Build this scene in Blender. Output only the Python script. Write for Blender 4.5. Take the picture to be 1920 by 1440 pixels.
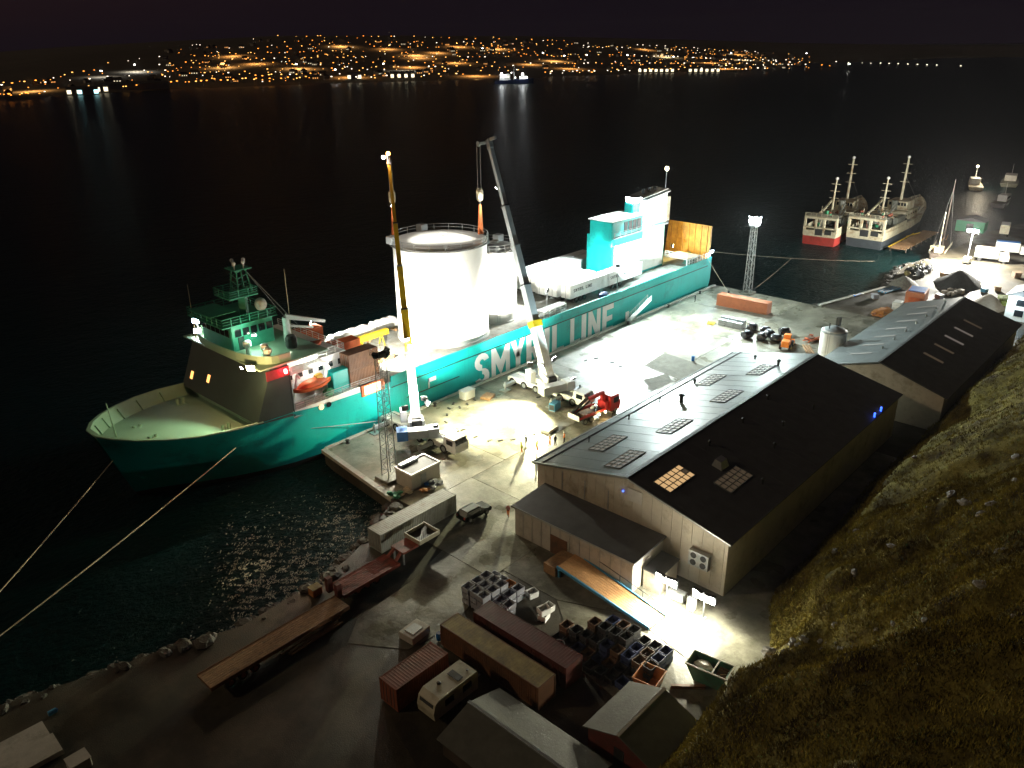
import bpy, math, random
import numpy as np
from mathutils import Vector, Matrix
random.seed(7)
RND = random.Random(11)
for o in list(bpy.data.objects):
    bpy.data.objects.remove(o)
scene = bpy.context.scene
COL = scene.collection
R = math.radians

# ---------------------------------------------------------------- camera
# x runs along the quay (ship's bow at -x), y across it (water at +y), z = 0 is the quay surface
CAM = np.array([-172.82, -94.93, 56.0])
FPX = 1500.0
_p = math.atan(640 / 1500.0); _r = R(-0.7); _a = R(90 - 47.1929)
_F = np.array([math.cos(_p) * math.cos(_a), math.cos(_p) * math.sin(_a), -math.sin(_p)])
_R0 = np.array([math.sin(_a), -math.cos(_a), 0.0]); _U0 = np.cross(_R0, _F)
_R = math.cos(_r) * _R0 + math.sin(_r) * _U0
_U = -math.sin(_r) * _R0 + math.cos(_r) * _U0
cd = bpy.data.cameras.new('camera')
cd.sensor_width = 36.0; cd.lens = 36.0 * FPX / 1920.0
cd.clip_start = 0.5; cd.clip_end = 12000
cam = bpy.data.objects.new('camera', cd); COL.objects.link(cam)
cam.matrix_world = Matrix(((_R[0], _U[0], -_F[0], CAM[0]), (_R[1], _U[1], -_F[1], CAM[1]), (_R[2], _U[2], -_F[2], CAM[2]), (0, 0, 0, 1)))
scene.camera = cam

# ---------------------------------------------------------------- night sky, warm fill sun, exposure
world = bpy.data.worlds.new('World'); scene.world = world; world.use_nodes = True
wn = world.node_tree; bg = wn.nodes['Background']
sky = wn.nodes.new('ShaderNodeTexSky'); sky.sky_type = 'NISHITA'; sky.sun_disc = False
sky.sun_elevation = R(-4.0); sky.sun_rotation = R(-60); sky.air_density = 1.0; sky.dust_density = 1.5
tint = wn.nodes.new('ShaderNodeMix'); tint.data_type = 'RGBA'; tint.blend_type = 'MULTIPLY'
tint.inputs[0].default_value = 1.0; tint.inputs[7].default_value = (1.0, 0.62, 0.62, 1)
glow = wn.nodes.new('ShaderNodeMix'); glow.data_type = 'RGBA'; glow.blend_type = 'ADD'; glow.inputs[0].default_value = 1.0
glow.inputs[7].default_value = (0.040, 0.026, 0.042, 1)      # even glow of the overcast night sky over the towns
wn.links.new(sky.outputs[0], tint.inputs[6]); wn.links.new(tint.outputs[2], glow.inputs[6]); wn.links.new(glow.outputs[2], bg.inputs[0])
bg.inputs[1].default_value = 0.11
sd = bpy.data.lights.new('fill_sun', 'SUN'); sd.energy = 0.24; sd.angle = R(4.0); sd.color = (1.0, 0.76, 0.46)  # warm sun added to fill the hill and yard
so = bpy.data.objects.new('fill_sun', sd); COL.objects.link(so)
so.rotation_euler = Vector((0.66, -0.58, -0.45)).to_track_quat('-Z', 'Y').to_euler()
vs = scene.view_settings
vs.view_transform = 'Standard'; vs.look = 'None'; vs.exposure = 0.7; vs.gamma = 1.0; vs.use_curve_mapping = False
cy = scene.cycles
cy.use_denoising = True
cy.volume_bounces = 0
cy.max_bounces = 5; cy.diffuse_bounces = 2; cy.glossy_bounces = 3; cy.transmission_bounces = 2
cy.caustics_reflective = False; cy.caustics_refractive = False
cy.sample_clamp_indirect = 4.0
cy.sample_clamp_direct = 0.0

# ---------------------------------------------------------------- pixels of the 1920 x 1440 photograph to rays
def ray(px, py):
    return (px - 960) * _R - (py - 720) * _U + FPX * _F
def atz(px, py, z=0.0):
    d = ray(px, py); t = (z - CAM[2]) / d[2]; return CAM + t * d
def aty(px, py, y):
    d = ray(px, py); t = (y - CAM[1]) / d[1]; return CAM + t * d
def atx(px, py, x):
    d = ray(px, py); t = (x - CAM[0]) / d[0]; return CAM + t * d
def atplane(px, py, p0, n):
    d = ray(px, py); p0 = np.array(p0, float); n = np.array(n, float)
    t = ((p0 - CAM) @ n) / (d @ n); return CAM + t * d
def proj(p):
    v = np.array(p, float) - CAM; k = v @ _F
    return 960 + FPX * (v @ _R) / k, 720 - FPX * (v @ _U) / k
def zfor(x, y, py):
    lo, hi = -20.0, 90.0
    for _ in range(40):
        m = (lo + hi) / 2
        if proj((x, y, m))[1] > py: lo = m
        else: hi = m
    return lo

# ---------------------------------------------------------------- materials
def nodes_of(name):
    m = bpy.data.materials.new(name); m.use_nodes = True
    return m, m.node_tree, m.node_tree.nodes['Principled BSDF']
def mat(name, col, rough=0.6, metal=0.0, var=0.25, scale=1.5, bump=0.0, bscale=8.0, dirt=None, dirt_amt=0.0, spec=0.5, rvar=0.0):
    m, nt, b = nodes_of(name)
    L = nt.links
    tc = nt.nodes.new('ShaderNodeTexCoord')
    oi = nt.nodes.new('ShaderNodeObjectInfo')
    ad = nt.nodes.new('ShaderNodeVectorMath'); ad.operation = 'MULTIPLY_ADD'
    sc = nt.nodes.new('ShaderNodeCombineXYZ')
    for i in range(3): L.new(oi.outputs['Random'], sc.inputs[i])
    L.new(sc.outputs[0], ad.inputs[0]); ad.inputs[1].default_value = (37, 53, 71); L.new(tc.outputs['Object'], ad.inputs[2])
    n = nt.nodes.new('ShaderNodeTexNoise'); n.inputs['Scale'].default_value = scale; n.inputs['Detail'].default_value = 6; n.inputs['Roughness'].default_value = 0.65
    L.new(ad.outputs[0], n.inputs['Vector'])
    rp = nt.nodes.new('ShaderNodeValToRGB')
    rp.color_ramp.elements[0].position = 0.3; rp.color_ramp.elements[1].position = 0.72
    c0 = [max(0, c * (1 - var)) for c in col]; c1 = [min(1, c * (1 + var)) for c in col]
    rp.color_ramp.elements[0].color = (*c0, 1); rp.color_ramp.elements[1].color = (*c1, 1)
    L.new(n.outputs[0], rp.inputs[0])
    out = rp.outputs[0]
    if dirt is not None:
        n2 = nt.nodes.new('ShaderNodeTexNoise'); n2.inputs['Scale'].default_value = scale * 0.45; n2.inputs['Detail'].default_value = 8; n2.inputs['Roughness'].default_value = 0.75
        L.new(ad.outputs[0], n2.inputs['Vector'])
        r2 = nt.nodes.new('ShaderNodeValToRGB'); r2.color_ramp.elements[0].position = 0.62 - dirt_amt * 0.35; r2.color_ramp.elements[1].position = 0.78 - dirt_amt * 0.3
        L.new(n2.outputs[0], r2.inputs[0])
        mx = nt.nodes.new('ShaderNodeMix'); mx.data_type = 'RGBA'
        L.new(r2.outputs[0], mx.inputs[0]); L.new(out, mx.inputs[6]); mx.inputs[7].default_value = (*dirt, 1)
        out = mx.outputs[2]
    L.new(out, b.inputs['Base Color'])
    b.inputs['Roughness'].default_value = rough; b.inputs['Metallic'].default_value = metal
    b.inputs['Specular IOR Level'].default_value = spec
    if rvar > 0:
        mr = nt.nodes.new('ShaderNodeMapRange'); mr.inputs[1].default_value = 0.3; mr.inputs[2].default_value = 0.7
        mr.inputs[3].default_value = max(0.03, rough - rvar); mr.inputs[4].default_value = min(1, rough + rvar)
        n3 = nt.nodes.new('ShaderNodeTexNoise'); n3.inputs['Scale'].default_value = scale * 0.6; n3.inputs['Detail'].default_value = 5
        L.new(ad.outputs[0], n3.inputs['Vector']); L.new(n3.outputs[0], mr.inputs[0]); L.new(mr.outputs[0], b.inputs['Roughness'])
    if bump > 0:
        nb = nt.nodes.new('ShaderNodeTexNoise'); nb.inputs['Scale'].default_value = bscale; nb.inputs['Detail'].default_value = 4
        L.new(ad.outputs[0], nb.inputs['Vector'])
        bp = nt.nodes.new('ShaderNodeBump'); bp.inputs['Strength'].default_value = bump; bp.inputs['Distance'].default_value = 0.1
        L.new(nb.outputs[0], bp.inputs['Height']); L.new(bp.outputs[0], b.inputs['Normal'])
    return m
def emat(name, col, strength, sampled=False, base=0.6):
    m, nt, b = nodes_of(name)
    b.inputs['Base Color'].default_value = (base, base, base, 1)
    b.inputs['Emission Color'].default_value = (*col, 1)
    b.inputs['Emission Strength'].default_value = strength
    if not sampled:
        m.cycles.emission_sampling = 'NONE'
    return m
M = {}
M['teal'] = mat('teal_hull_paint', (0.0, 0.38, 0.365), 0.42, 0, 0.10, 0.25, 0.15, 0.8, (0.01, 0.17, 0.16), 0.25)
def hull_mat():
    m = M['teal']; nt = m.node_tree; b = nt.nodes['Principled BSDF']; L = nt.links
    tc = nt.nodes.new('ShaderNodeTexCoord'); mp = nt.nodes.new('ShaderNodeMapping'); mp.inputs['Scale'].default_value = (1.3, 1.3, .09)
    L.new(tc.outputs['Object'], mp.inputs[0])
    n = nt.nodes.new('ShaderNodeTexNoise'); n.inputs['Scale'].default_value = .9; n.inputs['Detail'].default_value = 7; n.inputs['Roughness'].default_value = .7; L.new(mp.outputs[0], n.inputs['Vector'])
    r = nt.nodes.new('ShaderNodeValToRGB'); r.color_ramp.elements[0].position = .56; r.color_ramp.elements[1].position = .80; L.new(n.outputs[0], r.inputs[0])
    ml = nt.nodes.new('ShaderNodeMath'); ml.operation = 'MULTIPLY'; ml.inputs[1].default_value = .55; L.new(r.outputs[0], ml.inputs[0])
    mx = nt.nodes.new('ShaderNodeMix'); mx.data_type = 'RGBA'; old = b.inputs['Base Color'].links[0].from_socket
    L.new(ml.outputs[0], mx.inputs[0]); L.new(old, mx.inputs[6]); mx.inputs[7].default_value = (.03, .14, .12, 1); L.new(mx.outputs[2], b.inputs['Base Color'])
    m2 = nt.nodes.new('ShaderNodeMapping'); m2.inputs['Rotation'].default_value = (R(90), 0, 0); L.new(tc.outputs['Object'], m2.inputs[0])
    br = nt.nodes.new('ShaderNodeTexBrick'); br.inputs['Scale'].default_value = 1.0; br.inputs['Brick Width'].default_value = 7.0; br.inputs['Row Height'].default_value = 2.1; br.inputs['Mortar Size'].default_value = .03; br.inputs['Mortar Smooth'].default_value = .6
    L.new(m2.outputs[0], br.inputs['Vector'])
    bp = nt.nodes.new('ShaderNodeBump'); bp.inputs['Strength'].default_value = .35; bp.inputs['Distance'].default_value = .05; L.new(br.outputs['Fac'], bp.inputs['Height'])
    ob = b.inputs['Normal'].links[0].from_socket; L.new(ob, bp.inputs['Normal']); L.new(bp.outputs[0], b.inputs['Normal'])
hull_mat()
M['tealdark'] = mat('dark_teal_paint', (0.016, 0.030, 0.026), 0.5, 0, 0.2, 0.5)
M['black'] = mat('boot_top_black', (0.014, 0.015, 0.015), 0.6)
M['white'] = mat('white_paint', (0.74, 0.75, 0.73), 0.45, 0, 0.08, 0.8, 0, 8, (0.50, 0.47, 0.41), 0.2)
M['letter'] = mat('white_lettering', (0.70, 0.74, 0.73), 0.5, 0, 0.05, 1)
M['tankwhite'] = mat('tank_white', (0.66, 0.66, 0.63), 0.4, 0, 0.06, 0.3, 0, 8, (0.50, 0.48, 0.43), 0.15)
M['deck'] = mat('ship_deck', (0.30, 0.31, 0.28), 0.55, 0, 0.25, 0.6, 0.2, 3, (0.17, 0.15, 0.12), 0.4)
M['foredeck'] = mat('pale_green_foredeck', (0.27, 0.40, 0.29), 0.5, 0, 0.08, 0.3)
M['greensteel'] = mat('green_mast_paint', (0.03, 0.24, 0.16), 0.5, 0, 0.15, 1)
M['steel'] = mat('grey_steel', (0.30, 0.32, 0.33), 0.45, 0.3, 0.2, 2)
M['galv'] = mat('galvanised_steel', (0.42, 0.44, 0.44), 0.4, 0.6, 0.15, 4)
M['darksteel'] = mat('dark_steel', (0.035, 0.036, 0.038), 0.5, 0.3, 0.3, 2)
M['rubber'] = mat('black_rubber', (0.012, 0.012, 0.012), 0.75)
M['glass'] = mat('dark_glass', (0.012, 0.016, 0.02), 0.08, 0, 0.1, 1)
M['yellow'] = mat('crane_yellow', (0.62, 0.42, 0.015), 0.4, 0, 0.12, 1, 0, 8, (0.25, 0.16, 0.03), 0.15)
M['boomgrey'] = mat('boom_grey', (0.42, 0.46, 0.48), 0.38, 0.2, 0.1, 1)
M['cwgrey'] = mat('counterweight_grey', (0.33, 0.36, 0.38), 0.5, 0, 0.15, 1)
M['blue'] = mat('blue_paint', (0.02, 0.16, 0.52), 0.45, 0, 0.12, 1)
M['skyblue'] = mat('sky_blue_rail', (0.08, 0.30, 0.50), 0.45, 0, 0.12, 1)
M['orange'] = mat('orange_red_paint', (0.58, 0.115, 0.03), 0.5, 0, 0.15, 1, 0, 8, (0.30, 0.08, 0.03), 0.25)
M['contorange'] = mat('container_orange', (0.52, 0.17, 0.075), 0.55, 0, 0.12, 0.8, 0, 8, (0.33, 0.12, 0.06), 0.2)
M['contbrown'] = mat('container_brown', (0.17, 0.075, 0.035), 0.6, 0, 0.25, 0.9, 0, 8, (0.09, 0.05, 0.03), 0.4)
M['contmaroon'] = mat('container_maroon', (0.125, 0.028, 0.024), 0.6, 0, 0.2, 1, 0, 8, (0.07, 0.03, 0.02), 0.4)
M['contrust'] = mat('container_rust_red', (0.23, 0.062, 0.032), 0.65, 0, 0.25, 1, 0, 8, (0.10, 0.04, 0.02), 0.4)
M['contgrey'] = mat('container_grey_white', (0.40, 0.42, 0.38), 0.55, 0, 0.12, 0.8, 0, 8, (0.24, 0.22, 0.16), 0.4)
M['contyellow'] = mat('weathered_yellow_roof', (0.37, 0.30, 0.12), 0.7, 0, 0.25, 1.2, 0.2, 10, (0.20, 0.17, 0.10), 0.45)
M['red'] = mat('truck_red', (0.42, 0.022, 0.02), 0.35, 0, 0.15, 1)
M['redrust'] = mat('rusty_red_trailer', (0.27, 0.055, 0.035), 0.6, 0, 0.3, 1.2, 0, 8, (0.10, 0.035, 0.02), 0.4)
M['wood'] = mat('weathered_timber', (0.33, 0.19, 0.09), 0.75, 0, 0.3, 2, 0.3, 12, (0.14, 0.09, 0.05), 0.3)
M['woodramp'] = mat('ramp_timber', (0.52, 0.28, 0.12), 0.7, 0, 0.2, 2.5, 0.2, 14)
M['cream'] = mat('cream_wall', (0.46, 0.41, 0.33), 0.65, 0, 0.1, 0.7, 0.1, 6, (0.27, 0.23, 0.17), 0.3)
M['plaster'] = mat('pale_plaster', (0.48, 0.45, 0.40), 0.7, 0, 0.12, 0.8, 0.15, 8, (0.28, 0.26, 0.22), 0.3)
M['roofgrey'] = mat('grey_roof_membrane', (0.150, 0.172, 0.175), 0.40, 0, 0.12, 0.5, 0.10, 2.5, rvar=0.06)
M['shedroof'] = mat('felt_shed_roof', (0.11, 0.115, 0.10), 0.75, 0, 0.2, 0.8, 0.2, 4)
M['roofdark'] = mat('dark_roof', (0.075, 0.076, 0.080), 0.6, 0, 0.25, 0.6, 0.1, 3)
M['concrete'] = mat('wet_quay_concrete', (0.25, 0.235, 0.185), 0.36, 0, 0.30, 0.30, 0.25, 3.5, (0.085, 0.082, 0.06), 0.52, rvar=0.24)
M['concrete2'] = mat('wet_yard_concrete', (0.21, 0.205, 0.165), 0.42, 0, 0.34, 0.35, 0.3, 3, (0.075, 0.072, 0.05), 0.58, rvar=0.24)
M['yard'] = mat('gravel_yard', (0.066, 0.055, 0.036), 0.6, 0, 0.5, 0.22, 0.35, 9, (0.026, 0.024, 0.016), 0.55, rvar=0.3)
M['patch'] = mat('dark_quay_patch', (0.13, 0.122, 0.095), 0.8, 0, 0.3, 0.8, 0.3, 5, spec=0.2)
M['coping'] = mat('quay_coping', (0.46, 0.45, 0.40), 0.55, 0, 0.2, 1.2, 0.2, 6)
M['wall'] = mat('quay_wall', (0.10, 0.095, 0.08), 0.7, 0, 0.4, 0.8, 0.5, 3)
M['rock'] = mat('shore_rock', (0.055, 0.048, 0.038), 0.75, 0, 0.45, 1.2, 0.7, 5)
M['scree'] = mat('pale_scree', (0.26, 0.25, 0.23), 0.8, 0, 0.4, 2, 0.6, 6)
M['hill'] = mat('hill_turf', (0.150, 0.125, 0.034), 0.95, 0, 0.6, 0.5, 0.9, 4.0, (0.028, 0.018, 0.010), 0.5, spec=0.05)
M['grass'] = mat('rough_grass', (0.270, 0.225, 0.050), 0.9, 0, 0.6, 0.35, dirt=(0.045, 0.028, 0.012), dirt_amt=0.5, spec=0.05)
M['farhill'] = mat('far_hillside', (0.055, 0.045, 0.03), 0.95, 0, 0.4, 0.006)
M['skin'] = mat('skin', (0.42, 0.26, 0.19), 0.6)
M['hivis'] = mat('orange_hi_vis_cloth', (0.75, 0.20, 0.02), 0.7)
M['hivisy'] = mat('yellow_hi_vis_cloth', (0.62, 0.62, 0.05), 0.7)
M['navy'] = mat('dark_work_trousers', (0.02, 0.022, 0.03), 0.8)
M['helmet'] = mat('helmet_white', (0.75, 0.75, 0.7), 0.35)
M['helmety'] = mat('helmet_yellow', (0.75, 0.6, 0.06), 0.35)
M['redcloth'] = mat('dark_red_jacket', (0.22, 0.03, 0.025), 0.8)
M['car'] = mat('dark_car_paint', (0.02, 0.024, 0.024), 0.25, 0.3, 0.1, 1)
M['carsilver'] = mat('silver_car_paint', (0.32, 0.35, 0.34), 0.3, 0.5, 0.1, 1)
M['bale'] = mat('black_wrap', (0.016, 0.017, 0.019), 0.22, 0, 0.3, 3, 0.8, 5)
M['tubgrey'] = mat('tub_grey', (0.36, 0.37, 0.42), 0.5, 0, 0.2, 2)
M['tubblue'] = mat('tub_dark_blue', (0.03, 0.045, 0.13), 0.5, 0, 0.25, 2)
M['tubblack'] = mat('tub_black', (0.035, 0.035, 0.04), 0.55, 0, 0.3, 2)
M['tubbrown'] = mat('tub_brown', (0.13, 0.075, 0.045), 0.55, 0, 0.25, 2)
M['tuborange'] = mat('tub_orange', (0.42, 0.16, 0.04), 0.5, 0, 0.2, 2)
M['green'] = mat('dark_green_skip', (0.03, 0.12, 0.085), 0.5, 0, 0.25, 1.5, 0, 8, (0.05, 0.04, 0.03), 0.3)
M['netgreen'] = mat('green_cladding', (0.04, 0.26, 0.13), 0.6, 0, 0.2, 0.8)
M['lime'] = mat('lime_green_paint', (0.28, 0.38, 0.10), 0.5, 0, 0.15, 1)
M['gravel'] = mat('gravel_heap', (0.22, 0.21, 0.18), 0.85, 0, 0.35, 2, 0.7, 6)
M['soil'] = mat('black_heap', (0.035, 0.037, 0.035), 0.8, 0, 0.4, 1, 0.7, 5)
M['sand'] = mat('sand_heap', (0.34, 0.30, 0.25), 0.85, 0, 0.2, 1.5, 0.5, 6)
M['amber'] = mat('ramp_door_amber', (0.40, 0.22, 0.035), 0.55, 0, 0.35, 0.7, 0.2, 3, (0.22, 0.10, 0.02), 0.4)
M['hullred'] = mat('trawler_red', (0.36, 0.038, 0.03), 0.5, 0, 0.2, 0.6, 0, 8, (0.20, 0.03, 0.02), 0.3)
M['hullnavy'] = mat('trawler_slate', (0.045, 0.055, 0.065), 0.5, 0, 0.2, 0.6)
M['trawlwhite'] = mat('trawler_cream', (0.55, 0.52, 0.38), 0.55, 0, 0.2, 0.8, 0, 8, (0.28, 0.15, 0.05), 0.35)
M['trawlgrey'] = mat('trawler_grey_gear', (0.20, 0.21, 0.18), 0.6, 0, 0.35, 1.2)
M['rope'] = mat('mooring_rope', (0.50, 0.40, 0.28), 0.8, 0, 0.2, 3)
M['wire'] = mat('wire_rope', (0.22, 0.22, 0.22), 0.5, 0.4, 0.1, 2)
M['sling'] = mat('orange_round_sling', (0.75, 0.20, 0.06), 0.7, 0, 0.15, 2)
M['darkwood'] = mat('dark_boat_wood', (0.06, 0.045, 0.035), 0.6, 0, 0.3, 1)
M['roofred'] = mat('far_roof', (0.05, 0.045, 0.045), 0.8)
M['farwall'] = mat('far_house_wall', (0.30, 0.27, 0.24), 0.8)
M['canvas'] = mat('beige_caravan', (0.50, 0.47, 0.36), 0.5, 0, 0.1, 1, 0, 8, (0.28, 0.26, 0.17), 0.3)
# lit lamps, windows
E_ = {}
E_['cool'] = emat('cool_white_lamp', (0.86, 0.95, 1.0), 55)
E_['white'] = emat('white_lamp', (1.0, 0.98, 0.9), 45)
E_['warm'] = emat('warm_lamp', (1.0, 0.82, 0.5), 45)
E_['blue'] = emat('bluish_lamp', (0.55, 0.75, 1.0), 40)
E_['red'] = emat('red_lamp', (1.0, 0.05, 0.06), 25)
E_['orange'] = emat('orange_lamp', (1.0, 0.32, 0.06), 25)
E_['sodium'] = emat('sodium_street_lamp', (1.0, 0.30, 0.035), 2.6)
E_['amberst'] = emat('amber_street_lamp', (1.0, 0.47, 0.10), 2.6)
E_['whitest'] = emat('white_street_lamp', (1.0, 0.86, 0.64), 2.6)
E_['flood'] = emat('distant_floodlight', (1.0, 0.97, 0.88), 10)
E_['win'] = emat('lit_window_orange', (1.0, 0.40, 0.10), 1.6)
E_['winw'] = emat('lit_window_white', (1.0, 0.85, 0.55), 1.4)
E_['wincyan'] = emat('lit_window_cyan', (0.45, 0.95, 1.0), 2.0)
E_['skylit'] = emat('lit_skylight', (1.0, 0.62, 0.28), 0.42, base=.06)
E_['skydim'] = emat('dim_skylight', (0.9, 0.62, 0.36), 0.03, base=.30)
E_['skypale'] = emat('pale_skylight', (1.0, 0.85, 0.75), 0.07, base=.36)  # weak glow put in for light reflected off the panes
E_['bluelamp'] = emat('small_blue_lamp', (0.02, 0.10, 1.0), 2.5)

# ---------------------------------------------------------------- mesh builder
class MB:
    def __init__(s): s.v = []; s.f = []
    def add(s, vs, fs):
        b = len(s.v); s.v += [tuple(map(float, p)) for p in vs]; s.f += [tuple(i + b for i in f) for f in fs]; return s
    def box(s, x0, y0, z0, x1, y1, z1):
        return s.add([(x0, y0, z0), (x1, y0, z0), (x1, y1, z0), (x0, y1, z0), (x0, y0, z1), (x1, y0, z1), (x1, y1, z1), (x0, y1, z1)],
                     [(3, 2, 1, 0), (4, 5, 6, 7), (0, 1, 5, 4), (1, 2, 6, 5), (2, 3, 7, 6), (3, 0, 4, 7)])
    def bbox(s, x0, y0, z0, x1, y1, z1, c=0.05):
        # box whose four upright edges and top rim are chamfered
        def ring(z, i):
            a, b, d, e = x0 + i, y0 + i, x1 - i, y1 - i
            return [(a + c, b, z), (d - c, b, z), (d, b + c, z), (d, e - c, z), (d - c, e, z), (a + c, e, z), (a, e - c, z), (a, b + c, z)]
        rs = [ring(z0, 0), ring(z1 - c, 0), ring(z1, c)]
        return s.loft(rs, True, True)
    def loft(s, rings, cap0=True, cap1=True, closed=True):
        n = len(rings[0]); vs = [p for r in rings for p in r]; fs = []
        for i in range(len(rings) - 1):
            for j in range(n if closed else n - 1):
                k = (j + 1) % n
                fs.append((i * n + j, i * n + k, (i + 1) * n + k, (i + 1) * n + j))
        if cap0: fs.append(tuple(range(n))[::-1])
        if cap1: fs.append(tuple((len(rings) - 1) * n + j for j in range(n)))
        return s.add(vs, fs)
    def bar(s, p, q, r, r2=None, n=6):
        p = Vector(p); q = Vector(q); d = q - p
        if d.length < 1e-6: return s
        d.normalize(); u = d.orthogonal().normalized(); w = d.cross(u); r2 = r if r2 is None else r2
        r0 = [p + (u * math.cos(2 * math.pi * k / n) + w * math.sin(2 * math.pi * k / n)) * r for k in range(n)]
        r1 = [q + (u * math.cos(2 * math.pi * k / n) + w * math.sin(2 * math.pi * k / n)) * r2 for k in range(n)]
        return s.loft([r0, r1])
    def beam(s, p, q, w, h, w2=None, h2=None, up=(0, 0, 1)):
        p = Vector(p); q = Vector(q); d = (q - p).normalized(); x = d.cross(Vector(up))
        if x.length < 1e-4: x = d.orthogonal()
        x.normalize(); y = x.cross(d); w2 = w if w2 is None else w2; h2 = h if h2 is None else h2
        rg = lambda c, a, b: [c + x * a / 2 * i + y * b / 2 * j for i, j in ((-1, -1), (1, -1), (1, 1), (-1, 1))]
        return s.loft([rg(p, w, h), rg(q, w2, h2)])
    def path(s, pts, r, n=5):
        pts = [Vector(p) for p in pts]; rings = []
        for i, p in enumerate(pts):
            d = (pts[min(i + 1, len(pts) - 1)] - pts[max(i - 1, 0)]).normalized()
            u = d.cross(Vector((0, 0, 1)))
            if u.length < 1e-3: u = Vector((1, 0, 0))
            u.normalize(); w = d.cross(u)
            rings.append([p + (u * math.cos(2 * math.pi * k / n) + w * math.sin(2 * math.pi * k / n)) * r for k in range(n)])
        return s.loft(rings)
    def lathe(s, c, prof, n=24, cap0=True, cap1=True):
        cx, cy, cz = c
        return s.loft([[(cx + r * math.cos(2 * math.pi * k / n), cy + r * math.sin(2 * math.pi * k / n), cz + z) for k in range(n)] for r, z in prof], cap0, cap1)
    def disc(s, c, axis, r, t, n=14):
        c = Vector(c); a = Vector(axis).normalized(); return s.bar(c - a * t / 2, c + a * t / 2, r, r, n)
    def prism(s, poly, z0, z1):
        return s.loft([[(x, y, z0) for x, y in poly], [(x, y, z1) for x, y in poly]])
    def extr(s, poly, axis, a, b):
        # polygon of (u, v) pushed along x or y between a and b
        f = (lambda t: [(t, u, v) for u, v in poly]) if axis == 'x' else (lambda t: [(u, t, v) for u, v in poly])
        return s.loft([f(a), f(b)])
    def blob(s, c, rx, ry, rz, n=8, m=5, jit=0.0, rnd=RND):
        rings = []
        for i in range(1, m):
            th = math.pi * i / m
            rings.append([(c[0] + rx * math.sin(th) * math.cos(2 * math.pi * k / n) * (1 + rnd.uniform(-jit, jit)),
                           c[1] + ry * math.sin(th) * math.sin(2 * math.pi * k / n) * (1 + rnd.uniform(-jit, jit)),
                           c[2] - rz * math.cos(th) * (1 + rnd.uniform(-jit, jit))) for k in range(n)])
        return s.loft(rings)
    def mesh(s, name):
        me = bpy.data.meshes.new(name); me.from_pydata(s.v, [], s.f); me.update(); return me
    def build(s, name, m, parent=None, smooth=False, loc=None, rz=0.0):
        me = s.mesh(name); me.materials.append(m)
        import bmesh as _b
        bm = _b.new(); bm.from_mesh(me); _b.ops.recalc_face_normals(bm, faces=bm.faces); bm.to_mesh(me); bm.free()
        if smooth:
            me.polygons.foreach_set('use_smooth', [True] * len(me.polygons))
            me.set_sharp_from_angle(angle=R(40))
        o = bpy.data.objects.new(name, me); COL.objects.link(o)
        if parent is not None: o.parent = parent
        if loc is not None: o.location = loc
        o.rotation_euler[2] = rz
        return o
def link(name, me, parent=None, loc=(0, 0, 0), rz=0.0):
    o = bpy.data.objects.new(name, me); COL.objects.link(o); o.parent = parent
    o.location = loc; o.rotation_euler[2] = rz; return o
def tag(o, label=None, cat=None, group=None, kind=None):
    if label: o['label'] = label
    if cat: o['category'] = cat
    if group: o['group'] = group
    if kind: o['kind'] = kind
    return o
def thing(name, label, cat, loc=(0, 0, 0), rz=0.0, group=None):
    o = bpy.data.objects.new(name, None); COL.objects.link(o); o.empty_display_size = 0.3
    o.location = loc; o.rotation_euler[2] = rz
    return tag(o, label, cat, group)
def copy_tree(o, parent=None):
    c = o.copy(); COL.objects.link(c); c.parent = parent
    for ch in list(o.children): copy_tree(ch, c)
    return c
def struct(mb, name, m, parent=None, **k):
    o = mb.build(name, m, parent, **k); o['kind'] = 'structure'; return o
def light(kind, name, loc, watts, col, parent=None, size=0.3, target=None, angle=120, blend=0.5):
    d = bpy.data.lights.new(name, kind); d.energy = watts; d.color = col
    if kind in ('POINT', 'SPOT'): d.shadow_soft_size = size
    if kind == 'SPOT': d.spot_size = R(angle); d.spot_blend = blend
    o = bpy.data.objects.new(name, d); COL.objects.link(o); o.parent = parent; o.location = loc
    if target is not None:
        base = Vector(loc) + (parent.location if parent is not None else Vector())
        o.rotation_euler = (Vector(target) - base).to_track_quat('-Z', 'Y').to_euler()
    return o
COOL = (0.74, 0.97, 0.98); WARM = (1.0, 0.84, 0.52); WHITE = (1.0, 0.97, 0.86)

# ================================================================ THE SETTING
# ---- water
wm, wt, wb = nodes_of('harbour_water')
wb.inputs['Base Color'].default_value = (0.0010, 0.0125, 0.0130, 1); wb.inputs['Roughness'].default_value = 0.30
wb.inputs['IOR'].default_value = 1.33; wb.inputs['Specular IOR Level'].default_value = 0.09
_tc = wt.nodes.new('ShaderNodeTexCoord')
def _wave(scale, det):
    n = wt.nodes.new('ShaderNodeTexNoise'); n.inputs['Scale'].default_value = scale; n.inputs['Detail'].default_value = det; n.inputs['Roughness'].default_value = 0.6
    mp = wt.nodes.new('ShaderNodeMapping'); mp.inputs['Scale'].default_value = (1.0, 1.5, 1.0); mp.inputs['Rotation'].default_value = (0, 0, R(25))
    wt.links.new(_tc.outputs['Object'], mp.inputs[0]); wt.links.new(mp.outputs[0], n.inputs['Vector']); return n
_n1 = _wave(0.9, 5); _n2 = _wave(0.16, 3)
_b1 = wt.nodes.new('ShaderNodeBump'); _b1.inputs['Strength'].default_value = 0.9; _b1.inputs['Distance'].default_value = 0.70
_b2 = wt.nodes.new('ShaderNodeBump'); _b2.inputs['Strength'].default_value = 0.5; _b2.inputs['Distance'].default_value = 1.6
wt.links.new(_n1.outputs[0], _b1.inputs['Height']); wt.links.new(_n2.outputs[0], _b2.inputs['Height'])
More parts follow.
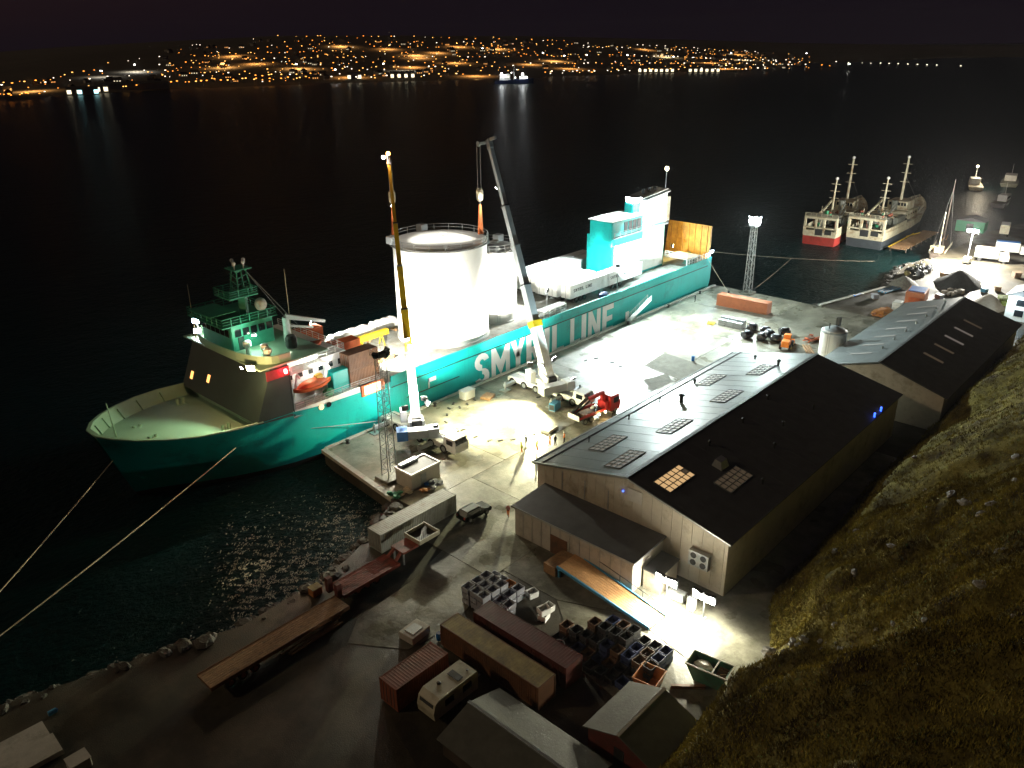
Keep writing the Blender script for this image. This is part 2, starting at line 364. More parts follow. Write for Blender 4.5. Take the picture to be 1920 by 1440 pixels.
wt.links.new(_b2.outputs[0], _b1.inputs['Normal']); wt.links.new(_b1.outputs[0], wb.inputs['Normal'])
ZW = -2.5
struct(MB().add([(-6000, -6000, ZW), (9000, -6000, ZW), (9000, 9000, ZW), (-6000, 9000, ZW)], [(0, 1, 2, 3)]), 'water', wm)

# ---- land: one sheet with a wall down into the water
LAND = [(3, -1.2), (-113.5, -1.2), (-114.1, -4), (-115.7, -20.3), (-119, -22), (-123.8, -24.9), (-128, -26.6), (-132.8, -27.5), (-143, -28), (-149, -25.5),
        (-155, -24), (-164, -21), (-190, -17), (-300, -10), (-300, -260), (420, -260), (420, -62), (150, -45), (110, -36), (66, -34), (52, -30.5), (45, -31), (38, -32.5), (31, -34.5), (14, -30.8), (2.7, -27.5), (3.1, -23)]
struct(MB().prism(LAND, -6, -0.06), 'ground', M['yard'])
# ---- concrete slabs of the quay, with open joints between them
def slab(name, poly, z, m): return struct(MB().prism(poly, -0.05, z), name, m)
xs = [-115.4, -98, -81, -64, -47, -30, -13.5, 2.85]
for i in range(7):
    a, b = xs[i] + 0.03, xs[i + 1] - 0.03
    if i == 0:
        slab('quay_slab', [(-113.35, -1.75), (-115.45, -20.1), (-115.5, -23.97), (b, -23.97), (b, -1.75)], 0.0, M['concrete'])
    else:
        slab('quay_slab', [(a, -1.75), (b, -1.75), (b, -23.97), (a, -23.97)], 0.0, M['concrete'])
for a, b in ((-104.8, -78), (-77.95, -51), (-50.95, -24), (-23.95, 2.7)):
    slab('yard_slab', [(a, -24.03), (b, -24.03), (b, -36.3 if a < -60 else -46), (a, -36.3 if a < -60 else -46)], -0.005, M['concrete'])
slab('yard_slab', [(-119.5, -24.03), (-104.86, -24.03), (-104.86, -41.9), (-119.5, -41.9)], -0.005, M['concrete2'])
slab('yard_slab', [(-117.5, -41.96), (-104.86, -41.96), (-104.86, -57.2), (-114.3, -57.2), (-117.5, -50)], -0.005, M['concrete2'])
slab('yard_slab', [(-114.2, -57.26), (-104.86, -57.26), (-104.86, -63.3), (-60, -63.3), (-60, -74), (-118.0, -74), (-116.5, -67.5)], -0.005, M['concrete2'])
slab('yard_slab', [(-117.6, -50.1), (-114.36, -57.3), (-116.56, -67.6), (-118.6, -80), (-128.0, -80), (-124, -58)], -0.02, M['concrete2'])
slab('yard_slab', [(-119.56, -33.8), (-126, -35.6), (-134, -36.2), (-137, -38.5), (-133.5, -43.8), (-128, -44.6), (-119.56, -42)], -0.03, M['concrete2'])
# darker patches laid on the quay
for quad in ([(1205, 686), (1246, 661), (1332, 690), (1288, 716)], [(1206, 712), (1250, 700), (1262, 716), (1222, 734)]):
    pts = [atz(px, py, 0.004) for px, py in quad]
    struct(MB().add([(p[0], p[1], 0.004) for p in pts] + [(p[0], p[1], -.02) for p in pts], [(0, 1, 2, 3), (0, 4, 5, 1), (1, 5, 6, 2), (2, 6, 7, 3), (3, 7, 4, 0)]), 'dark_patch', M['patch'])
# coping along the quay edge
for i in range(30):
    a = -113.3 + i * 3.87
    struct(MB().bbox(a, -1.74, -0.55, a + 3.83, -1.0, 0.16, 0.05), 'coping_stone', M['coping'])
# edge beams of the quay's western end, tyre-worn and mossy
for i in range(5):
    p = Vector((-113.6, -1.4, 0)).lerp(Vector((-115.75, -20.3, 0)), i / 5); q = Vector((-113.6, -1.4, 0)).lerp(Vector((-115.75, -20.3, 0)), (i + 0.985) / 5)
    struct(MB().beam(p + Vector((-.1, 0, -.1)), q + Vector((-.1, 0, -.1)), 0.8, 0.55), 'coping_stone', M['coping'])
def _vn(x, y): return math.sin(x * 1.9 + 1.3 * math.sin(y * 1.1)) * math.sin(y * 2.3 + 1.7 * math.sin(x * .9)) + .35 * math.sin(x * 5.1 + y * 3.7)
# ---- shore rocks
rock_me = []
for k in range(6):
    mb = MB(); rr = random.Random(100 + k); mb.blob((0, 0, 0), 1, 0.8, 0.6, 8, 5, 0.25, rr)
    me = mb.mesh('shore_rock'); me.materials.append(M['rock']); rock_me.append(me)
SH = [(-115.9, -20.6), (-119, -22), (-123.8, -24.9), (-128, -26.6), (-132.8, -27.5), (-143, -28), (-149, -25.5), (-155, -24), (-164, -21), (-172, -19.5)]
n = 0
for i in range(len(SH) - 1):
    a, b = Vector((*SH[i], 0)), Vector((*SH[i + 1], 0)); L_ = (b - a).length; nn = int(L_ * 2.6)
    for k in range(nn):
        p = a.lerp(b, (k + RND.random()) / nn); d = RND.uniform(-1.2, 2.8); s_ = RND.uniform(0.2, 1.0) ** 1.3 + .1
        o = link('shore_rock', rock_me[n % 6], None, (p.x, p.y + d, -0.2 - max(0, d) * 0.95 + RND.uniform(-.15, .2)), RND.uniform(0, 6.28))
        o.scale = (s_, s_ * RND.uniform(.7, 1.2), s_ * RND.uniform(.6, 1)); n += 1
        tag(o, 'rough dark boulder on the bank between yard and water', 'rock', 'boulders along the shore bank')
JT = [(3.2, -26.2), (14, -29.6), (31, -33.3), (38, -31.2), (45, -29.8), (52, -29.3), (60, -31.5), (66, -33)]
for i in range(len(JT) - 1):
    a, b = Vector((*JT[i], 0)), Vector((*JT[i + 1], 0)); nn = int((b - a).length * (0.5 if i < 2 else 1.6))
    for k in range(nn):
        p = a.lerp(b, (k + RND.random()) / nn); s_ = RND.uniform(0.4, 1.0); d = RND.uniform(-1, 1.2)
        o = link('shore_rock', rock_me[n % 6], None, (p.x, p.y + d, -0.3 - max(0, d) * .9), RND.uniform(0, 6.28)); n += 1
        o.scale = (s_, s_, s_ * .8)
        tag(o, 'rough dark boulder on the bank below the lit yard', 'rock', 'boulders below the lit yard')

# pale flecks added for lamp glints and foam between bow and shore
rf = random.Random(17); fm = MB()
FM = mat('glint_foam', (0.58, 0.50, 0.38), 0.6, 0, 0.2, 2)
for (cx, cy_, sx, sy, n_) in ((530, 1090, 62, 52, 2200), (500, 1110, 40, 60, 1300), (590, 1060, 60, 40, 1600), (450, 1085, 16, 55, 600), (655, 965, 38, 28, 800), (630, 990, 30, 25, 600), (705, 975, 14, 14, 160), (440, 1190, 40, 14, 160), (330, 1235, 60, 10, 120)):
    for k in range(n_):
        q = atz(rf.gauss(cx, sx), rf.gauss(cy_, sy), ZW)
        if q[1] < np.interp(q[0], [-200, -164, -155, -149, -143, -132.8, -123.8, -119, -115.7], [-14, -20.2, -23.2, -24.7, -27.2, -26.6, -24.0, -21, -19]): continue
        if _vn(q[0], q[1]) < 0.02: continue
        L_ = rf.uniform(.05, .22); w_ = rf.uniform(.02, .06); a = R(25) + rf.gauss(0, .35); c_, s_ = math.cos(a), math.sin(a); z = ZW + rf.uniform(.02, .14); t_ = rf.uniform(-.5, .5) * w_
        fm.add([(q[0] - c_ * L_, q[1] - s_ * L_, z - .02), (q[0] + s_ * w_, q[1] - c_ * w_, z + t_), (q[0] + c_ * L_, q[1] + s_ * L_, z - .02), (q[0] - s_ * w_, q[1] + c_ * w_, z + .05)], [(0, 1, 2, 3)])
tag(fm.build('glint_foam', FM), 'pale flecks standing in for glints and foam between bow and shore', 'foam', kind='stuff')
# ---- hillside beside the warehouse
def _smooth(t): t = np.clip(t, 0, 1); return t * t * (3 - 2 * t)
def _vnoise(x, y, s, seed):
    xi = np.floor(x / s).astype(int); yi = np.floor(y / s).astype(int); fx = _smooth(x / s - xi); fy = _smooth(y / s - yi)
    def h(a, b):
        v = np.sin(a * 127.1 + b * 311.7 + seed * 74.7) * 43758.5453; return v - np.floor(v)
    return (h(xi, yi) * (1 - fx) + h(xi + 1, yi) * fx) * (1 - fy) + (h(xi, yi + 1) * (1 - fx) + h(xi + 1, yi + 1) * fx) * fy - 0.5
def hill_h(x, y):
    x = np.asarray(x, float); y = np.asarray(y, float)
    foot = -66.6 + 1.3 * _vnoise(x, y * 0, 9, 3) - 4.5 * _smooth((-100 - x) / 12) + 1.8 * _smooth((-128 - x) / 16)
    d = foot - y
    z = np.where(d > 0, (1.15 + .55 * _smooth((-100 - x) / 14)) * np.minimum(d, 5) + 0.90 * np.clip(d - 5, 0, 60), -0.6)
    up = _smooth(d / 6)
    z = z + up * (2.6 * np.exp(-((x + 127 + 0.15 * d) / 6.0) ** 2) - 2.8 * np.exp(-((x + 114 + 0.35 * np.clip(d, 0, 30)) / 4.2) ** 2) * _smooth((d - 2) / 6))
    z = z + up * (2.4 * _vnoise(x, y, 11, 1) + 3.0 * np.abs(_vnoise(x + y * .3, y * .6, 4.3, 2)) + 1.5 * np.abs(_vnoise(x - y * .25, y * .5, 2.1, 5)) + .25 * _vnoise(x, y, .8, 8))
    return z
gx = np.concatenate([np.arange(-240, -150, 3.0), np.arange(-150, -70, 0.7), np.arange(-70, 60, 1.6), np.arange(60, 421, 12.0)]); gy = np.concatenate([np.arange(-63.4, -104, -0.6), np.arange(-104, -160, -4)])
X_, Y_ = np.meshgrid(gx, gy); Z_ = hill_h(X_, Y_)
nx, ny = len(gx), len(gy)
hv = np.stack([X_.ravel(), Y_.ravel(), Z_.ravel()], 1)
hf = [(j * nx + i, j * nx + i + 1, (j + 1) * nx + i + 1, (j + 1) * nx + i) for j in range(ny - 1) for i in range(nx - 1)]
me = bpy.data.meshes.new('hillside'); me.from_pydata(hv.tolist(), [], hf); me.materials.append(M['hill'])
me.polygons.foreach_set('use_smooth', [True] * len(me.polygons))
tag(link('hillside', me), kind='structure')
# grass tussocks over the slope
rg = np.random.default_rng(5)
NT = 140000
tx = np.where(rg.random(NT) < 0.72, rg.uniform(-146, -88, NT), rg.uniform(-88, 30, NT)); ty = -66.2 - 34 * rg.random(NT) ** 1.25
tz = hill_h(tx, ty); gul = np.exp(-((tx + 114 + 0.35 * np.clip(-69 - ty, 0, 30)) / 3.2) ** 2)
keep = (tz > 0.3) & (rg.random(NT) > gul * 0.85) & (_vnoise(tx, ty, 3.1, 9) > -0.46); tx, ty, tz = tx[keep], ty[keep], tz[keep]
NB = 4; K = len(tx)
bx = np.repeat(tx, NB) + rg.normal(0, .14, K * NB); by = np.repeat(ty, NB) + rg.normal(0, .14, K * NB); bz = np.repeat(tz, NB) - 0.08
an = rg.uniform(0, 2 * np.pi, K * NB); ln = rg.uniform(.12, .40, K * NB); lean = rg.uniform(.15, .7, K * NB); w = rg.uniform(.025, .06, K * NB)
ca, sa = np.cos(an), np.sin(an)
v0 = np.stack([bx - sa * w, by + ca * w, bz], 1); v1 = np.stack([bx + sa * w, by - ca * w, bz], 1)
v2 = np.stack([bx + ca * lean * ln, by + sa * lean * ln + .18 * ln, bz + ln * .8], 1)
gv = np.stack([v0, v1, v2], 1).reshape(-1, 3)
me = bpy.data.meshes.new('hill_grass'); me.from_pydata(gv.tolist(), [], np.arange(len(gv)).reshape(-1, 3).tolist()); me.materials.append(M['grass'])
tag(link('hill_grass', me), 'rough yellow green grass tussocks covering the steep slope', 'grass', kind='stuff')
# scree in the gully
mb = MB(); rr = random.Random(3)
for k in range(420):
    t = rr.random(); d = 5 + 26 * t; x = -114 - 0.35 * d + rr.gauss(0, 1.0 + .4 * t); y = -69.5 - d
    s_ = rr.uniform(.08, .34); z = float(hill_h(x, y)); mb.blob((x, y, z + s_ * .2), s_, s_ * .8, s_ * .6, 6, 4, .25, rr)
tag(mb.build('scree', M['scree']), 'pale loose stones lying in the gully of the slope', 'scree', kind='stuff')

# rock outcrops breaking the turf
ro = random.Random(31); om = []
for k in range(4):
    me = MB().blob((0, 0, 0), 1.0, .75, .7, 9, 6, .28, ro).mesh('rock_outcrop'); me.materials.append(M['scree']); om.append(me)
for k in range(46):
    t = ro.random(); x = ro.uniform(-128, -70) if k % 3 else ro.gauss(-118, 5); y = -71.5 - ro.random() * 22; s_ = ro.uniform(.25, .95) * (1.2 if k % 3 == 0 else .8)
    o = link('rock_outcrop', om[k % 4], None, (x, y, float(hill_h(x, y)) + s_ * .05), ro.uniform(0, 6.28)); o.scale = (s_, s_ * .8, s_ * ro.uniform(.5, .9)); o.rotation_euler[0] = ro.uniform(-.4, .4)
    tag(o, 'grey rock outcrop breaking through the grassy slope', 'rock', 'rock outcrops on the slope')
# ---- far shore of the fjord with the town
SHP = [(-420, 232), (-150, 206), (0, 193), (120, 185), (320, 170), (640, 158), (1000, 148), (1280, 138), (1500, 138), (1760, 146), (1920, 152), (2100, 162), (2400, 185)]
TOPP = [(-420, 150), (-150, 130), (0, 128), (120, 110), (320, 88), (520, 70), (720, 70), (1000, 74), (1280, 88), (1500, 104), (1760, 116), (1920, 122), (2100, 126), (2400, 140)]
def _interp(T, x): return float(np.interp(x, [a for a, _ in T], [b for _, b in T]))
def town(px, t):
    ys = _interp(SHP, px); p = atz(px, ys, ZW); h = p - CAM; D = math.hypot(h[0], h[1])
    py = ys + (_interp(TOPP, px) - ys) * t
    d = ray(px, py); k = D * (1 + 0.75 * t) / math.hypot(d[0], d[1])
    return CAM + k * d
cols = list(range(-420, 2401, 30)); rows = [-0.02, 0, .15, .3, .45, .6, .8, 1.0]
mb = MB(); vs_, fs_ = [], []
for c in cols:
    for t in rows:
        p = town(c, max(t, 0)); vs_.append((p[0], p[1], p[2] - (0 if t > 0 else (1.5 if t == 0 else 6))))
    p = town(c, 1.0); q = p + (p - CAM) * 0.9; vs_.append((q[0], q[1], p[2] + 25))
    q = p + (p - CAM) * 2.5; vs_.append((q[0], q[1], -10))
nr = len(rows) + 2
for i in range(len(cols) - 1):
    for j in range(nr - 1): fs_.append((i * nr + j, (i + 1) * nr + j, (i + 1) * nr + j + 1, i * nr + j + 1))
struct(mb.add(vs_, fs_), 'far_hillside', M['farhill'], smooth=True)
# street lamps of the town: pole and a lit head each
def lamp_mesh(key, w, h=8.0):
    mb = MB(); mb.bar((0, 0, 0), (0, 0, h), .12, .1, 4); nb = len(mb.f); mb.blob((0, 0, h + w * .3), w, w, w * .5, 6, 4)
    me = mb.mesh('street_lamp'); me.materials.append(M['darksteel']); me.materials.append(E_[key])
    for i, p in enumerate(me.polygons): p.material_index = 0 if i < nb else 1
    return me
LM = {k: lamp_mesh(k, w) for k, w in (('sodium', 1.7), ('amberst', 1.6), ('whitest', 1.6))}
LMF = lamp_mesh('flood', 2.0, 14)
rt = random.Random(21)
lamps = []
def lamp_row(x0, x1, t0, t1, step, keys, jit=6):
    x = x0
    while x < x1:
        t = t0 + (t1 - t0) * (x - x0) / (x1 - x0) + rt.gauss(0, .012)
        lamps.append((x + rt.uniform(-jit, jit), min(max(t, .01), .97), rt.choice(keys)))
        x += step * rt.uniform(.55, 1.5)
S3 = ['sodium', 'sodium', 'amberst', 'amberst', 'whitest']; S2 = ['sodium', 'sodium', 'amberst']; W3 = ['whitest', 'whitest', 'amberst']
lamp_row(520, 1060, .97, .93, 22, S3); lamp_row(540, 1180, .86, .80, 22, S3); lamp_row(490, 1000, .75, .70, 22, S3); lamp_row(370, 960, .66, .58, 20, S2)
lamp_row(300, 940, .52, .48, 22, S3); lamp_row(310, 900, .40, .35, 24, S2); lamp_row(310, 980, .26, .24, 24, S3); lamp_row(320, 580, .08, .06, 10, S2, 3)
lamp_row(480, 600, .16, .15, 11, S3, 3); lamp_row(880, 1000, .80, .62, 11, S2); lamp_row(980, 1060, .55, .48, 10, S2)
lamp_row(0, 60, .05, .05, 8, S2, 3); lamp_row(0, 130, .35, .42, 22, S3); lamp_row(90, 330, .3, .35, 30, W3); lamp_row(140, 190, .5, .56, 18, S2); lamp_row(200, 300, .7, .72, 28, W3)
lamp_row(1060, 1330, .55, .5, 18, S3); lamp_row(1100, 1340, .78, .8, 14, W3); lamp_row(1000, 1280, .3, .26, 16, S3); lamp_row(1180, 1480, .55, .42, 15, W3); lamp_row(1190, 1420, .9, .9, 14, W3)
lamp_row(1290, 1440, .7, .62, 11, S3); lamp_row(1280, 1530, .25, .3, 17, W3); lamp_row(1380, 1480, .45, .55, 12, W3)
lamp_row(1030, 1420, .06, .05, 14, W3); lamp_row(620, 880, .04, .05, 26, W3)
for i, x in enumerate([1567, 1590, 1616, 1632, 1650, 1666, 1683, 1701, 1719, 1737, 1755, 1800]): lamps.append((x, .55, 'whitest'))
for x in (1540, 1555): lamps.append((x, .3, 'sodium'))
rt.shuffle(lamps)
rest = lamps[285:]; lamps = lamps[:285]
for x, t, k in lamps:
    p = town(x, t); o = link('street_lamp', LM[k], None, (p[0], p[1], p[2] - .3))
    lb = {'sodium': 'deep orange street lamp glowing in the town across the fjord', 'amberst': 'pale amber street lamp glowing in the town across the fjord', 'whitest': 'white street lamp glowing in the town across the fjord'}[k]
    tag(o, lb, 'street lamp', {'sodium': 'deep orange lamps of the far town', 'amberst': 'amber lamps of the far town', 'whitest': 'white lamps of the far town'}[k])
# the town's remaining lights, too many to set out singly
for k in range(430):
    while True:
        x = rt.uniform(300, 1520) if rt.random() < .9 else rt.uniform(-30, 320); t = rt.random() ** 1.1 * .95
        if x < 330 and t > .5: continue
        if x > 1180 and t > .9: continue
        break
    rest.append((x, round(t * 14) / 14 + rt.gauss(0, .012), rt.choice(S3)))
for key in ('sodium', 'amberst', 'whitest'):
    mb = MB()
    for x, t, k in rest:
        if k != key: continue
        p = town(x, min(max(t, .02), .96)); w_ = rt.uniform(.7, 1.3); mb.blob((p[0], p[1], p[2] + 7), w_, w_, w_ * .6, 6, 4)
    tag(mb.build('town_lights', E_[key]), 'distant %s lamps filling the streets of the town' % {'sodium': 'orange', 'amberst': 'amber', 'whitest': 'white'}[key], 'lights', kind='stuff')
for i, (x, t) in enumerate([(193, .38), (255, .48), (630, .13), (557, .28), (905, .62), (1058, .42), (1100, .45), (1176, .45), (1262, .4), (1370, .65), (1511, .85), (1018, .5), (720, .25), (1590, .2)]):
    p = town(x, t); o = link('floodlight_mast', LMF, None, (p[0], p[1], p[2] - .3))
    tag(o, 'dazzling white floodlight mast standing among the far town lamps', 'floodlight', 'floodlight masts of the far town')
# houses: each a gabled block with lit or dark windows
def house_mesh(L, W, H, key):
    mb = MB(); mb.box(-L / 2, -W / 2, -2, L / 2, W / 2, H); a = len(mb.f)
    mb.extr([(-W / 2 - .4, H - .1), (W / 2 + .4, H - .1), (0, H + W * .42)], 'x', -L / 2 - .3, L / 2 + .3); b = len(mb.f)
    for sx in range(3):
        for sy in (-1, 1):
            x = -L / 2 + L * (sx + .5) / 3; mb.box(x - .6, sy * (W / 2 + .02) - .02, H * .35, x + .6, sy * (W / 2 + .02) + .02, H * .35 + 1.3)
    me = mb.mesh('far_house')
    for m_ in (M['farwall'], M['roofred'], E_[key] if key else M['glass']): me.materials.append(m_)
    for i, p in enumerate(me.polygons): p.material_index = 0 if i < a else (1 if i < b else 2)
    return me
HM = [house_mesh(11, 8, 5, 'win'), house_mesh(9, 7, 4.5, None), house_mesh(13, 8, 5.5, 'winw'), house_mesh(10, 8, 6, None)]
for i in range(150):
    while True:
        x = rt.uniform(-40, 1500); t = rt.uniform(.12, .95)
        if x > 300 or t < .45: break
    p = town(x, t); o = link('house', HM[i % 4], None, (p[0], p[1], p[2] - .2), rt.uniform(0, 3.14))
    tag(o, ['small far house with orange lit windows on the hillside across the fjord', 'small low dark far house on the hillside across the fjord', 'long far house with pale lit windows across the fjord', 'tall dark far house on the hillside across the fjord'][i % 4], 'house', ['orange lit far houses', 'low dark far houses', 'pale lit far houses', 'tall dark far houses'][i % 4])
# waterfront sheds
def shed_far(px, t, L, W, H, wm_, wk, label, rz):
    p = town(px, t); T = thing('waterfront_shed', label, 'building', (p[0], p[1], p[2] + .2), rz)
    MB().box(-L / 2, -W / 2, -3, L / 2, W / 2, H).build('wall', wm_, T)
    MB().extr([(-W / 2 - .5, H), (W / 2 + .5, H), (0, H + 2.5)], 'x', -L / 2 - .4, L / 2 + .4).build('roof', M['roofred'], T)
    if wk:
        for k in range(max(2, int(L / 9))):
            x = -L / 2 + 3 + k * (L - 6) / max(1, int(L / 9) - 1)
            MB().box(x - 2.6, -W / 2 - .12, 1.0, x + 2.6, -W / 2 - .04, H * .72).build('window', E_[wk], T)
    return T
vang = lambda px: math.atan2(ray(px, 150)[1], ray(px, 150)[0]) - math.pi / 2
shed_far(255, .10, 92, 14, 8, M['farwall'], None, 'long pale windowless shed on the far waterfront', vang(255))
shed_far(166, .06, 26, 12, 8, M['farwall'], 'wincyan', 'far waterfront hall with cyan lit front', vang(166))
shed_far(140, .08, 18, 12, 8, M['farwall'], 'winw', 'far waterfront hall with creamy lit front beside the cyan one', vang(140))
shed_far(192, .09, 16, 10, 9, M['farwall'], 'winw', 'square pale lit hall right of the cyan lit far hall', vang(192))
shed_far(755, .10, 42, 14, 9, M['farwall'], 'winw', 'far quay hall with broad creamy lit doors', vang(755))
shed_far(665, .10, 24, 12, 9, M['farwall'], 'winw', 'low far quay hall with lit doors beside a floodlight', vang(665))
shed_far(1230, .08, 70, 14, 8, M['farwall'], 'winw', 'long far quay shed with a row of white lit bays', vang(1230))
shed_far(1320, .06, 60, 14, 8, M['farwall'], 'winw', 'far quay shed with white lit bays at the dark end', vang(1320))
for (x, t, w_, c) in [(255, .5, 9e5, WHITE), (193, .45, 5e5, WHITE), (560, .35, 7e5, (1, .5, .15)), (780, .6, 9e5, (1, .5, .15)), (930, .75, 7e5, (1, .5, .15)), (1040, .45, 7e5, (1, .5, .15)), (640, .8, 7e5, (1, .5, .15)), (420, .45, 6e5, (1, .5, .15)), (1250, .6, 7e5, (1, .75, .4)), (60, .25, 5e5, (1, .5, .15)), (1390, .6, 5e5, (1, .7, .35)), (760, .25, 5e5, WHITE)] + [(rt.uniform(330, 1400), rt.uniform(.1, .85), 5e5, (1, .45, .12)) for _ in range(16)]:
    p = town(x, t); light('SPOT', 'street_glow', (p[0], p[1], p[2] + 20), w_ * (.55 if c != WHITE else .2), c, None, 2.0, (p[0], p[1], p[2] - 30), 160, 1.0)  # unseen spots added for the light of the town's many lamps

# ================================================================ helpers for things laid out in scene coordinates
def wb(mb, name, m, T, smooth=False, parent=None):
    # parts drawn in scene coordinates, shifted to the thing's base
    l = T.location; mb.v = [(x - l.x, y - l.y, z - l.z) for x, y, z in mb.v]
    return mb.build(name, m, parent if parent is not None else T, smooth)
def rails(mb, pts, h=1.1, r=0.04, step=1.6, closed=False):
    pts = [Vector(p) for p in pts]
    if closed: pts = pts + [pts[0]]
    for a, b in zip(pts[:-1], pts[1:]):
        for f in (1.0, .66, .33): mb.bar(a + Vector((0, 0, h * f)), b + Vector((0, 0, h * f)), r * (1 if f == 1 else .7), None, 4)
        n_ = max(1, int((b - a).length / step))
        for k in range(n_ + 1): p = a.lerp(b, k / n_); mb.bar(p, p + Vector((0, 0, h)), r, None, 4)
    return mb
GL = {
 'I': [[(.0, 0), (1, 0), (1, 1), (0, 1)]],
 'L': [[(0, 0), (.38, 0), (.38, 1), (0, 1)], [(.38, 0), (1, 0), (1, .2), (.38, .2)]],
 'E': [[(0, 0), (.38, 0), (.38, 1), (0, 1)], [(.38, 0), (1, 0), (1, .18), (.38, .18)], [(.38, .41), (.9, .41), (.9, .59), (.38, .59)], [(.38, .82), (1, .82), (1, 1), (.38, 1)]],
 'N': [[(0, 0), (.3, 0), (.3, 1), (0, 1)], [(.7, 0), (1, 0), (1, 1), (.7, 1)], [(.3, 1), (.3, .55), (.7, 0), (.7, .45)]],
 'M': [[(0, 0), (.22, 0), (.22, 1), (0, 1)], [(.78, 0), (1, 0), (1, 1), (.78, 1)], [(.22, 1), (.22, .55), (.5, .1), (.5, .58)], [(.78, 1), (.5, .58), (.5, .1), (.78, .55)]],
 'Y': [[(.34, 0), (.66, 0), (.66, .45), (.34, .45)], [(.34, .45), (.66, .45), (.32, 1), (0, 1)], [(.34, .45), (.66, .45), (1, 1), (.68, 1)]],
 'R': [[(0, 0), (.34, 0), (.34, 1), (0, 1)], [(.34, .82), (.8, .82), (1, .9), (.8, 1), (.34, 1)], [(.68, .52), (1, .6), (1, .9), (.68, .84)], [(.34, .4), (.8, .4), (1, .6), (.34, .58)], [(.4, .42), (.72, .42), (1, 0), (.66, 0)]],
}
def _ring_arc(cx, cy, ro, ri, a0, a1, n=8, sx=1.0):
    out = []
    for k in range(n):
        t0 = R(a0 + (a1 - a0) * k / n); t1 = R(a0 + (a1 - a0) * (k + 1) / n)
        out.append([(cx + sx * ro * math.cos(t0), cy + ro * math.sin(t0)), (cx + sx * ro * math.cos(t1), cy + ro * math.sin(t1)), (cx + sx * ri * math.cos(t1), cy + ri * math.sin(t1)), (cx + sx * ri * math.cos(t0), cy + ri * math.sin(t0))])
    return out
GL['S'] = _ring_arc(.5, .735, .265, .085, 10, 270, 10, 1.88) + _ring_arc(.5, .265, .265, .085, 90, -170, 10, 1.88)
def glyph(mb, ch, x0, x1, z0, z1, y, t=0.03):
    for poly in GL[ch]:
        pts = [(x0 + u * (x1 - x0), z0 + v * (z1 - z0)) for u, v in poly]
        mb.extr(pts, 'y', y, y - t)
    return mb
def lamp_head(T, p, m, size=0.35, face=(-1, -1, -.3), name='floodlight', parent=None):
    d = Vector(face).normalized(); p = Vector(p)
    h = wb(MB().beam(p + d * -.25, p + d * .06, size * 2.2, size * 1.7), name, M['darksteel'], T, parent=parent)
    mb = MB().beam(p + d * .062, p + d * .12, size * 2.0, size * 1.5)
    wb(mb, 'lens', m, T, parent=h)
    return h

# ================================================================ THE CARGO SHIP
SHIP = thing('cargo_ship', 'large teal cargo ship lettered SMYRIL LINE moored along the quay', 'ship', (-70, 11, ZW))
ST = [(3.2, 10.7, 10.7, 10.0, 6.0), (1.5, 11, 11, 10.7, 6.0), (-50, 11, 11, 11, 6.0), (-100, 11, 11, 11, 6.0), (-112, 11, 10.8, 10.3, 6.4), (-117, 11, 10.4, 9.5, 7.0), (-122, 11, 9.6, 8.1, 7.2), (-127, 10.8, 8.2, 6.2, 7.6),
      (-131, 9.9, 6.4, 4.4, 7.9), (-134.5, 8.2, 4.6, 2.7, 8.2), (-137.5, 6.0, 2.9, 1.4, 8.5), (-139.6, 3.7, 1.4, .55, 8.75), (-140.9, 1.3, .35, .12, 8.9)]
def hull_ring(s, lo, hi):
    x, bd, bm, bw, zt = s
    def hb(z):
        if z >= 1.5: return bm + (bd - bm) * min(1, (z - 1.5) / (zt - 1.5)) ** 1.3
        return bw + (bm - bw) * max(0, (z + 2.5) / 4.0)
    def xx(z): return x + (0 if x > -118 else (zt - z) / 11.0 * 4.0 * min(1, (-118 - x) / 20))
    zs_ = [lo + (hi(zt) - lo) * k / 5 for k in range(6)]
    return [(xx(z), 11 - hb(z), z) for z in zs_] + [(xx(z), 11 + hb(z), z) for z in reversed(zs_)]
def open_ring(s):
    r_ = hull_ring(s, -1.7, lambda zt: zt); return r_[5::-1] + r_[:5:-1]
hb_ = MB().loft([open_ring(s) for s in ST], True, False, False)
wb(hb_, 'hull', M['teal'], SHIP, True)
wb(MB().loft([hull_ring(s, -4.5, lambda zt: -1.7) for s in ST]), 'boot_topping', M['black'], SHIP, True)
# bulwark along both sides
for y0, y1 in ((-0.03, .14), (21.86, 22.03)):
    wb(MB().box(-99, y0, 5.6, 2.6, y1, 6.85).box(-99, y0 - .1 if y0 < 1 else y0, 6.82, 2.6, y1 + .1 if y0 > 1 else y1, 6.95), 'bulwark', M['teal'], SHIP)
wb(MB().box(-117, .12, 5.9, 2.6, 21.88, 6.06), 'main_deck', M['deck'], SHIP)
wb(MB().box(-99, -.09, 4.95, 1, -.028, 5.12).box(-96, -.12, 2.2, -84, -.028, 2.34), 'rubbing_strake', M['tealdark'], SHIP)
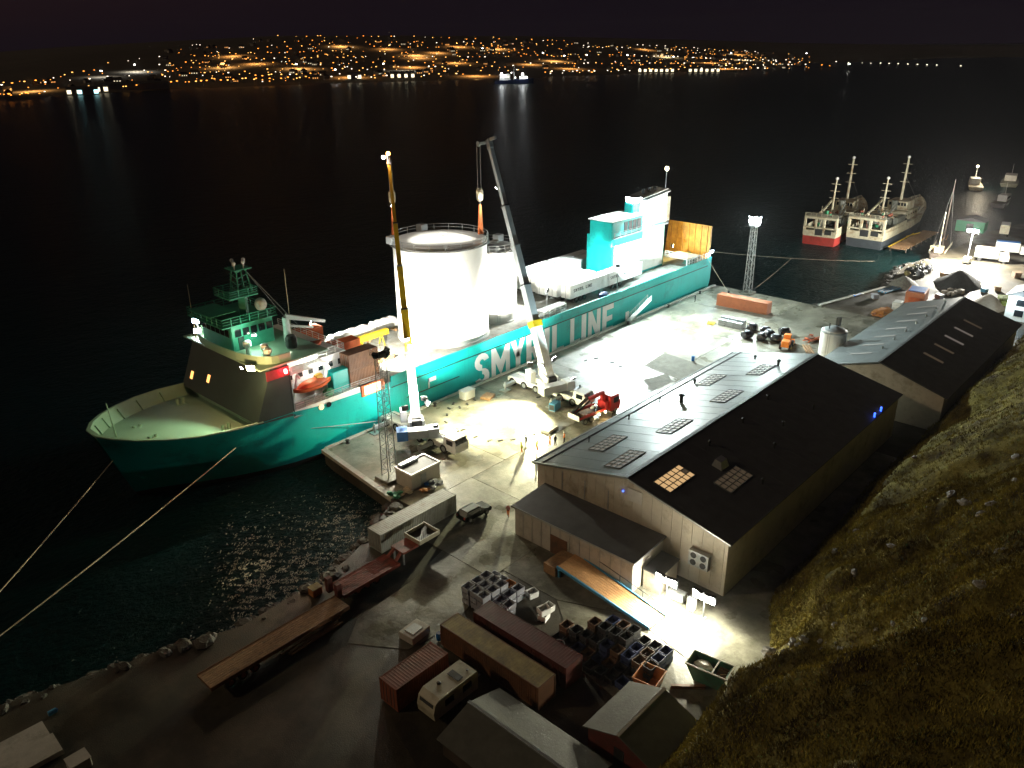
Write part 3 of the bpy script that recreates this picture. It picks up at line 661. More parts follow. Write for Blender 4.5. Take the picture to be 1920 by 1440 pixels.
# whaleback foredeck
ol = [(s[0], s[1], s[4]) for s in ST if s[0] <= -122]
def fd(sc, dz): return [(-121.5 + (x + 121.5) * sc, 11 - b * sc, z + dz * min(1, (b / 6) + .25)) for x, b, z in ol] + [(-121.5 + (x + 121.5) * sc, 11 + b * sc, z + dz * min(1, (b / 6) + .25)) for x, b, z in reversed(ol)]
def fr(sc, dz): return [(-121.5 + (x + 121.5) * sc, 11 - b * sc, z + dz) for x, b, z in ol] + [(-121.5 + (x + 121.5) * sc, 11 + b * sc, z + dz) for x, b, z in reversed(ol)]
wb(MB().loft([fr(1.003, -.1), fr(1.003, .1), fr(.975, .1), fr(.972, .02)], False, False), 'bow_rail_cap', M['foredeck'], SHIP)
def fi(dz, off):
    pts = []
    for s in ST:
        if s[0] > -122: continue
        x, bd_, bm_2, bw_, zt_ = s; z = zt_ - dz; t = min(1, (z - 1.5) / (zt_ - 1.5)); hb2 = max(.05, bm_2 + (bd_ - bm_2) * t ** 1.3 - off); xs2 = x + (dz / 11.0 * 4.0 * min(1, (-118 - x) / 20)) + (.25 if x < -139 else 0)
        pts.append((xs2, hb2, z))
    return [(x, 11 - b, z) for x, b, z in pts] + [(x, 11 + b, z) for x, b, z in reversed(pts)]
wb(MB().loft([fi(-.02, .22), fi(.6, .22), fi(1.2, .24), fi(1.76, .24)], False, False), 'bow_bulwark', M['foredeck'], SHIP, True)
f_ = fi(1.74, .1); n_ = len(ol)
wb(MB().loft([[f_[k], (f_[k][0], 11, f_[k][2] + .12), f_[2 * n_ - 1 - k]] for k in range(n_)] , False, False, False), 'foredeck', M['foredeck'], SHIP)
for k in range(5):
    for s_ in (-1, 1):
        i_ = 1 + k * .55; x_ = np.interp(i_, range(len(ol)), [o_[0] for o_ in ol]); b_ = np.interp(i_, range(len(ol)), [o_[1] for o_ in ol]); z_ = np.interp(i_, range(len(ol)), [o_[2] for o_ in ol])
        q_ = fi(.3, .45); q2_ = fi(1.7, .5); j_ = min(1 + k, n_ - 2 if 0 else len(ol) - 2); p_ = Vector(q_[j_ if s_ < 0 else len(q_) - 1 - j_]); p2_ = Vector(q2_[j_ if s_ < 0 else len(q_) - 1 - j_]); wb(MB().beam(p2_, p_, .12, .3), 'bulwark_stay', M['foredeck'], SHIP)
for x_, y_ in ((-134.5, 8.6), (-134.5, 13.4), (-126, 4.2), (-126, 17.8)):
    wb(MB().bar((x_, y_, 5.8), (x_, y_, 6.9), .25, None, 10).bar((x_ + .9, y_, 5.8), (x_ + .9, y_, 6.9), .25, None, 10).box(x_ - .4, y_ - .4, 5.7, x_ + 1.3, y_ + .4, 5.95), 'mooring_bitts', M['foredeck'], SHIP)
wb(MB().bar((-137.8, 11, 6.6), (-138.2, 11, 12.4), .14, .06), 'jackstaff', M['foredeck'], SHIP)
# forward superstructure
fp = [(-122.9, 7.0), (-119.7, 14.6), (-117.1, 14.6), (-117.1, 6.4)]
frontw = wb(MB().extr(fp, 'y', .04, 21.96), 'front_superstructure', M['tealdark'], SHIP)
nF = Vector((-7.6, 0, 3.2)).normalized()
for px, py in ((360, 703), (391, 710)):
    p = Vector(atplane(px, py, (-122.9, 0, 7.0), nF)); wb(MB().beam(p, p + nF * .05, .7, 1.2, up=(0, 0, 1)), 'window', E_['win'], SHIP, parent=frontw)
aft = wb(MB().box(-117.05, 3.0, 6.1, -105, 21.9, 12.5).box(-117.05, .1, 6.1, -105, 3.0, 7.1), 'accommodation_block', M['white'], SHIP)
for k in range(6): wb(MB().box(-115.6 + k * 1.8, 2.94, 10.6, -114.8 + k * 1.8, 2.99, 11.5), 'window', M['glass'], SHIP, parent=aft)
wb(MB().box(-117.0, 0.05, 6.2, -116.8, 3, 13.3), 'side_screen', M['tealdark'], SHIP)
bd = wb(MB().box(-121.4, .02, 14.6, -110, 21.98, 14.8), 'bridge_deck', M['foredeck'], SHIP)
mb = MB(); arc = [(-116.2 - 5.4 * math.sin(R(a)) ** .6, 11 - 10.6 * math.cos(R(a))) for a in range(0, 181, 9)]
for k in range(len(arc) - 1):
    (xa, ya), (xb, yb) = arc[k], arc[k + 1]; mb.beam((xa, ya, 15.4), (xb, yb, 15.4), .14, 1.2)
wb(mb, 'bridge_bulwark', M['foredeck'], SHIP)
wb(MB().box(-116.9, .3, 12.5, -110, 3.0, 12.62).box(-117, 3.0, 12.5, -110.2, 21.7, 14.6), 'bridge_base', M['white'], SHIP)
# wheelhouse, mast platforms and the mast
wh = wb(MB().bbox(-120, 9.4, 14.8, -113, 18.2, 18.8, .15), 'wheelhouse', M['greensteel'], SHIP)
for k in range(5): wb(MB().box(-119.4 + k * 1.3, 9.33, 16.9, -118.4 + k * 1.3, 9.39, 18.0), 'window', M['glass'], SHIP, parent=wh)
for k in range(6): wb(MB().box(-120.07, 10 + k * 1.35, 16.9, -120.01, 11.1 + k * 1.35, 18.0), 'window', M['glass'], SHIP, parent=wh)
wb(MB().box(-119.0, 9.28, 14.85, -118.1, 9.38, 16.8), 'door', M['tealdark'], SHIP, parent=wh)
wb(MB().box(-121.6, 8.6, 18.8, -112.6, 18.9, 18.95), 'wheelhouse_roof', M['greensteel'], SHIP, parent=wh)
wb(rails(MB(), [(-121.5, 8.7, 18.95), (-112.7, 8.7, 18.95), (-112.7, 18.8, 18.95), (-121.5, 18.8, 18.95)], 1.2, .07, 1.4, True), 'railing', M['greensteel'], SHIP)
wb(MB().box(-122.2, 10.5, 20.3, -118.2, 16.5, 20.42), 'canopy', M['greensteel'], SHIP)
mast = wb(MB().beam((-116, 12, 18.9), (-116, 12, 22.4), 1.3, 1.0), 'mast', M['greensteel'], SHIP)
wb(MB().box(-119.2, 9.8, 22.3, -114.6, 14.2, 22.5), 'mast_platform', M['greensteel'], SHIP, parent=mast)
wb(rails(MB(), [(-119.2, 9.8, 22.5), (-114.6, 9.8, 22.5), (-114.6, 14.2, 22.5), (-119.2, 14.2, 22.5)], 1.0, .06, 1.3, True), 'mast_railing', M['greensteel'], SHIP, parent=mast)
mb = MB()
for dx, dy in ((-1, -1), (1, -1), (1, 1), (-1, 1)):
    mb.bar((-116 + dx * 1.1, 12 + dy * 1.1, 22.4), (-116 + dx * .7, 12 + dy * .7, 26.2), .13, .1)
for k in range(4):
    z = 23 + k * .95; mb.bar((-117, 11, z), (-115, 11, z + .5), .06).bar((-117, 13, z), (-115, 13, z + .5), .06).bar((-117, 11, z), (-117, 13, z + .5), .06)
mb.box(-117.4, 10.6, 26.1, -114.6, 13.4, 26.25)
wb(mb, 'mast_tower', M['greensteel'], SHIP, parent=mast)
for dx, dy in ((-1.1, -1), (.3, -1.1), (1.1, .2), (-.3, 1)):
    wb(MB().bar((-116 + dx, 12 + dy, 26.2), (-116 + dx, 12 + dy, 27.0), .07).blob((-116 + dx, 12 + dy, 27.2), .28, .28, .3), 'mast_lamp', M['white'], SHIP, parent=mast)
wb(MB().blob((-114.2, 10.2, 20.6), .9, .9, 1.0, 12, 8), 'radome', M['white'], SHIP, True)
for (x, y, z0, z1) in ((-109.2, 11, 14.0, 24.8), (-121, 18.6, 15, 23.5)):
    wb(MB().bar((x, y, z0), (x + .1, y, z1), .11, .04), 'whip_aerial', M['trawlwhite'], SHIP)
for q in ((-113, 9, 24), (-112.6, 13, 24)): wb(MB().bar((-115.2, 12, 26), (q[0] + 5, q[1], 14.8), .05), 'mast_stay', M['wire'], SHIP)
# white deck crane aft of the wheelhouse
dcr = wb(MB().bar((-112, 7.5, 14.6), (-112, 7.5, 18.6), .55, .5, 10), 'deck_crane_post', M['white'], SHIP)
wb(MB().beam((-112, 7.5, 18.7), (-106.4, 5.6, 17.0), .75, .7, .45, .4).beam((-112, 7.9, 17.2), (-108, 6.6, 16.2), .3, .3), 'deck_crane_jib', M['white'], SHIP, parent=dcr)
wb(MB().bar((-113.5, 4.2, 12.5), (-113.5, 4.2, 15.2), .22).lathe((-113.5, 4.2, 15.0), [(.75, 0), (.85, .3), (.85, 1.5), (.6, 1.9)], 12), 'ventilator', M['darksteel'], SHIP)
for (x, y) in ((-118, 4), (-119, 7), (-118.6, 2.2), (-117.4, 18.5)): wb(MB().lathe((x, y, 14.8), [(.35, 0), (.35, 1.1), (.6, 1.3), (.6, 1.9), (.3, 2.1)], 10), 'ventilator', M['white'], SHIP)
wb(rails(MB(), [(-116.5, .2, 12.6), (-110.2, .2, 12.6)], 1.1, .05), 'railing', M['white'], SHIP)
wb(rails(MB(), [(-110, 3.2, 12.5), (-105.1, 3.2, 12.5), (-105.1, 21.6, 12.5)], 1.1, .05), 'railing', M['white'], SHIP)
wb(rails(MB(), [(-116.6, .1, 7.1), (-105, .1, 7.1), (-99, .1, 6.95)], 1.0, .05), 'railing', M['steel'], SHIP)
wb(MB().bbox(-109.2, 1.0, 7.1, -106.0, 2.6, 10.4, .1), 'deck_locker', M['teal'], SHIP)
wb(MB().blob((-110.3, .9, 7.7), 1.0, .6, .7, 9, 6, .2), 'net_bundle', M['netgreen'], SHIP)
for x in (-115.2, -109.9): wb(MB().beam((x, 2.8, 7.1), (x, .9, 12.0), .25, .35).beam((x, .9, 12.0), (x, .2, 11.6), .2, .3), 'davit', M['white'], SHIP)
# portholes, bow marks, hull lettering
for k, (px, py) in enumerate(((561, 776), (577, 768), (602, 763), (616, 758))):
    q = aty(px, py, .1); wb(MB().disc((q[0], -.02 + max(0, (-112 - q[0]) * .09), q[2]), (0, 1, 0), .42, .12), 'porthole', E_['win'] if k in (0, 2) else M['glass'], SHIP)
LET = [('S', -80.1, -76.4, -1.3, 4.9), ('M', -75.8, -70.9, -1.35, 4.9), ('Y', -70.6, -66.6, -1.3, 4.9), ('R', -66.2, -62.0, -1.3, 4.9), ('I', -60.9, -59.4, -1.3, 4.9), ('L', -58.6, -54.9, -1.3, 4.9),
       ('L', -52.9, -49.6, -1.25, 4.85), ('I', -49.2, -47.7, -1.25, 4.85), ('N', -47.0, -42.8, -1.25, 4.85), ('E', -42.1, -38.2, -1.25, 4.85)]
for ch, a, b, c, d in LET:
    tag(wb(glyph(MB(), ch, a, b, c, d, -.03, .03), 'hull_letter', M['letter'], SHIP), 'white letter %s on the teal hull side' % ch)
wb(MB().box(-91.2, -.06, 3.4, -89.4, -.03, 4.1).box(-91.2, -.06, 2.2, -90.9, -.03, 4.1), 'draught_mark', M['letter'], SHIP)
wb(MB().box(-33.6, -.06, -1.2, -32.3, -.03, 1.6), 'draught_mark', M['letter'], SHIP)
for px, py, zz in ((357, 838, 3.8), (216, 857, 4.5), (233, 861, 4.2), (470, 812, 4.4)):
    q = atz(px, py, zz); wb(MB().blob((q[0], q[1], zz), .5, .35, .25, 8, 5), 'fairlead', M['contyellow'] if px < 300 else M['white'], SHIP)
# lit cargo opening below the brown boxes
opn = wb(MB().box(-104.9, -.12, 5.3, -100.4, .1, 7.15), 'cargo_opening', M['orange'], SHIP)
wb(MB().box(-104.4, -.18, 5.5, -101.2, -.125, 6.9), 'lit_bay', emat('lit_bay', (1.0, .72, .3), 2.2), SHIP, parent=opn)
# red sidelight on its dark board
sl = wb(MB().box(-120.6, -.1, 12.9, -117.0, .05, 14.3), 'sidelight_board', mat('dark_red_board', (.16, .01, .015), .5), SHIP)
q = (-117.7, -.35, 13.7); wb(MB().lathe((q[0], q[1], q[2] - .3), [(.22, 0), (.25, .3), (.22, .6)], 10), 'sidelight', E_['red'], SHIP, parent=sl)
light('POINT', 'sidelight_light', (q[0] + 70, q[1] - .4 - 11, q[2] - ZW), 260, (1, .05, .08), SHIP, .15)
# bridge wing lamps
lamp_head(SHIP, (-120.2, 19.5, 17.5), E_['blue'], .5, (-.8, -.6, -.2)); wb(MB().bar((-120, 19.6, 14.8), (-120, 19.6, 17.5), .14), 'lamp_post', M['white'], SHIP)
lamp_head(SHIP, (-119.9, 20.2, 15.7), E_['white'], .5, (-.3, -.8, -.3))
def slight(x, y, z, w, c, size=.3, kind='POINT', target=None, angle=120): return light(kind, 'ship_lamp_light', (x + 70, y - 11, z - ZW), w, c, SHIP, size, target, angle)
slight(-119.0, 17.8, 17.0, 420, COOL); slight(-119.0, 19.0, 15.9, 260, WHITE)
lamp_head(SHIP, (-121.5, 2.2, 14.7), E_['warm'], .55, (-.7, -.5, -.2)); slight(-123.8, -1.2, 15.0, 2000, (1, .60, .26))
lamp_head(SHIP, (-117.6, 7.2, 17.4), E_['white'], .3, (-.3, -.5, -.8)); slight(-118.2, 6.6, 17.2, 480, (.55, 1.0, .72))
lamp_head(SHIP, (-121.9, 4.0, 14.4), E_['white'], .22, (-1, 0, -.5)); slight(-122.5, 4.0, 14.3, 4600, (.74, 1.0, .66), .2, 'SPOT', (-136, 5.0, 8.5), 95)  # second lamp here is added to light the foredeck
lamp_head(SHIP, (-112.5, 2.7, 12.2), E_['white'], .35, (0, -1, -.6)); slight(-111.5, .6, 12.6, 2600, WHITE)
lamp_head(SHIP, (-116.0, 3.2, 13.9), E_['white'], .3, (.6, -.4, -.6)); slight(-114.2, 3.6, 14.6, 500, (1, .95, .75))
# engine casing with funnel, aft
cas = wb(MB().box(-30.2, 6.6, 6.06, -9.2, 13.6, 16.4), 'casing', M['teal'], SHIP)
wb(MB().box(-29.4, 6.5, 6.6, -9.6, 6.58, 16.0), 'casing_glare_panel', M['white'], SHIP, parent=cas)  # white panel on the teal side puts floodlit glare into the paint
wb(MB().bbox(-31, 6.2, 14.5, -19, 12.4, 19.9, .2), 'fan_room', M['teal'], SHIP, parent=cas)
wb(MB().box(-31.2, 6.0, 19.9, -18.8, 12.6, 20.1), 'fan_room_roof', M['white'], SHIP, parent=cas)
for k in range(4): wb(MB().box(-26.6 + k * 1.7, 6.1, 17.2, -25.3 + k * 1.7, 6.19, 19.3), 'louvre', M['darksteel'], SHIP, parent=cas)
wb(MB().box(-30.6, 5.9, 16.2, -8.8, 6.6, 16.42), 'casing_walkway', M['steel'], SHIP, parent=cas)
wb(rails(MB(), [(-30.4, 5.95, 16.42), (-9, 5.95, 16.42)], 1.1, .05, 2.0), 'casing_railing', M['steel'], SHIP, parent=cas)
fun = wb(MB().loft([[(-17.4, 7.2, 16.4), (-7.6, 7.2, 16.4), (-7.6, 12.6, 16.4), (-17.4, 12.6, 16.4)], [(-16.6, 7.5, 22.2), (-7.4, 7.5, 23.0), (-7.4, 12.4, 23.0), (-16.6, 12.4, 22.2)]]), 'funnel', M['white'], SHIP)
wb(MB().beam((-17.2, 10, 22.5), (-6.6, 10, 23.4), 5.6, .22).beam((-17, 10, 23.0), (-6.8, 10, 23.9), 4.6, .15), 'funnel_cap', M['steel'], SHIP, parent=fun)
for k in range(3): wb(MB().bar((-14 + k * 2.4, 10, 22.6), (-14 + k * 2.4, 10, 24.6), .42, .42, 10), 'exhaust_pipe', M['darksteel'], SHIP, parent=fun)
wb(MB().box(-7.4, 7.6, 16.4, -5.8, 12.0, 22.0), 'funnel_trunk', M['trawlwhite'], SHIP, parent=fun)
tp = wb(MB().bbox(-20.6, 8.2, 16.4, -18.0, 10.6, 22.3, .2), 'lamp_trunk', M['teal'], SHIP)
for dx, dy, fc in ((-.9, -.9, (-1, -.7, -.35)), (.2, -1.2, (-.2, -1, -.4)), (-.9, .6, (-1, .1, -.3)), (.9, -1.0, (.5, -1, -.4))):
    lamp_head(SHIP, (-19.3 + dx, 9.0 + dy, 23.0), E_['cool'], .75, fc)
light('SPOT', 'ship_lamp_light', (-20.4 + 70, 7.0 - 11, 23.4 - ZW), 240000, (.86, 1.0, .97), SHIP, .6, (-39, -25, 0), 78, 1.0)
light('SPOT', 'ship_lamp_light', (-20.6 + 70, 8.0 - 11, 23.8 - ZW), 60000, (.88, 1.0, .98), SHIP, .6, (-42, 13, 8), 72, 1.0)
light('SPOT', 'ship_lamp_light', (-18.4 + 70, 6.0 - 11, 22.6 - ZW), 26000, COOL, SHIP, .4, (-16, -8, 2), 140, .8)
slight(-20.6, 7.2, 23.2, 3500, COOL, .4)
for y_ in (7.2, 9.4): lamp_head(SHIP, (-31.3, y_, 20.7), E_['cool'], .4, (-1, .2, -.7))  # lamp pair added to whiten the trailer roofs
light('SPOT', 'ship_lamp_light', (-32.2 + 70, 8.0 - 11, 20.6 - ZW), 90000, (.88, 1.0, .98), SHIP, .5, (-43, 12.5, 9), 118, 1.0)
am = wb(MB().bar((-6.2, 9, 22.0), (-6.0, 9, 28.0), .12, .06), 'aft_mast', M['steel'], SHIP)
wb(MB().blob((-6, 9, 28.3), .42, .42, .5), 'masthead_lamp', E_['warm'], SHIP, parent=am)
# stern: amber ramp door, mooring deck, rails
wb(MB().box(2.3, .6, 6.3, 2.75, 12.6, 14.5), 'ramp_door', M['amber'], SHIP)
wb(MB().extr([(1.0, 6.1), (2.29, 6.1), (2.29, 14.2)], 'y', .5, .8).extr([(1.0, 6.1), (2.29, 6.1), (2.29, 14.2)], 'y', 12.3, 12.6), 'door_brace', M['amber'], SHIP)
for k in range(7): wb(MB().box(2.1, 1.4 + k * 1.7, 6.4, 2.29, 1.6 + k * 1.7, 14.3), 'door_stiffener', M['amber'], SHIP)
wb(rails(MB(), [(-8.8, .25, 6.95), (2.4, .25, 6.95)], 1.2, .06, 1.2), 'railing', M['white'], SHIP)
wb(rails(MB(), [(-8.6, .4, 8.4), (-8.6, 6.4, 8.4)], 1.2, .06, 1.2), 'railing', M['white'], SHIP)
wb(MB().box(-8.6, .3, 8.2, -2.5, 6.4, 8.38).box(-8.4, .35, 6.1, -8.2, .55, 8.2).box(-2.8, .35, 6.1, -2.6, .55, 8.2), 'mooring_platform', M['deck'], SHIP)
for x, y in ((-3.5, 3), (-1, 3.4), (0.4, 5.5)): wb(MB().disc((x, y, 7.0), (1, 0, 0), .75, 1.5).box(x - 1, y - .9, 6.06, x + 1, y + .9, 6.4), 'mooring_winch', M['green'], SHIP)
lamp_head(SHIP, (-5.2, 6.6, 10.2), E_['warm'], .45, (.6, -.6, -.2)); slight(-4.2, 5.4, 10.2, 2200, (1, .68, .22))
lamp_head(SHIP, (2.2, -.1, 8.4), E_['blue'], .4, (-.5, -1, -.2)); slight(2.0, -.9, 8.2, 500, (.6, .85, 1))

# ================================================================ CARGO ON DECK
def container(label, x, y, z, L=6.06, m='orange', roof=None, rz=0.0, w=2.44, h=2.59, group=None, name='shipping_container'):
    # x, y: centre, long axis along x before turning
    T = thing(name, label, 'container', (x, y, z), rz, group)
    mm = M[m]; rm = M[roof] if roof else mm; a = L / 2; b = w / 2
    for s_ in (-1, 1):
        mb = MB(); n_ = int(L / .28); pts = []
        for k in range(n_):
            x0 = -a + .08 + (L - .16) * k / n_; d = (L - .16) / n_
            pts += [(x0, b - .05), (x0 + d * .35, b - .05), (x0 + d * .5, b - .012), (x0 + d * .85, b - .012)]
        pts.append((a - .08, b - .05))
        mb.loft([[(px, s_ * py, .12) for px, py in pts], [(px, s_ * py, h - .1) for px, py in pts]], False, False, False)
        mb.build('side_panel', mm, T)
    mb = MB(); n_ = int(L / .32)
    for k in range(n_):
        x0 = -a + .06 + (L - .12) * k / n_; d = (L - .12) / n_
        mb.add([(x0, -b + .04, h - .03), (x0 + d * .5, -b + .04, h - .03), (x0 + d * .5, b - .04, h - .03), (x0, b - .04, h - .03)], [(0, 1, 2, 3)])
        mb.add([(x0 + d * .5, -b + .04, h - .03), (x0 + d * .75, -b + .04, h - .008), (x0 + d * .75, b - .04, h - .008), (x0 + d * .5, b - .04, h - .03), (x0 + d, -b + .04, h - .03), (x0 + d, b - .04, h - .03)], [(0, 1, 2, 3), (1, 4, 5, 2)])
    mb.build('roof_panel', rm, T)
    f = MB()
    for sx in (-1, 1):
        for sy in (-1, 1): f.box(sx * (a - .06) - .06, sy * (b - .06) - .06, 0, sx * (a - .06) + .06, sy * (b - .06) + .06, h)
    for sy in (-1, 1):
        f.box(-a + .12, sy * (b - .05) - .05, 0.005, a - .12, sy * (b - .05) + .05, .12); f.box(-a + .12, sy * (b - .04) - .04, h - .1, a - .12, sy * (b - .04) + .04, h - .005)
    for sx in (-1, 1): f.box(sx * (a - .05) - .05, -b + .12, 0.005, sx * (a - .05) + .05, b - .12, .14).box(sx * (a - .05) - .05, -b + .12, h - .12, sx * (a - .05) + .05, b - .12, h - .005)
    f.build('frame', mm, T)
    MB().box(a - .06, -b + .12, .14, a - .03, b - .12, h - .12).build('end_panel', mm, T)
    for s_ in (-1, 1):
        d = MB().box(-a + .02, min(s_ * .01, s_ * (b - .12)), .14, -a + .06, max(s_ * .01, s_ * (b - .12)), h - .12).build('door', mm, T)
        for q in (.3, .75): MB().bar((-a + .0, s_ * q, .2), (-a + .0, s_ * q, h - .2), .025, None, 5).build('lock_rod', M['steel'], d)
    return T
# red-orange containers behind the superstructure
for i, (x, y, z, lb) in enumerate([(-101.6, 19.6, 6.07, 'red orange container at the foot of the far stack behind the superstructure'), (-101.6, 19.6, 8.68, 'red orange container on top of the far stack behind the superstructure'),
                                   (-100.9, 16.2, 6.07, 'red orange container second from the far rail on the ship deck'), (-101.4, 12.9, 6.07, 'red orange container amidships beside the yellow lifting beam'),
                                   (-101.2, 9.6, 6.07, 'lower red orange container between brown boxes and midships container'), (-101.2, 9.6, 8.68, 'upper red orange container between brown boxes and midships container'), (-101.0, 6.3, 6.07, 'red orange container directly behind the brown boxes')]):
    container(lb, x, y, z, 6.06, 'orange', group=None)
container('brown weathered container under another one at the ship rail', -103.4, 1.9, 7.18, 5.6, 'contbrown')
container('brown weathered container on top of its twin at the ship rail', -103.4, 1.9, 9.79, 5.6, 'contbrown')
MB().box(-106.2, .7, 6.06, -100.6, 3.1, 7.17).build('container_pedestal', M['steel'], None)
tag(bpy.data.objects['container_pedestal'], 'low grey steel pedestal under the brown containers', 'pedestal')

def storage_tank(label, x, y, r, h, vents):
    T = thing('storage_tank', label, 'tank', (x, y, 6.07))
    MB().lathe((0, 0, 0), [(r + .25, 0), (r + .25, .3), (r, .32), (r, h), (r + .12, h + .02), (r + .12, h + .2), (r - .05, h + .22), (r * .5, h + .75), (.01, h + .95)], 64, True, False).build('shell', M['tankwhite'], T, True)
    for k in range(1, 5):
        MB().lathe((0, 0, h * k / 5), [(r + .002, -.03), (r + .03, 0), (r + .002, .03)], 64, False, False).build('weld_band', M['tankwhite'], T, True)
    n_ = 40; rr = r + .35
    mb = MB(); ring = lambda q, z: [(q * math.cos(2 * math.pi * k / n_), q * math.sin(2 * math.pi * k / n_), z) for k in range(n_)]
    for z in (h + .75, h + 1.3):
        pts = ring(rr, z)
        for k in range(n_): mb.bar(pts[k], pts[(k + 1) % n_], .045, None, 4)
    for k in range(0, n_, 2):
        c, s_ = math.cos(2 * math.pi * k / n_), math.sin(2 * math.pi * k / n_); mb.bar((rr * c, rr * s_, h + .05), (rr * c, rr * s_, h + 1.3), .05, None, 4)
    mb.build('railing', M['galv'], T)
    MB().lathe((0, 0, 0), [(r + .12, h - .12), (r + .6, h - .12), (r + .6, h - .02), (r + .12, h - .02)], 64, False, False).build('walkway', M['galv'], T)
    for a in vents:
        c, s_ = math.cos(R(a)), math.sin(R(a)); v = MB().bbox(c * (r + .1) - .8, s_ * (r + .1) - .8, h + .2, c * (r + .1) + .8, s_ * (r + .1) + .8, h + 1.5, .08).build('vent_box', M['boomgrey'], T)
    MB().lathe((.8, 0, h + .9), [(.5, -.3), (.5, .15), (.75, .15), (.75, .3), (.1, .45)], 14).build('roof_hatch', M['tankwhite'], T)
    for k in range(3): MB().box(-r * .98 + k * .0, -.1, .5 + k, -r, .1, .6 + k)
    lad = MB()
    la = R(235); px, py = (r + .18) * math.cos(la), (r + .18) * math.sin(la); tx_, ty_ = -math.sin(la), math.cos(la)
    for s_ in (-.25, .25): lad.bar((px + tx_ * s_, py + ty_ * s_, .4), (px + tx_ * s_, py + ty_ * s_, h + 1.2), .035, None, 4)
    for k in range(int(h / .5)): lad.bar((px - tx_ * .25, py - ty_ * .25, .6 + k * .5), (px + tx_ * .25, py + ty_ * .25, .6 + k * .5), .02, None, 4)
    lad.build('ladder', M['galv'], T)
    return T
storage_tank('tall wide white storage tank standing on the ship deck, hung from both cranes', -77.2, 10.9, 8.4, 17.4, (150, 70))
storage_tank('narrower white storage tank behind the wide one on the ship deck', -64.3, 10.2, 4.5, 14.0, (30,))

def box_trailer(label, x, y, L=13.2, group=None, text=False):
    T = thing('box_trailer', label, 'trailer', (x, y, 6.07), 0, group)
    MB().bbox(-L / 2, -1.27, 1.15, L / 2, 1.27, 4.0, .06).build('box_body', M['white'], T)
    for s_ in (-1, 1): MB().box(-L / 2 - .05, min(s_ * .02, s_ * 1.2), 1.3, -L / 2 - .005, max(s_ * .02, s_ * 1.2), 3.85).build('rear_door', M['white'], T)
    MB().box(-L / 2 - .08, -.06, 1.3, -L / 2 - .055, .06, 3.85).build('lock_bar', M['steel'], T)
    MB().box(-L / 2 + .2, -.5, .8, L / 2 - .2, .5, 1.14).build('chassis', M['darksteel'], T)
    for k in range(3):
        for s_ in (-1, 1): MB().disc((-L / 2 + 2.2 + k * 1.35, s_ * 1.02, .52), (0, 1, 0), .52, .36).build('wheel', M['rubber'], T)
    for s_ in (-1, 1): MB().box(L / 2 - 2.6, s_ * .7 - .08, 0, L / 2 - 2.4, s_ * .7 + .08, .85).build('landing_leg', M['steel'], T)
    if text:
        mb = MB(); xx = -L / 2 + (1.0 if text == 1 else .4)
        for ch in 'SMYRIL LINE':
            if ch == ' ': xx += .5; continue
            w_ = .2 if ch == 'I' else .52; glyph(mb, ch, xx, xx + w_, 2.4, 3.1, -1.275, .012); xx += w_ + .13
        mb.build('lettering', M['darksteel'], T)
    return T
lanes = [4.9, 7.9, 10.9, 13.9, 16.9, 19.9]
ordn = ['first', 'second', 'third', 'fourth', 'fifth', 'sixth']
for r_, x in enumerate((-43.0, -29.0)):
    for i, y in enumerate(lanes):
        if r_ == 1 and 6 < y < 14.5: continue
        box_trailer('white box trailer, %s lane from the quay, deck row %s' % (ordn[i], 'by the tanks' if r_ == 0 else 'by the funnel casing'), x + (0.5 if i % 2 else 0) + (1.2 if r_ == 0 and i == 0 else 0), y, 13.2, None, 1 if i == 0 else 0)
# loads on the far side forward of the tanks
def long_load(label, x0, x1, y, m, r):
    T = thing('covered_load', label, 'cargo', ((x0 + x1) / 2, y, 6.07)); L = x1 - x0
    mb = MB(); rings = []
    for k in range(13):
        x = -L / 2 + L * k / 12; s_ = (.82 if k in (0, 12) else 1) * (1 + .05 * math.sin(k * 2.1))
        rings.append([(x, r * s_ * math.cos(t), .45 + r * .95 * s_ + r * .95 * s_ * math.sin(t)) for t in [math.pi * 2 * j / 12 for j in range(12)]])
    mb.loft(rings); mb.build('tarpaulin', M[m], T, True)
    for k in (-1, 0, 1): MB().box(k * L * .35 - .2, -r, 0, k * L * .35 + .2, r, .5).build('cradle', M['wood'], T)
    for k in range(5): MB().lathe((0, 0, 0), [(r * 1.02, -.05), (r * 1.02, .05)], 16, False, False)
    return T
long_load('long white wrapped load lying along the far rail near red containers', -97.6, -88.2, 18.6, 'white', 1.35)
long_load('second white wrapped load along the far rail beside the wide tank', -87.6, -81.5, 19.6, 'white', 1.2)
T = thing('lifting_beam', 'yellow steel lifting beam laid on trestles on the ship deck', 'beam', (-93.5, 14.6, 6.07))
MB().box(-6, -.25, 1.9, 6, .25, 2.6).box(-6, -.4, 2.6, 6, .4, 2.72).box(-6, -.4, 1.8, 6, .4, 1.9).build('girder', M['yellow'], T)
for x in (-4.5, 0, 4.5): MB().beam((x, -.8, 0), (x, -.1, 1.8), .15, .15).beam((x, .8, 0), (x, .1, 1.8), .15, .15).build('trestle', M['yellow'], T)
T = thing('timber_stack', 'pale timber bundle lying on the ship deck before the wide tank', 'timber', (-94.6, 8.6, 6.07))
for k in range(5):
    for j in range(3): MB().box(-2.6 + RND.uniform(-.2, .2), -1.1 + k * .45, j * .3, 2.6 + RND.uniform(-.2, .2), -.7 + k * .45, j * .3 + .27).build('plank', M['wood'], T)
T = thing('deck_trestle', 'white steel trestle frame standing by the ship rail near the narrower tank', 'frame', (-55.5, 2.6, 6.07))
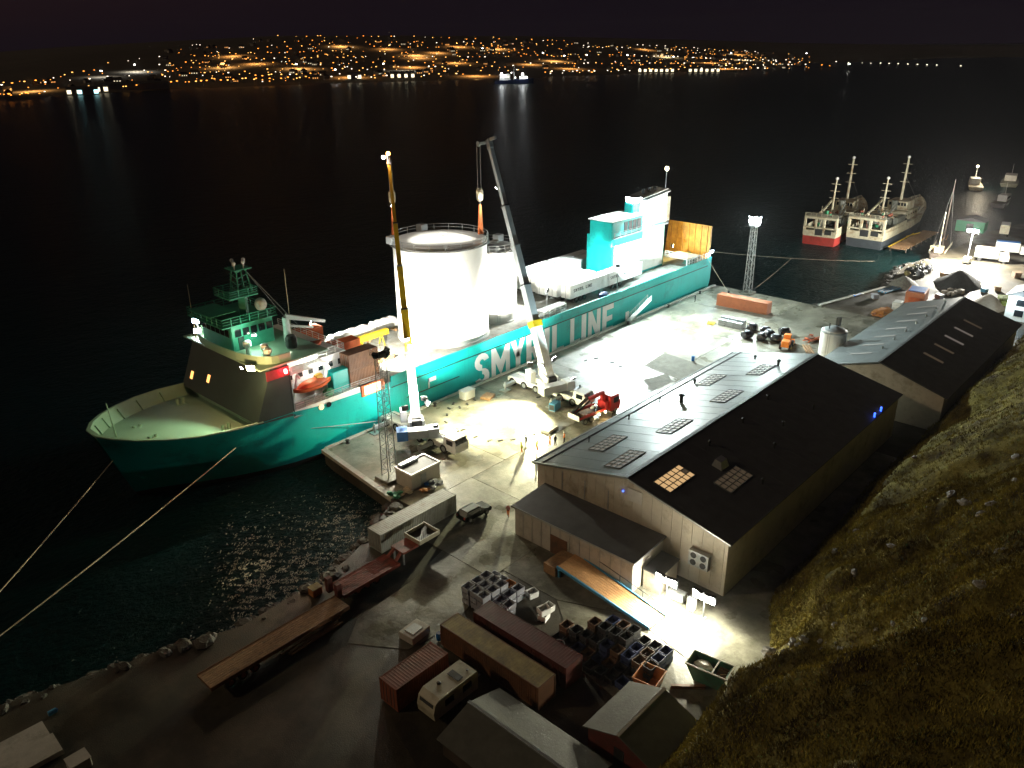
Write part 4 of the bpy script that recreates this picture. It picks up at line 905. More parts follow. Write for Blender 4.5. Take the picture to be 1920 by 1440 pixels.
rails(MB(), [(-3.4, -.8, 0), (3.4, -.8, 0)], 1.5, .1, 1.7).build('side_frame', M['white'], T); rails(MB(), [(-3.4, .8, 0), (3.4, .8, 0)], 1.5, .1, 1.7).build('side_frame', M['white'], T)
MB().box(-3.5, -.9, 1.5, 3.5, .9, 1.62).build('top_plate', M['white'], T)
T = thing('tarpaulin_bundle', 'dark blue bundled tarpaulin on the ship deck by the casing', 'bundle', (-39.5, 1.9, 6.07))
MB().blob((0, 0, .5), 1.5, .8, .6, 10, 6, .15).build('tarpaulin', M['tubblue'], T); MB().blob((1.2, .3, .35), .9, .6, .4, 8, 5, .2).build('sack', M['black'], T)
T = thing('gangway', 'white boarding gangway from the quay up to the ship side', 'gangway', (-31, -1.6, 0))
MB().beam((-4.5, -.6, .6), (4.5, .2, 3.0), 1.0, .15).build('walkway', M['white'], T)
rails(MB(), [(-4.5, -1.1, .7), (4.5, -.3, 3.1)], 1.0, .04).build('railing', M['white'], T); rails(MB(), [(-4.5, -.1, .7), (4.5, .7, 3.1)], 1.0, .04).build('railing', M['white'], T)
MB().box(-4.9, -1.2, 0, -4.1, 0, .55).build('footing', M['steel'], T)
# work floodlights on posts on deck
def deck_flood(label, x, y, h, face, watts, tgt, col=WHITE, ang=120, key='white'):
    T = thing('deck_floodlight', label, 'floodlight', (x, y, 6.07))
    MB().bar((0, 0, 0), (0, 0, h), .09, .07).box(-.3, -.3, 0, .3, .3, .06).build('post', M['steel'], T)
    d = Vector(face).normalized(); p = Vector((0, 0, h + .1))
    hd = MB().beam(p - d * .25, p + d * .06, 1.0, .7).build('housing', M['darksteel'], T); MB().beam(p + d * .062, p + d * .12, .9, .6).build('lens', E_[key], hd)
    light('SPOT', 'flood_light', tuple(p + d * .5), watts, col, T, .3, tgt, ang, .7)
    return T
deck_flood('deck floodlight post by the far rail shining on the white wrapped loads', -99.2, 21.2, 5.2, (.7, -.6, -.5), 48000, (-88, 12, 6))
deck_flood('deck floodlight post at the brown containers shining on the wide tank', -99.6, 4.4, 5.0, (.9, .2, -.2), 45000, (-84, 8, 9))
deck_flood('deck floodlight post by the ship rail below the narrower tank', -54, 5.2, 4.0, (-.3, .8, 0.1), 16000, (-62, 11, 9))
deck_flood('deck floodlight post by the ship rail shining on the funnel casing', -34.0, 2.2, 5.6, (.8, .6, .3), 42000, (-25, 7.5, 11.5), COOL, 100, 'cool')
def lifeboat(label, loc, rz, L, enclosed):
    T = thing('lifeboat', label, 'lifeboat', loc, rz)
    rings = []
    for k in range(11):
        t = k / 10 * 2 - 1; b = 1.15 * (1 - abs(t) ** 2.6) + .03; x = t * L / 2; kz = .35 * abs(t) ** 3
        rings.append([(x, b * math.sin(a) if abs(math.sin(a)) > 0 else 0, .9 + kz * .6 - (.9 - kz) * math.cos(a)) for a in [-math.pi / 2 + math.pi * j / 8 for j in range(9)]])
    MB().loft(rings).build('hull', M['orange'], T, True)
    if enclosed:
        rings = []
        for k in range(9):
            t = k / 8 * 2 - 1; b = .95 * (1 - abs(t) ** 3) + .05; rings.append([(t * L * .4, b * math.cos(a), .95 + b * .85 * math.sin(a)) for a in [math.pi * j / 8 for j in range(9)]])
        MB().loft(rings).build('canopy', M['orange'], T, True); MB().bbox(.6, -.4, 1.5, 1.8, .4, 2.2, .12).build('cockpit', M['yellow'], T)
    else:
        for k in range(4): MB().box(-L * .3 + k * L * .18, -.95, .92, -L * .3 + k * L * .18 + .35, .95, 1.0).build('thwart', M['redrust'], T)
        MB().box(-L * .36, -.95, .7, L * .36, .95, .76).build('floor', M['orange'], T)
    return T
lifeboat('enclosed orange lifeboat with yellow cockpit hanging beside the white side wall', (-112.6, 1.35, 8.7), 0, 6.6, True)
lifeboat('open orange rescue boat stowed on the white accommodation roof', (-109.5, 7.0, 12.55), 0, 6.0, False)

# ================================================================ MOBILE CRANES
def wheel(T, c, axis, r=.72, w=.5, name='wheel'):
    t = wb(MB().disc(c, axis, r, w, 16), name, M['rubber'], T)
    a = Vector(axis).normalized()
    wb(MB().disc(Vector(c) + a * .02, axis, r * .55, w + .06, 12), 'rim', M['carsilver'], T, parent=t)
    return t
def mobile_crane(label, bx, by, cabm, boomms, tip, pivot_z, sec_w, cwm, hook, sling_to, fly=False, bluebox=False, n_axles=6):
    # carrier lies along y with its driving cab at -y; tip and hook in scene coordinates
    T = thing('mobile_crane', label, 'crane', (bx, by, 0))
    ch = wb(MB().bbox(bx - 1.3, by - 8.2, .75, bx + 1.3, by + 7.2, 1.45, .08), 'chassis', M[cabm], T)
    cab = wb(MB().loft([[(bx - 1.35, by - 10.2, .7), (bx + 1.35, by - 10.2, .7), (bx + 1.35, by - 7.6, .7), (bx - 1.35, by - 7.6, .7)], [(bx - 1.35, by - 10.3, 1.7), (bx + 1.35, by - 10.3, 1.7), (bx + 1.35, by - 7.6, 1.7), (bx - 1.35, by - 7.6, 1.7)],
                        [(bx - 1.2, by - 9.8, 2.75), (bx + 1.2, by - 9.8, 2.75), (bx + 1.2, by - 7.7, 2.75), (bx - 1.2, by - 7.7, 2.75)]]), 'driving_cab', M[cabm], T)
    wb(MB().add([(bx - 1.15, by - 10.27, 1.75), (bx + 1.15, by - 10.27, 1.75), (bx + 1.05, by - 9.87, 2.65), (bx - 1.05, by - 9.87, 2.65)], [(0, 1, 2, 3)]), 'windscreen', M['glass'], T, parent=cab)
    for s_ in (-1, 1): wb(MB().box(bx + s_ * 1.33 - .03, by - 9.6, 1.75, bx + s_ * 1.33 + .03, by - 8.3, 2.5), 'side_window', M['glass'], T, parent=cab)
    for s_ in (-1, 1): wb(MB().disc((bx + s_ * .95, by - 10.32, 1.05), (0, 1, 0), .17, .06), 'headlight', M['white'], T, parent=cab)
    for s_ in (-1, 1): wb(MB().box(bx + s_ * 1.05 - .3, by - 7.4, 1.46, bx + s_ * 1.05 + .3, by + 6.8, 1.62), 'mudguard', M[cabm], T)
    for k in range(n_axles):
        y = by - 7.6 + k * 13.6 / (n_axles - 1)
        for s_ in (-1, 1): wheel(T, (bx + s_ * 1.12, y, .72), (1, 0, 0))
    for y in (by - 5.1, by + 5.4):
        for s_ in (-1, 1):
            o = wb(MB().box(min(bx + s_ * 1.3, bx + s_ * 4.0), y - .28, .7, max(bx + s_ * 1.3, bx + s_ * 4.0), y + .28, 1.2), 'outrigger_beam', M['boomgrey'], T)
            wb(MB().bar((bx + s_ * 3.85, y, .1), (bx + s_ * 3.85, y, 1.6), .16, None, 8).box(bx + s_ * 3.85 - .7, y - .7, 0.01, bx + s_ * 3.85 + .7, y + .7, .14), 'outrigger_leg', M['galv'], T, parent=o)
    # slewing upper works, turned to the boom's direction
    tip = Vector(tip); d = Vector((tip.x - bx, tip.y - by, 0)).normalized(); n_ = Vector((-d.y, d.x, 0)); O = Vector((bx, by, 0))
    wb(MB().lathe((bx, by, 1.45), [(1.25, 0), (1.25, .3), (1.05, .3), (1.05, .45)], 20), 'slewing_ring', M['darksteel'], T)
    P_ = lambda f, s_, z: O + d * f + n_ * s_ + Vector((0, 0, z))
    up = wb(MB().beam(P_(-3.4, 0, 2.3), P_(1.6, 0, 2.3), 2.4, .9), 'upper_frame', M[boomms[0]], T)
    wb(MB().beam(P_(-3.0, .95, 3.2), P_(.3, .55, 3.9), .3, 1.3).beam(P_(-3.0, -.95, 3.2), P_(.3, -.55, 3.9), .3, 1.3), 'boom_bracket', M[boomms[0]], T, parent=up)
    oc = wb(MB().beam(P_(.4, 1.75, 3.0), P_(2.2, 1.75, 3.1), 1.0, 1.9), 'operator_cab', M['white' if cabm == 'white' else 'yellow'], T)
    wb(MB().beam(P_(2.21, 1.75, 3.2), P_(2.25, 1.75, 3.2), .85, 1.3), 'cab_glass', M['glass'], T, parent=oc)
    cw = wb(MB().beam(P_(-5.1, 0, 2.5), P_(-3.5, 0, 2.5), 3.0, 1.3), 'counterweight', M[cwm], T)
    for s_ in (-1, 1):
        wb(MB().beam(P_(-5.2, s_ * 2.35, 2.5), P_(-3.2, s_ * 2.35, 2.5), 1.6, 1.5), 'side_weight', M['blue'] if (bluebox and s_ > 0) else M[cwm], T, parent=cw)
    wb(MB().disc(P_(-2.6, 0, 3.3), n_, .55, 1.6, 16), 'winch_drum', M['darksteel'], T)
    for k in range(5): wb(MB().bar(P_(-2.9 + k * .5, -1.15, 2.75), P_(-2.9 + k * .5, -1.15, 3.75), .03, None, 4), 'handrail_post', M['steel'], T)
    # telescopic boom
    piv = P_(-1.6, 0, pivot_z); ax = (tip - piv); L = ax.length; u = ax.normalized()
    wb(MB().bar(P_(1.3, 0, 2.4), piv + u * (L * .17) - Vector((0, 0, .5)), .26, .2, 10), 'luffing_cylinder', M['galv'], T)
    cuts = [0, .235, .40, .57, .745, 1.0]; w0, w1 = sec_w
    prev = None
    for i in range(5):
        w_ = w0 + (w1 - w0) * i / 4; a = piv + u * (L * max(0, cuts[i] - .02)); b = piv + u * (L * cuts[i + 1])
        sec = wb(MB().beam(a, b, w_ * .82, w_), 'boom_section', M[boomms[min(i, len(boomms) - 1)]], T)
        wb(MB().beam(b - u * .25, b, w_ * .82 + .16, w_ + .16), 'section_collar', M['darksteel'] if i % 2 else M['galv'], T, parent=sec)
    hd = wb(MB().beam(tip - u * .3, tip + u * 1.3, sec_w[1] * .9, sec_w[1] * 1.3), 'boom_head', M['steel'], T)
    tn = Vector((hook[0], hook[1], 0)) - Vector((tip.x, tip.y, 0))
    top = Vector((hook[0], hook[1], tip.z + .5))
    wb(MB().beam(tip + u * .8, top, .35, .5).disc(top, n_, .45, .3, 14), 'sheave_arm', M['steel'], T, parent=hd)
    wb(MB().beam(tip + u * 1.2 - d * .6 + Vector((0, 0, .2)), tip + u * 1.3 - d * 2.4 + Vector((0, 0, .5)), .4, .45), 'head_lamp_bracket', M['galv'], T, parent=hd)
    hk = Vector(hook)
    for k, (s_, e_) in enumerate(((-.32, -.32), (.32, .32), (0, -.1), (0, .1))): wb(MB().bar(top + n_ * s_, hk + n_ * s_ + Vector((0, 0, 1.2)), .045, None, 4), 'hoist_rope', M['wire'], T)
    hb = wb(MB().lathe((hk.x, hk.y, hk.z - .4), [(.25, -.5), (.55, -.2), (.62, .5), (.62, 1.4), (.4, 1.8)], 14), 'hook_block', M['yellow'] if boomms[0] == 'yellow' else M['trawlwhite'], T)
    wb(MB().bar(hk - Vector((0, 0, .8)), hk - Vector((0, 0, 1.6)), .18), 'hook', M['darksteel'], T, parent=hb)
    # round slings down to the load
    for k in range(2):
        s_ = Vector(sling_to) + n_ * (.3 if k else -.3)
        wb(MB().bar(hk - Vector((0, 0, 1.4)), s_, .24, .26, 8), 'sling', M['sling'], T)
    return T, P_, u, piv, L
TK = Vector((-77.2, 10.9, 0)); rt_ = Vector((.68, -.733, 0))
# yellow crane by the hut: hook over the tank rim away from the narrower tank
h1 = TK - rt_ * 8.0; z1 = zfor(h1.x, h1.y, 300)
tip1 = (h1.x - .9, h1.y - .9, z1 - .5)
c1, P1, u1, piv1, L1 = mobile_crane('yellow telescopic crane with white carrier by the small hut', -101.2, -8.2, 'white', ['white', 'yellow', 'yellow', 'yellow', 'yellow'], tip1, 3.4, (1.55, .62), 'cwgrey',  # white base boom section: floodlit glare put into the colour
                   (h1.x, h1.y, zfor(h1.x, h1.y, 372)), (h1.x, h1.y, 24.6), bluebox=True)
wb(MB().blob(Vector(tip1) + Vector((0, 0, 1.7)), .35, .35, .4), 'tip_lamp', E_['orange'], c1); wb(MB().blob(Vector(tip1) + Vector((-.9, .2, 1.2)), .3, .3, .3), 'tip_lamp', E_['white'], c1)
light('POINT', 'tip_light', tuple(Vector(tip1) + Vector((-.6, -.6, 1.6)) - c1.location), 900, (1, .45, .15), c1, .3)
# grey-boomed crane beside the red lorry
h2 = TK + rt_ * 7.4; z2 = zfor(h2.x, h2.y, 272)
tip2 = (h2.x + 1.3, h2.y - 1.6, z2 - .3)
c2, P2, u2, piv2, L2 = mobile_crane('grey boomed telescopic crane with white carrier before the SMYRIL letters', -75.6, -12.2, 'white', ['white', 'boomgrey', 'boomgrey', 'boomgrey', 'boomgrey'], tip2, 3.6, (1.75, .85), 'white',  # lowest boom section coloured white for its glare
                   (h2.x, h2.y, zfor(h2.x, h2.y, 368)), (h2.x, h2.y, 24.6))
wb(MB().beam(piv2 + u2 * L2 * .235 - u2 * .9, piv2 + u2 * L2 * .235 + u2 * .2, 1.75, 2.0), 'boom_collar', M['yellow'], c2)
# floodlights on the cranes, some added to fill tanks, booms and yard
def crane_flood(T, p, tgt, watts, ang, col=WHITE, key='white', size=.45, name='work_fill_light'):
    d = (Vector(tgt) - Vector(p)).normalized()
    h = lamp_head(T, p, E_[key], size, d, name)
    light('SPOT', 'crane_work_fill_light', tuple(Vector(p) + d * .5 - T.location), watts, col, T, .35, tgt, ang, 1.0)
crane_flood(c2, tuple(P2(-1.0, -1.6, 6.2)), (-76.5, 4, 13.5), 75000, 66, WHITE)
crane_flood(c2, tuple(P2(1.2, 1.9, 5.2)), (-63.5, 6, 13), 70000, 66, WHITE)  # added to whiten the narrower tank
crane_flood(c2, tuple(P2(-5.4, -2.6, 3.9)), tuple(piv2 + u2 * L2 * .62), 26000, 44, COOL, size=.3)  # added to brighten the grey boom
crane_flood(c1, tuple(P1(-5.4, -2.6, 3.9)), tuple(piv1 + u1 * L1 * .5), 16000, 46, WHITE, size=.3)  # added to brighten the yellow boom
crane_flood(c2, tuple(P2(-2.0, 1.7, 6.0)), (-90.0, -14.5, 0), 90000, 98, (1, .95, .56))
crane_flood(c1, tuple(P1(-.6, -1.5, 6.4)), (-80, 4, 12.0), 60000, 62, WHITE)
crane_flood(c1, tuple(P1(-1.4, -1.9, 6.0)), (-91.0, -15.0, 0), 30000, 112, (1, .94, .52))
crane_flood(c1, tuple(P1(-1.8, 1.6, 5.6)), (-101, -1.0, 4), 2600, 60, COOL)
for T_, a_, u_, L_ in ((c2, piv2, u2, L2), (c1, piv1, u1, L1)):
    p_ = a_ + u_ * (L_ * .82) + Vector((0, .9, 0)); crane_flood(T_, tuple(p_), (-77.2, 10.9, 24), 9000, 62, WHITE, size=.3)  # added on both booms to light the tank roof
p_ = piv1 + u1 * (L1 * .30) + Vector((-.9, -.9, 0)); crane_flood(c1, tuple(p_), (-103, -26, 0), 22000, 100, (1, .95, .72), size=.35)  # added on the boom to light the yard
light('POINT', 'crane_fill_light', tuple(P2(1.0, 0, 7.5) + Vector((0, -1.2, 0)) - c2.location), 20000, WHITE, c2, .3)  # unseen point light added to whiten the carrier
light('POINT', 'crane_fill_light', tuple(P1(1.5, 0, 7.5) + Vector((-.8, -1.0, 0)) - c1.location), 3500, WHITE, c1, .3)  # unseen point light added round the yellow crane

# ================================================================ LATTICE MASTS
def lattice_mast(label, x, y, h, w0, w1, m, heads, lit, name='light_mast'):
    T = thing(name, label, 'light mast', (x, y, 0))
    MB().bbox(-w0, -w0, 0, w0, w0, .45, .06).build('footing', M['concrete2'], T)
    cs = [(-1, -1), (1, -1), (1, 1), (-1, 1)]
    for a, b in cs: MB().bar((a * w0 / 2, b * w0 / 2, .4), (a * w1 / 2, b * w1 / 2, h), .075, .06, 6).build('leg', m, T)
    br = MB(); n_ = int(h / 1.15)
    for k in range(n_):
        z0 = .6 + (h - .8) * k / n_; z1 = .6 + (h - .8) * (k + 1) / n_
        f = lambda z: (w0 + (w1 - w0) * z / h) / 2
        for i in range(4):
            a, b = cs[i], cs[(i + 1) % 4]
            if k % 2: a, b = b, a
            br.bar((a[0] * f(z0), a[1] * f(z0), z0), (b[0] * f(z1), b[1] * f(z1), z1), .035, None, 4)
            br.bar((a[0] * f(z1), a[1] * f(z1), z1), (b[0] * f(z1), b[1] * f(z1), z1), .03, None, 4)
    br.build('bracing', m, T)
    MB().box(-w1 / 2 - .45, -w1 / 2 - .45, h, w1 / 2 + .45, w1 / 2 + .45, h + .12).build('platform', m, T)
    rails(MB(), [(-w1 / 2 - .4, -w1 / 2 - .4, h + .1), (w1 / 2 + .4, -w1 / 2 - .4, h + .1), (w1 / 2 + .4, w1 / 2 + .4, h + .1), (-w1 / 2 - .4, w1 / 2 + .4, h + .1)], .9, .03, .8, True).build('platform_railing', m, T)
    for i, (a, dz) in enumerate(heads):
        d = Vector((math.cos(R(a)), math.sin(R(a)), -.45)).normalized(); p = Vector((math.cos(R(a)) * (w1 / 2 + .55), math.sin(R(a)) * (w1 / 2 + .55), h + dz))
        hd = MB().beam(p - d * .3, p + d * .08, .95, .8).build('floodlight', M['darksteel'], T)
        MB().beam(p + d * .082, p + d * .14, .86, .72).build('lens', E_['cool'] if lit else M['glass'], hd)
    return T
lm = lattice_mast('tall galvanised lattice lamp mast with blazing lamps at the quay end', 1.4, -10.9, 16.3, 1.5, 1.1, M['galv'], [(a, .9 + .9 * (i % 2)) for i, a in enumerate(range(100, 300, 22))], True)
light('SPOT', 'mast_light', (-.9, -.6, 18.6), 42000, (.80, 1.0, .94), lm, .5, (-30, -24, 0), 130, 1.0)
light('POINT', 'mast_light', (-.9, -.9, 18.2), 15000, (.78, 1.0, .94), lm, .5)
lattice_mast('slim dark lattice mast with unlit lamp heads beside the small hut', -112.6, -15.6, 18.4, 1.5, 1.0, M['steel'], [(200, .3), (250, .5), (300, .2), (340, .6)], False)

# ================================================================ BUILDINGS
W = thing('warehouse', 'big warehouse with grey roof, lit skylights and cream gable wall', 'warehouse', (-79, -49.8, 0))
XA, XB, YA, YB, YR, ZE, ZR = -105.0, -53.2, -36.4, -63.2, -50.0, 7.0, 10.0
wall = wb(MB().extr([(YB, -.05), (YA, -.05), (YA, ZE - .25), (YR, ZR - .25), (YB, ZE - .25)], 'x', XA, XB), 'wall', M['cream'], W)
# gable cladding boards
zt = lambda y: ZE - .3 + (ZR - ZE) * (1 - abs(y - YR) / (13.6 if y > YR else 13.2))
y = YA - .02
while y - 1.32 > YB:
    y2 = y - 1.32
    a, b = zt(y), zt(y2); mid = [(YR, ZR - .3)] if y > YR > y2 else []
    wb(MB().extr([(y, .1), (y, a)] + mid + [(y2 + .035, b), (y2 + .035, .1)], 'x', XA - .05, XA - .005), 'cladding_panel', M['cream'], W, parent=wall); y = y2
def slope(yA, zA, yB, zB, name, m):
    d = .16; return wb(MB().add([(XA - .35, yA, zA), (XB + .35, yA, zA), (XB + .35, yB, zB), (XA - .35, yB, zB), (XA - .35, yA, zA - d), (XB + .35, yA, zA - d), (XB + .35, yB, zB - d), (XA - .35, yB, zB - d)],
        [(0, 1, 2, 3), (7, 6, 5, 4), (0, 4, 5, 1), (1, 5, 6, 2), (2, 6, 7, 3), (3, 7, 4, 0)]), name, m, W)
rn = slope(YA + .5, ZE - .11, YR + .02, ZR, 'roof_slope', M['roofgrey']); rs = slope(YR - .02, ZR, YB - .4, ZE - .09, 'roof_slope', M['roofdark'])  # slope away from the quay: shade put into a darker roof colour
wb(MB().beam((XA - .4, YR, ZR + .06), (XB + .4, YR, ZR + .06), .5, .1), 'ridge_cap', M['galv'], W)
wb(MB().box(XA - .3, YA + .5, ZE - .25, XB + .3, YA + .75, ZE - .05), 'gutter', M['steel'], W)
for (ya, za, yb, zb) in ((YA + .5, ZE - .05, YR, ZR + .05), (YR, ZR + .05, YB - .4, ZE - .03)): wb(MB().beam((XA - .38, ya, za), (XA - .38, yb, zb), .16, .18), 'barge_board', M['galv'], W)
for (xa_, m_, yA_, zA_, yB_, zB_, rp_) in ((0, 'roofgrey', YA + .45, ZE - .1, YR + .3, ZR - .07, rn), (0, 'roofdark', YR - .3, ZR - .07, YB - .35, ZE - .09, rs)):
    mb = MB()
    for k in range(22): x_ = XA + .6 + k * 2.4; mb.beam((x_, yA_, zA_), (x_, yB_, zB_), .06, .045)
    wb(mb, 'standing_seams', M[m_], W, parent=rp_)['kind'] = 'stuff'
# parapet strip along the quay eave
wb(MB().box(XA - .3, YA - .9, ZE + .18, XB + .3, YA - .75, ZE + .3), 'eave_flashing', M['roofdark'], W)
def skylight(x, y, key, nx_=6, ny_=3, lx=5.4, ly=2.3):
    north = y > YR; zr = lambda yy: ZR - abs(yy - YR) * (ZR - ZE) / (13.6 if north else 13.2) + .02
    z = zr(y); sl = (ZR - ZE) / 13.4 * (-1 if north else 1)
    fr = MB()
    for i in range(nx_ + 1): xx = x - lx / 2 + lx * i / nx_; fr.beam((xx, y - ly / 2, z - sl * ly / 2 * 1 + .05), (xx, y + ly / 2, z + sl * ly / 2 + .05), .09, .1)
    for j in range(ny_ + 1): yy = y - ly / 2 + ly * j / ny_; fr.beam((x - lx / 2, yy, z + sl * (yy - y) + .05), (x + lx / 2, yy, z + sl * (yy - y) + .05), .09, .1)
    f = wb(fr, 'skylight', M['roofgrey'], W, parent=rn if north else rs)
    for i in range(nx_):
        for j in range(ny_):
            xa = x - lx / 2 + lx * i / nx_ + .05; xb = x - lx / 2 + lx * (i + 1) / nx_ - .05; ya = y - ly / 2 + ly * j / ny_ + .05; yb = y - ly / 2 + ly * (j + 1) / ny_ - .05
            k = E_[key] if RND.random() > .12 else E_['skydim']
            me_ = MB().add([(xa, ya, z + sl * (ya - y) + .035), (xb, ya, z + sl * (ya - y) + .035), (xb, yb, z + sl * (yb - y) + .035), (xa, yb, z + sl * (yb - y) + .035)], [(0, 1, 2, 3)])
            wb(me_, 'pane', k, W, parent=f)
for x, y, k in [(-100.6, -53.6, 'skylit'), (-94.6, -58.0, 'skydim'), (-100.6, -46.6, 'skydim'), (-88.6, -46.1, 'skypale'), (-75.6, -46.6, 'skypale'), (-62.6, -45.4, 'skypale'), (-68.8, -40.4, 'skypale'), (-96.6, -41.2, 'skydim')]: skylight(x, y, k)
def roof_z(y): return ZR - abs(y - YR) * 3 / 13.4
for x, y, h, r_ in [(-79.5, -41.6, 1.1, .4), (-60, -46.9, .8, .3), (-73.5, -51.8, .5, .2), (-82.3, -52.6, .5, .2), (-91, -52.6, .5, .18), (-92.3, -60.6, .5, .18), (-84, -58, .5, .18), (-78, -56.3, .5, .18), (-70, -57, .5, .18), (-57, -41.6, .5, .2), (-70.8, -38.7, .5, .2), (-80, -38.4, .6, .12), (-88, -38.5, .6, .12), (-97, -38.4, .6, .12)]:
    z = roof_z(y); wb(MB().bar((x, y, z - .1), (x, y, z + h), r_ * .7, None, 8).lathe((x, y, z + h), [(r_ * 1.2, 0), (r_ * 1.2, .12), (.05, .3)], 10), 'roof_vent', M['darksteel'], W)
z = roof_z(-55.6); wb(MB().loft([[(-94.4, -56.3, z - .2), (-92.6, -56.3, z - .2), (-92.6, -54.9, z + .1), (-94.4, -54.9, z + .1)], [(-94.2, -56.0, z + .8), (-92.8, -56.0, z + .8), (-92.8, -55.2, z + 1.0), (-94.2, -55.2, z + 1.0)]]), 'roof_cowl', M['galv'], W)
wb(MB().box(XA - .12, -52.2, 7.1, XA - .055, -50.2, 8.7), 'gable_door', M['plaster'], W); wb(MB().blob((XA - .15, -49.6, 8.0), .12, .12, .12), 'blue_lamp', E_['bluelamp'], W)
for px, py in ((1640, 778), (1652, 767)):
    q = atz(px, py, 7.3); wb(MB().bar((q[0], q[1], 6.9), (q[0], q[1], 7.6), .12, .14, 8), 'eave_lamp', E_['bluelamp'], W)
fan = wb(MB().box(XA - .75, -61.4, 2.7, XA - .055, -59.0, 4.6), 'cooling_unit', M['galv'], W)
for a in (-60.8, -59.6):
    for b in (3.2, 4.1): wb(MB().disc((XA - .77, a, b), (1, 0, 0), .36, .06, 16), 'fan', M['darksteel'], W, parent=fan)
for y_ in (-40.5, -44, -47.5): wb(MB().box(XA - .09, y_ - .06, 4.6, XA - .052, y_ + .06, 7.2), 'downpipe', M['steel'], W)

A = thing('annex', 'low flat dark-roofed annex with pale wall against the warehouse gable', 'building', (-108, -46.8, 0))
aw = wb(MB().box(-111.1, -55.4, -.03, -105.1, -38.0, 3.85), 'wall', M['plaster'], A)
wb(MB().add([(-111.4, -55.7, 3.87), (-105.06, -55.7, 4.3), (-105.06, -37.7, 4.3), (-111.4, -37.7, 3.87), (-111.4, -55.7, 4.07), (-105.06, -55.7, 4.5), (-105.06, -37.7, 4.5), (-111.4, -37.7, 4.07)], [(3, 2, 1, 0), (4, 5, 6, 7), (0, 1, 5, 4), (1, 2, 6, 5), (2, 3, 7, 6), (3, 0, 4, 7)]), 'roof', M['roofdark'], A)
wb(MB().box(-111.45, -55.75, 3.84, -111.38, -37.65, 4.1), 'fascia', M['galv'], A)
wb(MB().box(-111.17, -46.2, 0, -111.105, -43.7, 2.5), 'door', M['contbrown'], A)
for k in range(12): wb(MB().box(-111.14, -55.3 + k * 1.45, .05, -111.103, -55.3 + k * 1.45 + .04, 3.8), 'wall_seam', M['steel'], A)
B_ = thing('lean_to', 'small cream lean-to box shed at the end of the annex', 'shed', (-107.5, -56.9, 0))
wb(MB().box(-109.5, -57.9, 0, -106.0, -55.75, 2.5), 'wall', M['cream'], B_); wb(MB().add([(-109.7, -58.1, 2.52), (-105.9, -58.1, 2.9), (-105.9, -55.72, 2.9), (-109.7, -55.72, 2.52), (-109.7, -58.1, 2.62), (-105.9, -58.1, 3.0), (-105.9, -55.72, 3.0), (-109.7, -55.72, 2.62)], [(3, 2, 1, 0), (4, 5, 6, 7), (0, 1, 5, 4), (1, 2, 6, 5), (2, 3, 7, 6), (3, 0, 4, 7)]), 'roof', M['roofdark'], B_)
# floodlights on posts in front of the gable
for i, (px, py, z, lb) in enumerate(((1252, 1085, 2.7, 'dazzling floodlight post beside the cream lean-to shed'), (1322, 1116, 2.9, 'dazzling floodlight post beyond the second white box at the gable'))):
    q = atz(px, py, z); T = thing('floodlight_post', lb, 'floodlight', (q[0], q[1], 0))
    MB().bar((0, 0, 0), (0, 0, z - .3), .08).box(-.3, -.3, 0, .3, .3, .08).build('post', M['steel'], T)
    for a in (-.62, .62): hd = MB().beam((.05, a, z + .04), (-.28, a * 1.1, z - .06), 1.25, 1.0).build('floodlight', M['darksteel'], T); MB().beam((-.285, a * 1.1, z - .06), (-.34, a * 1.1, z - .07), 1.15, .92).build('lens', E_['white'], hd)
    light('SPOT', 'gable_flood_light', (-.75, 0, z - .02), 4600, (1, .94, .68), T, .35, (q[0] - 6, q[1] - 2.5, 0), 150, .5)
    light('POINT', 'gable_flood_light', (-.6, -.1, z + .1), 2600, (1, .95, .75), T, .35)

S2_ = thing('long_shed', 'long dark-roofed shed with slot skylights beyond the warehouse', 'shed', (-24, -58, 0))
a0, b0 = -47.5, -2.5
wb(MB().extr([(-68, 0), (-48, 0), (-48, 5.7), (-58, 8.8), (-68, 5.7)], 'x', a0, b0), 'wall', M['cream'], S2_)
def sl2(ya, za, yb, zb, m):
    return wb(MB().add([(a0 - .4, ya, za), (b0 + .4, ya, za), (b0 + .4, yb, zb), (a0 - .4, yb, zb), (a0 - .4, ya, za - .15), (b0 + .4, ya, za - .15), (b0 + .4, yb, zb - .15), (a0 - .4, yb, zb - .15)], [(0, 1, 2, 3), (7, 6, 5, 4), (0, 4, 5, 1), (1, 5, 6, 2), (2, 6, 7, 3), (3, 7, 4, 0)]), 'roof_slope', m, S2_)
s2n = sl2(-47.4, 5.9, -57.98, 9.2, M['roofgrey']); s2s = sl2(-58.02, 9.2, -68.6, 5.9, M['roofdark'])  # far slope's shade put into the darker roof colour here too
wb(MB().beam((a0 - .4, -58, 9.25), (b0 + .4, -58, 9.25), .4, .1), 'ridge_cap', M['steel'], S2_)
for k in range(7):
    x = a0 + 5 + k * 5.6
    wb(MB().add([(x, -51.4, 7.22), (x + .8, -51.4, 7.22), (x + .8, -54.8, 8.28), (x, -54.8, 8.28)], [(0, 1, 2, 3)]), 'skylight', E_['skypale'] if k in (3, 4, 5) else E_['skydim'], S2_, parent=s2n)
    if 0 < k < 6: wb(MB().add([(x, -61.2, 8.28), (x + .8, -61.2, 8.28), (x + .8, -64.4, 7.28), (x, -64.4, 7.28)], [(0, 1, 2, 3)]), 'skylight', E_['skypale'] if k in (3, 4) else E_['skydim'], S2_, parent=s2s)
    wb(MB().bar((x + 3, -55.6, 8.3), (x + 3, -55.6, 8.9), .18, .2, 8), 'roof_vent', M['galv'], S2_)

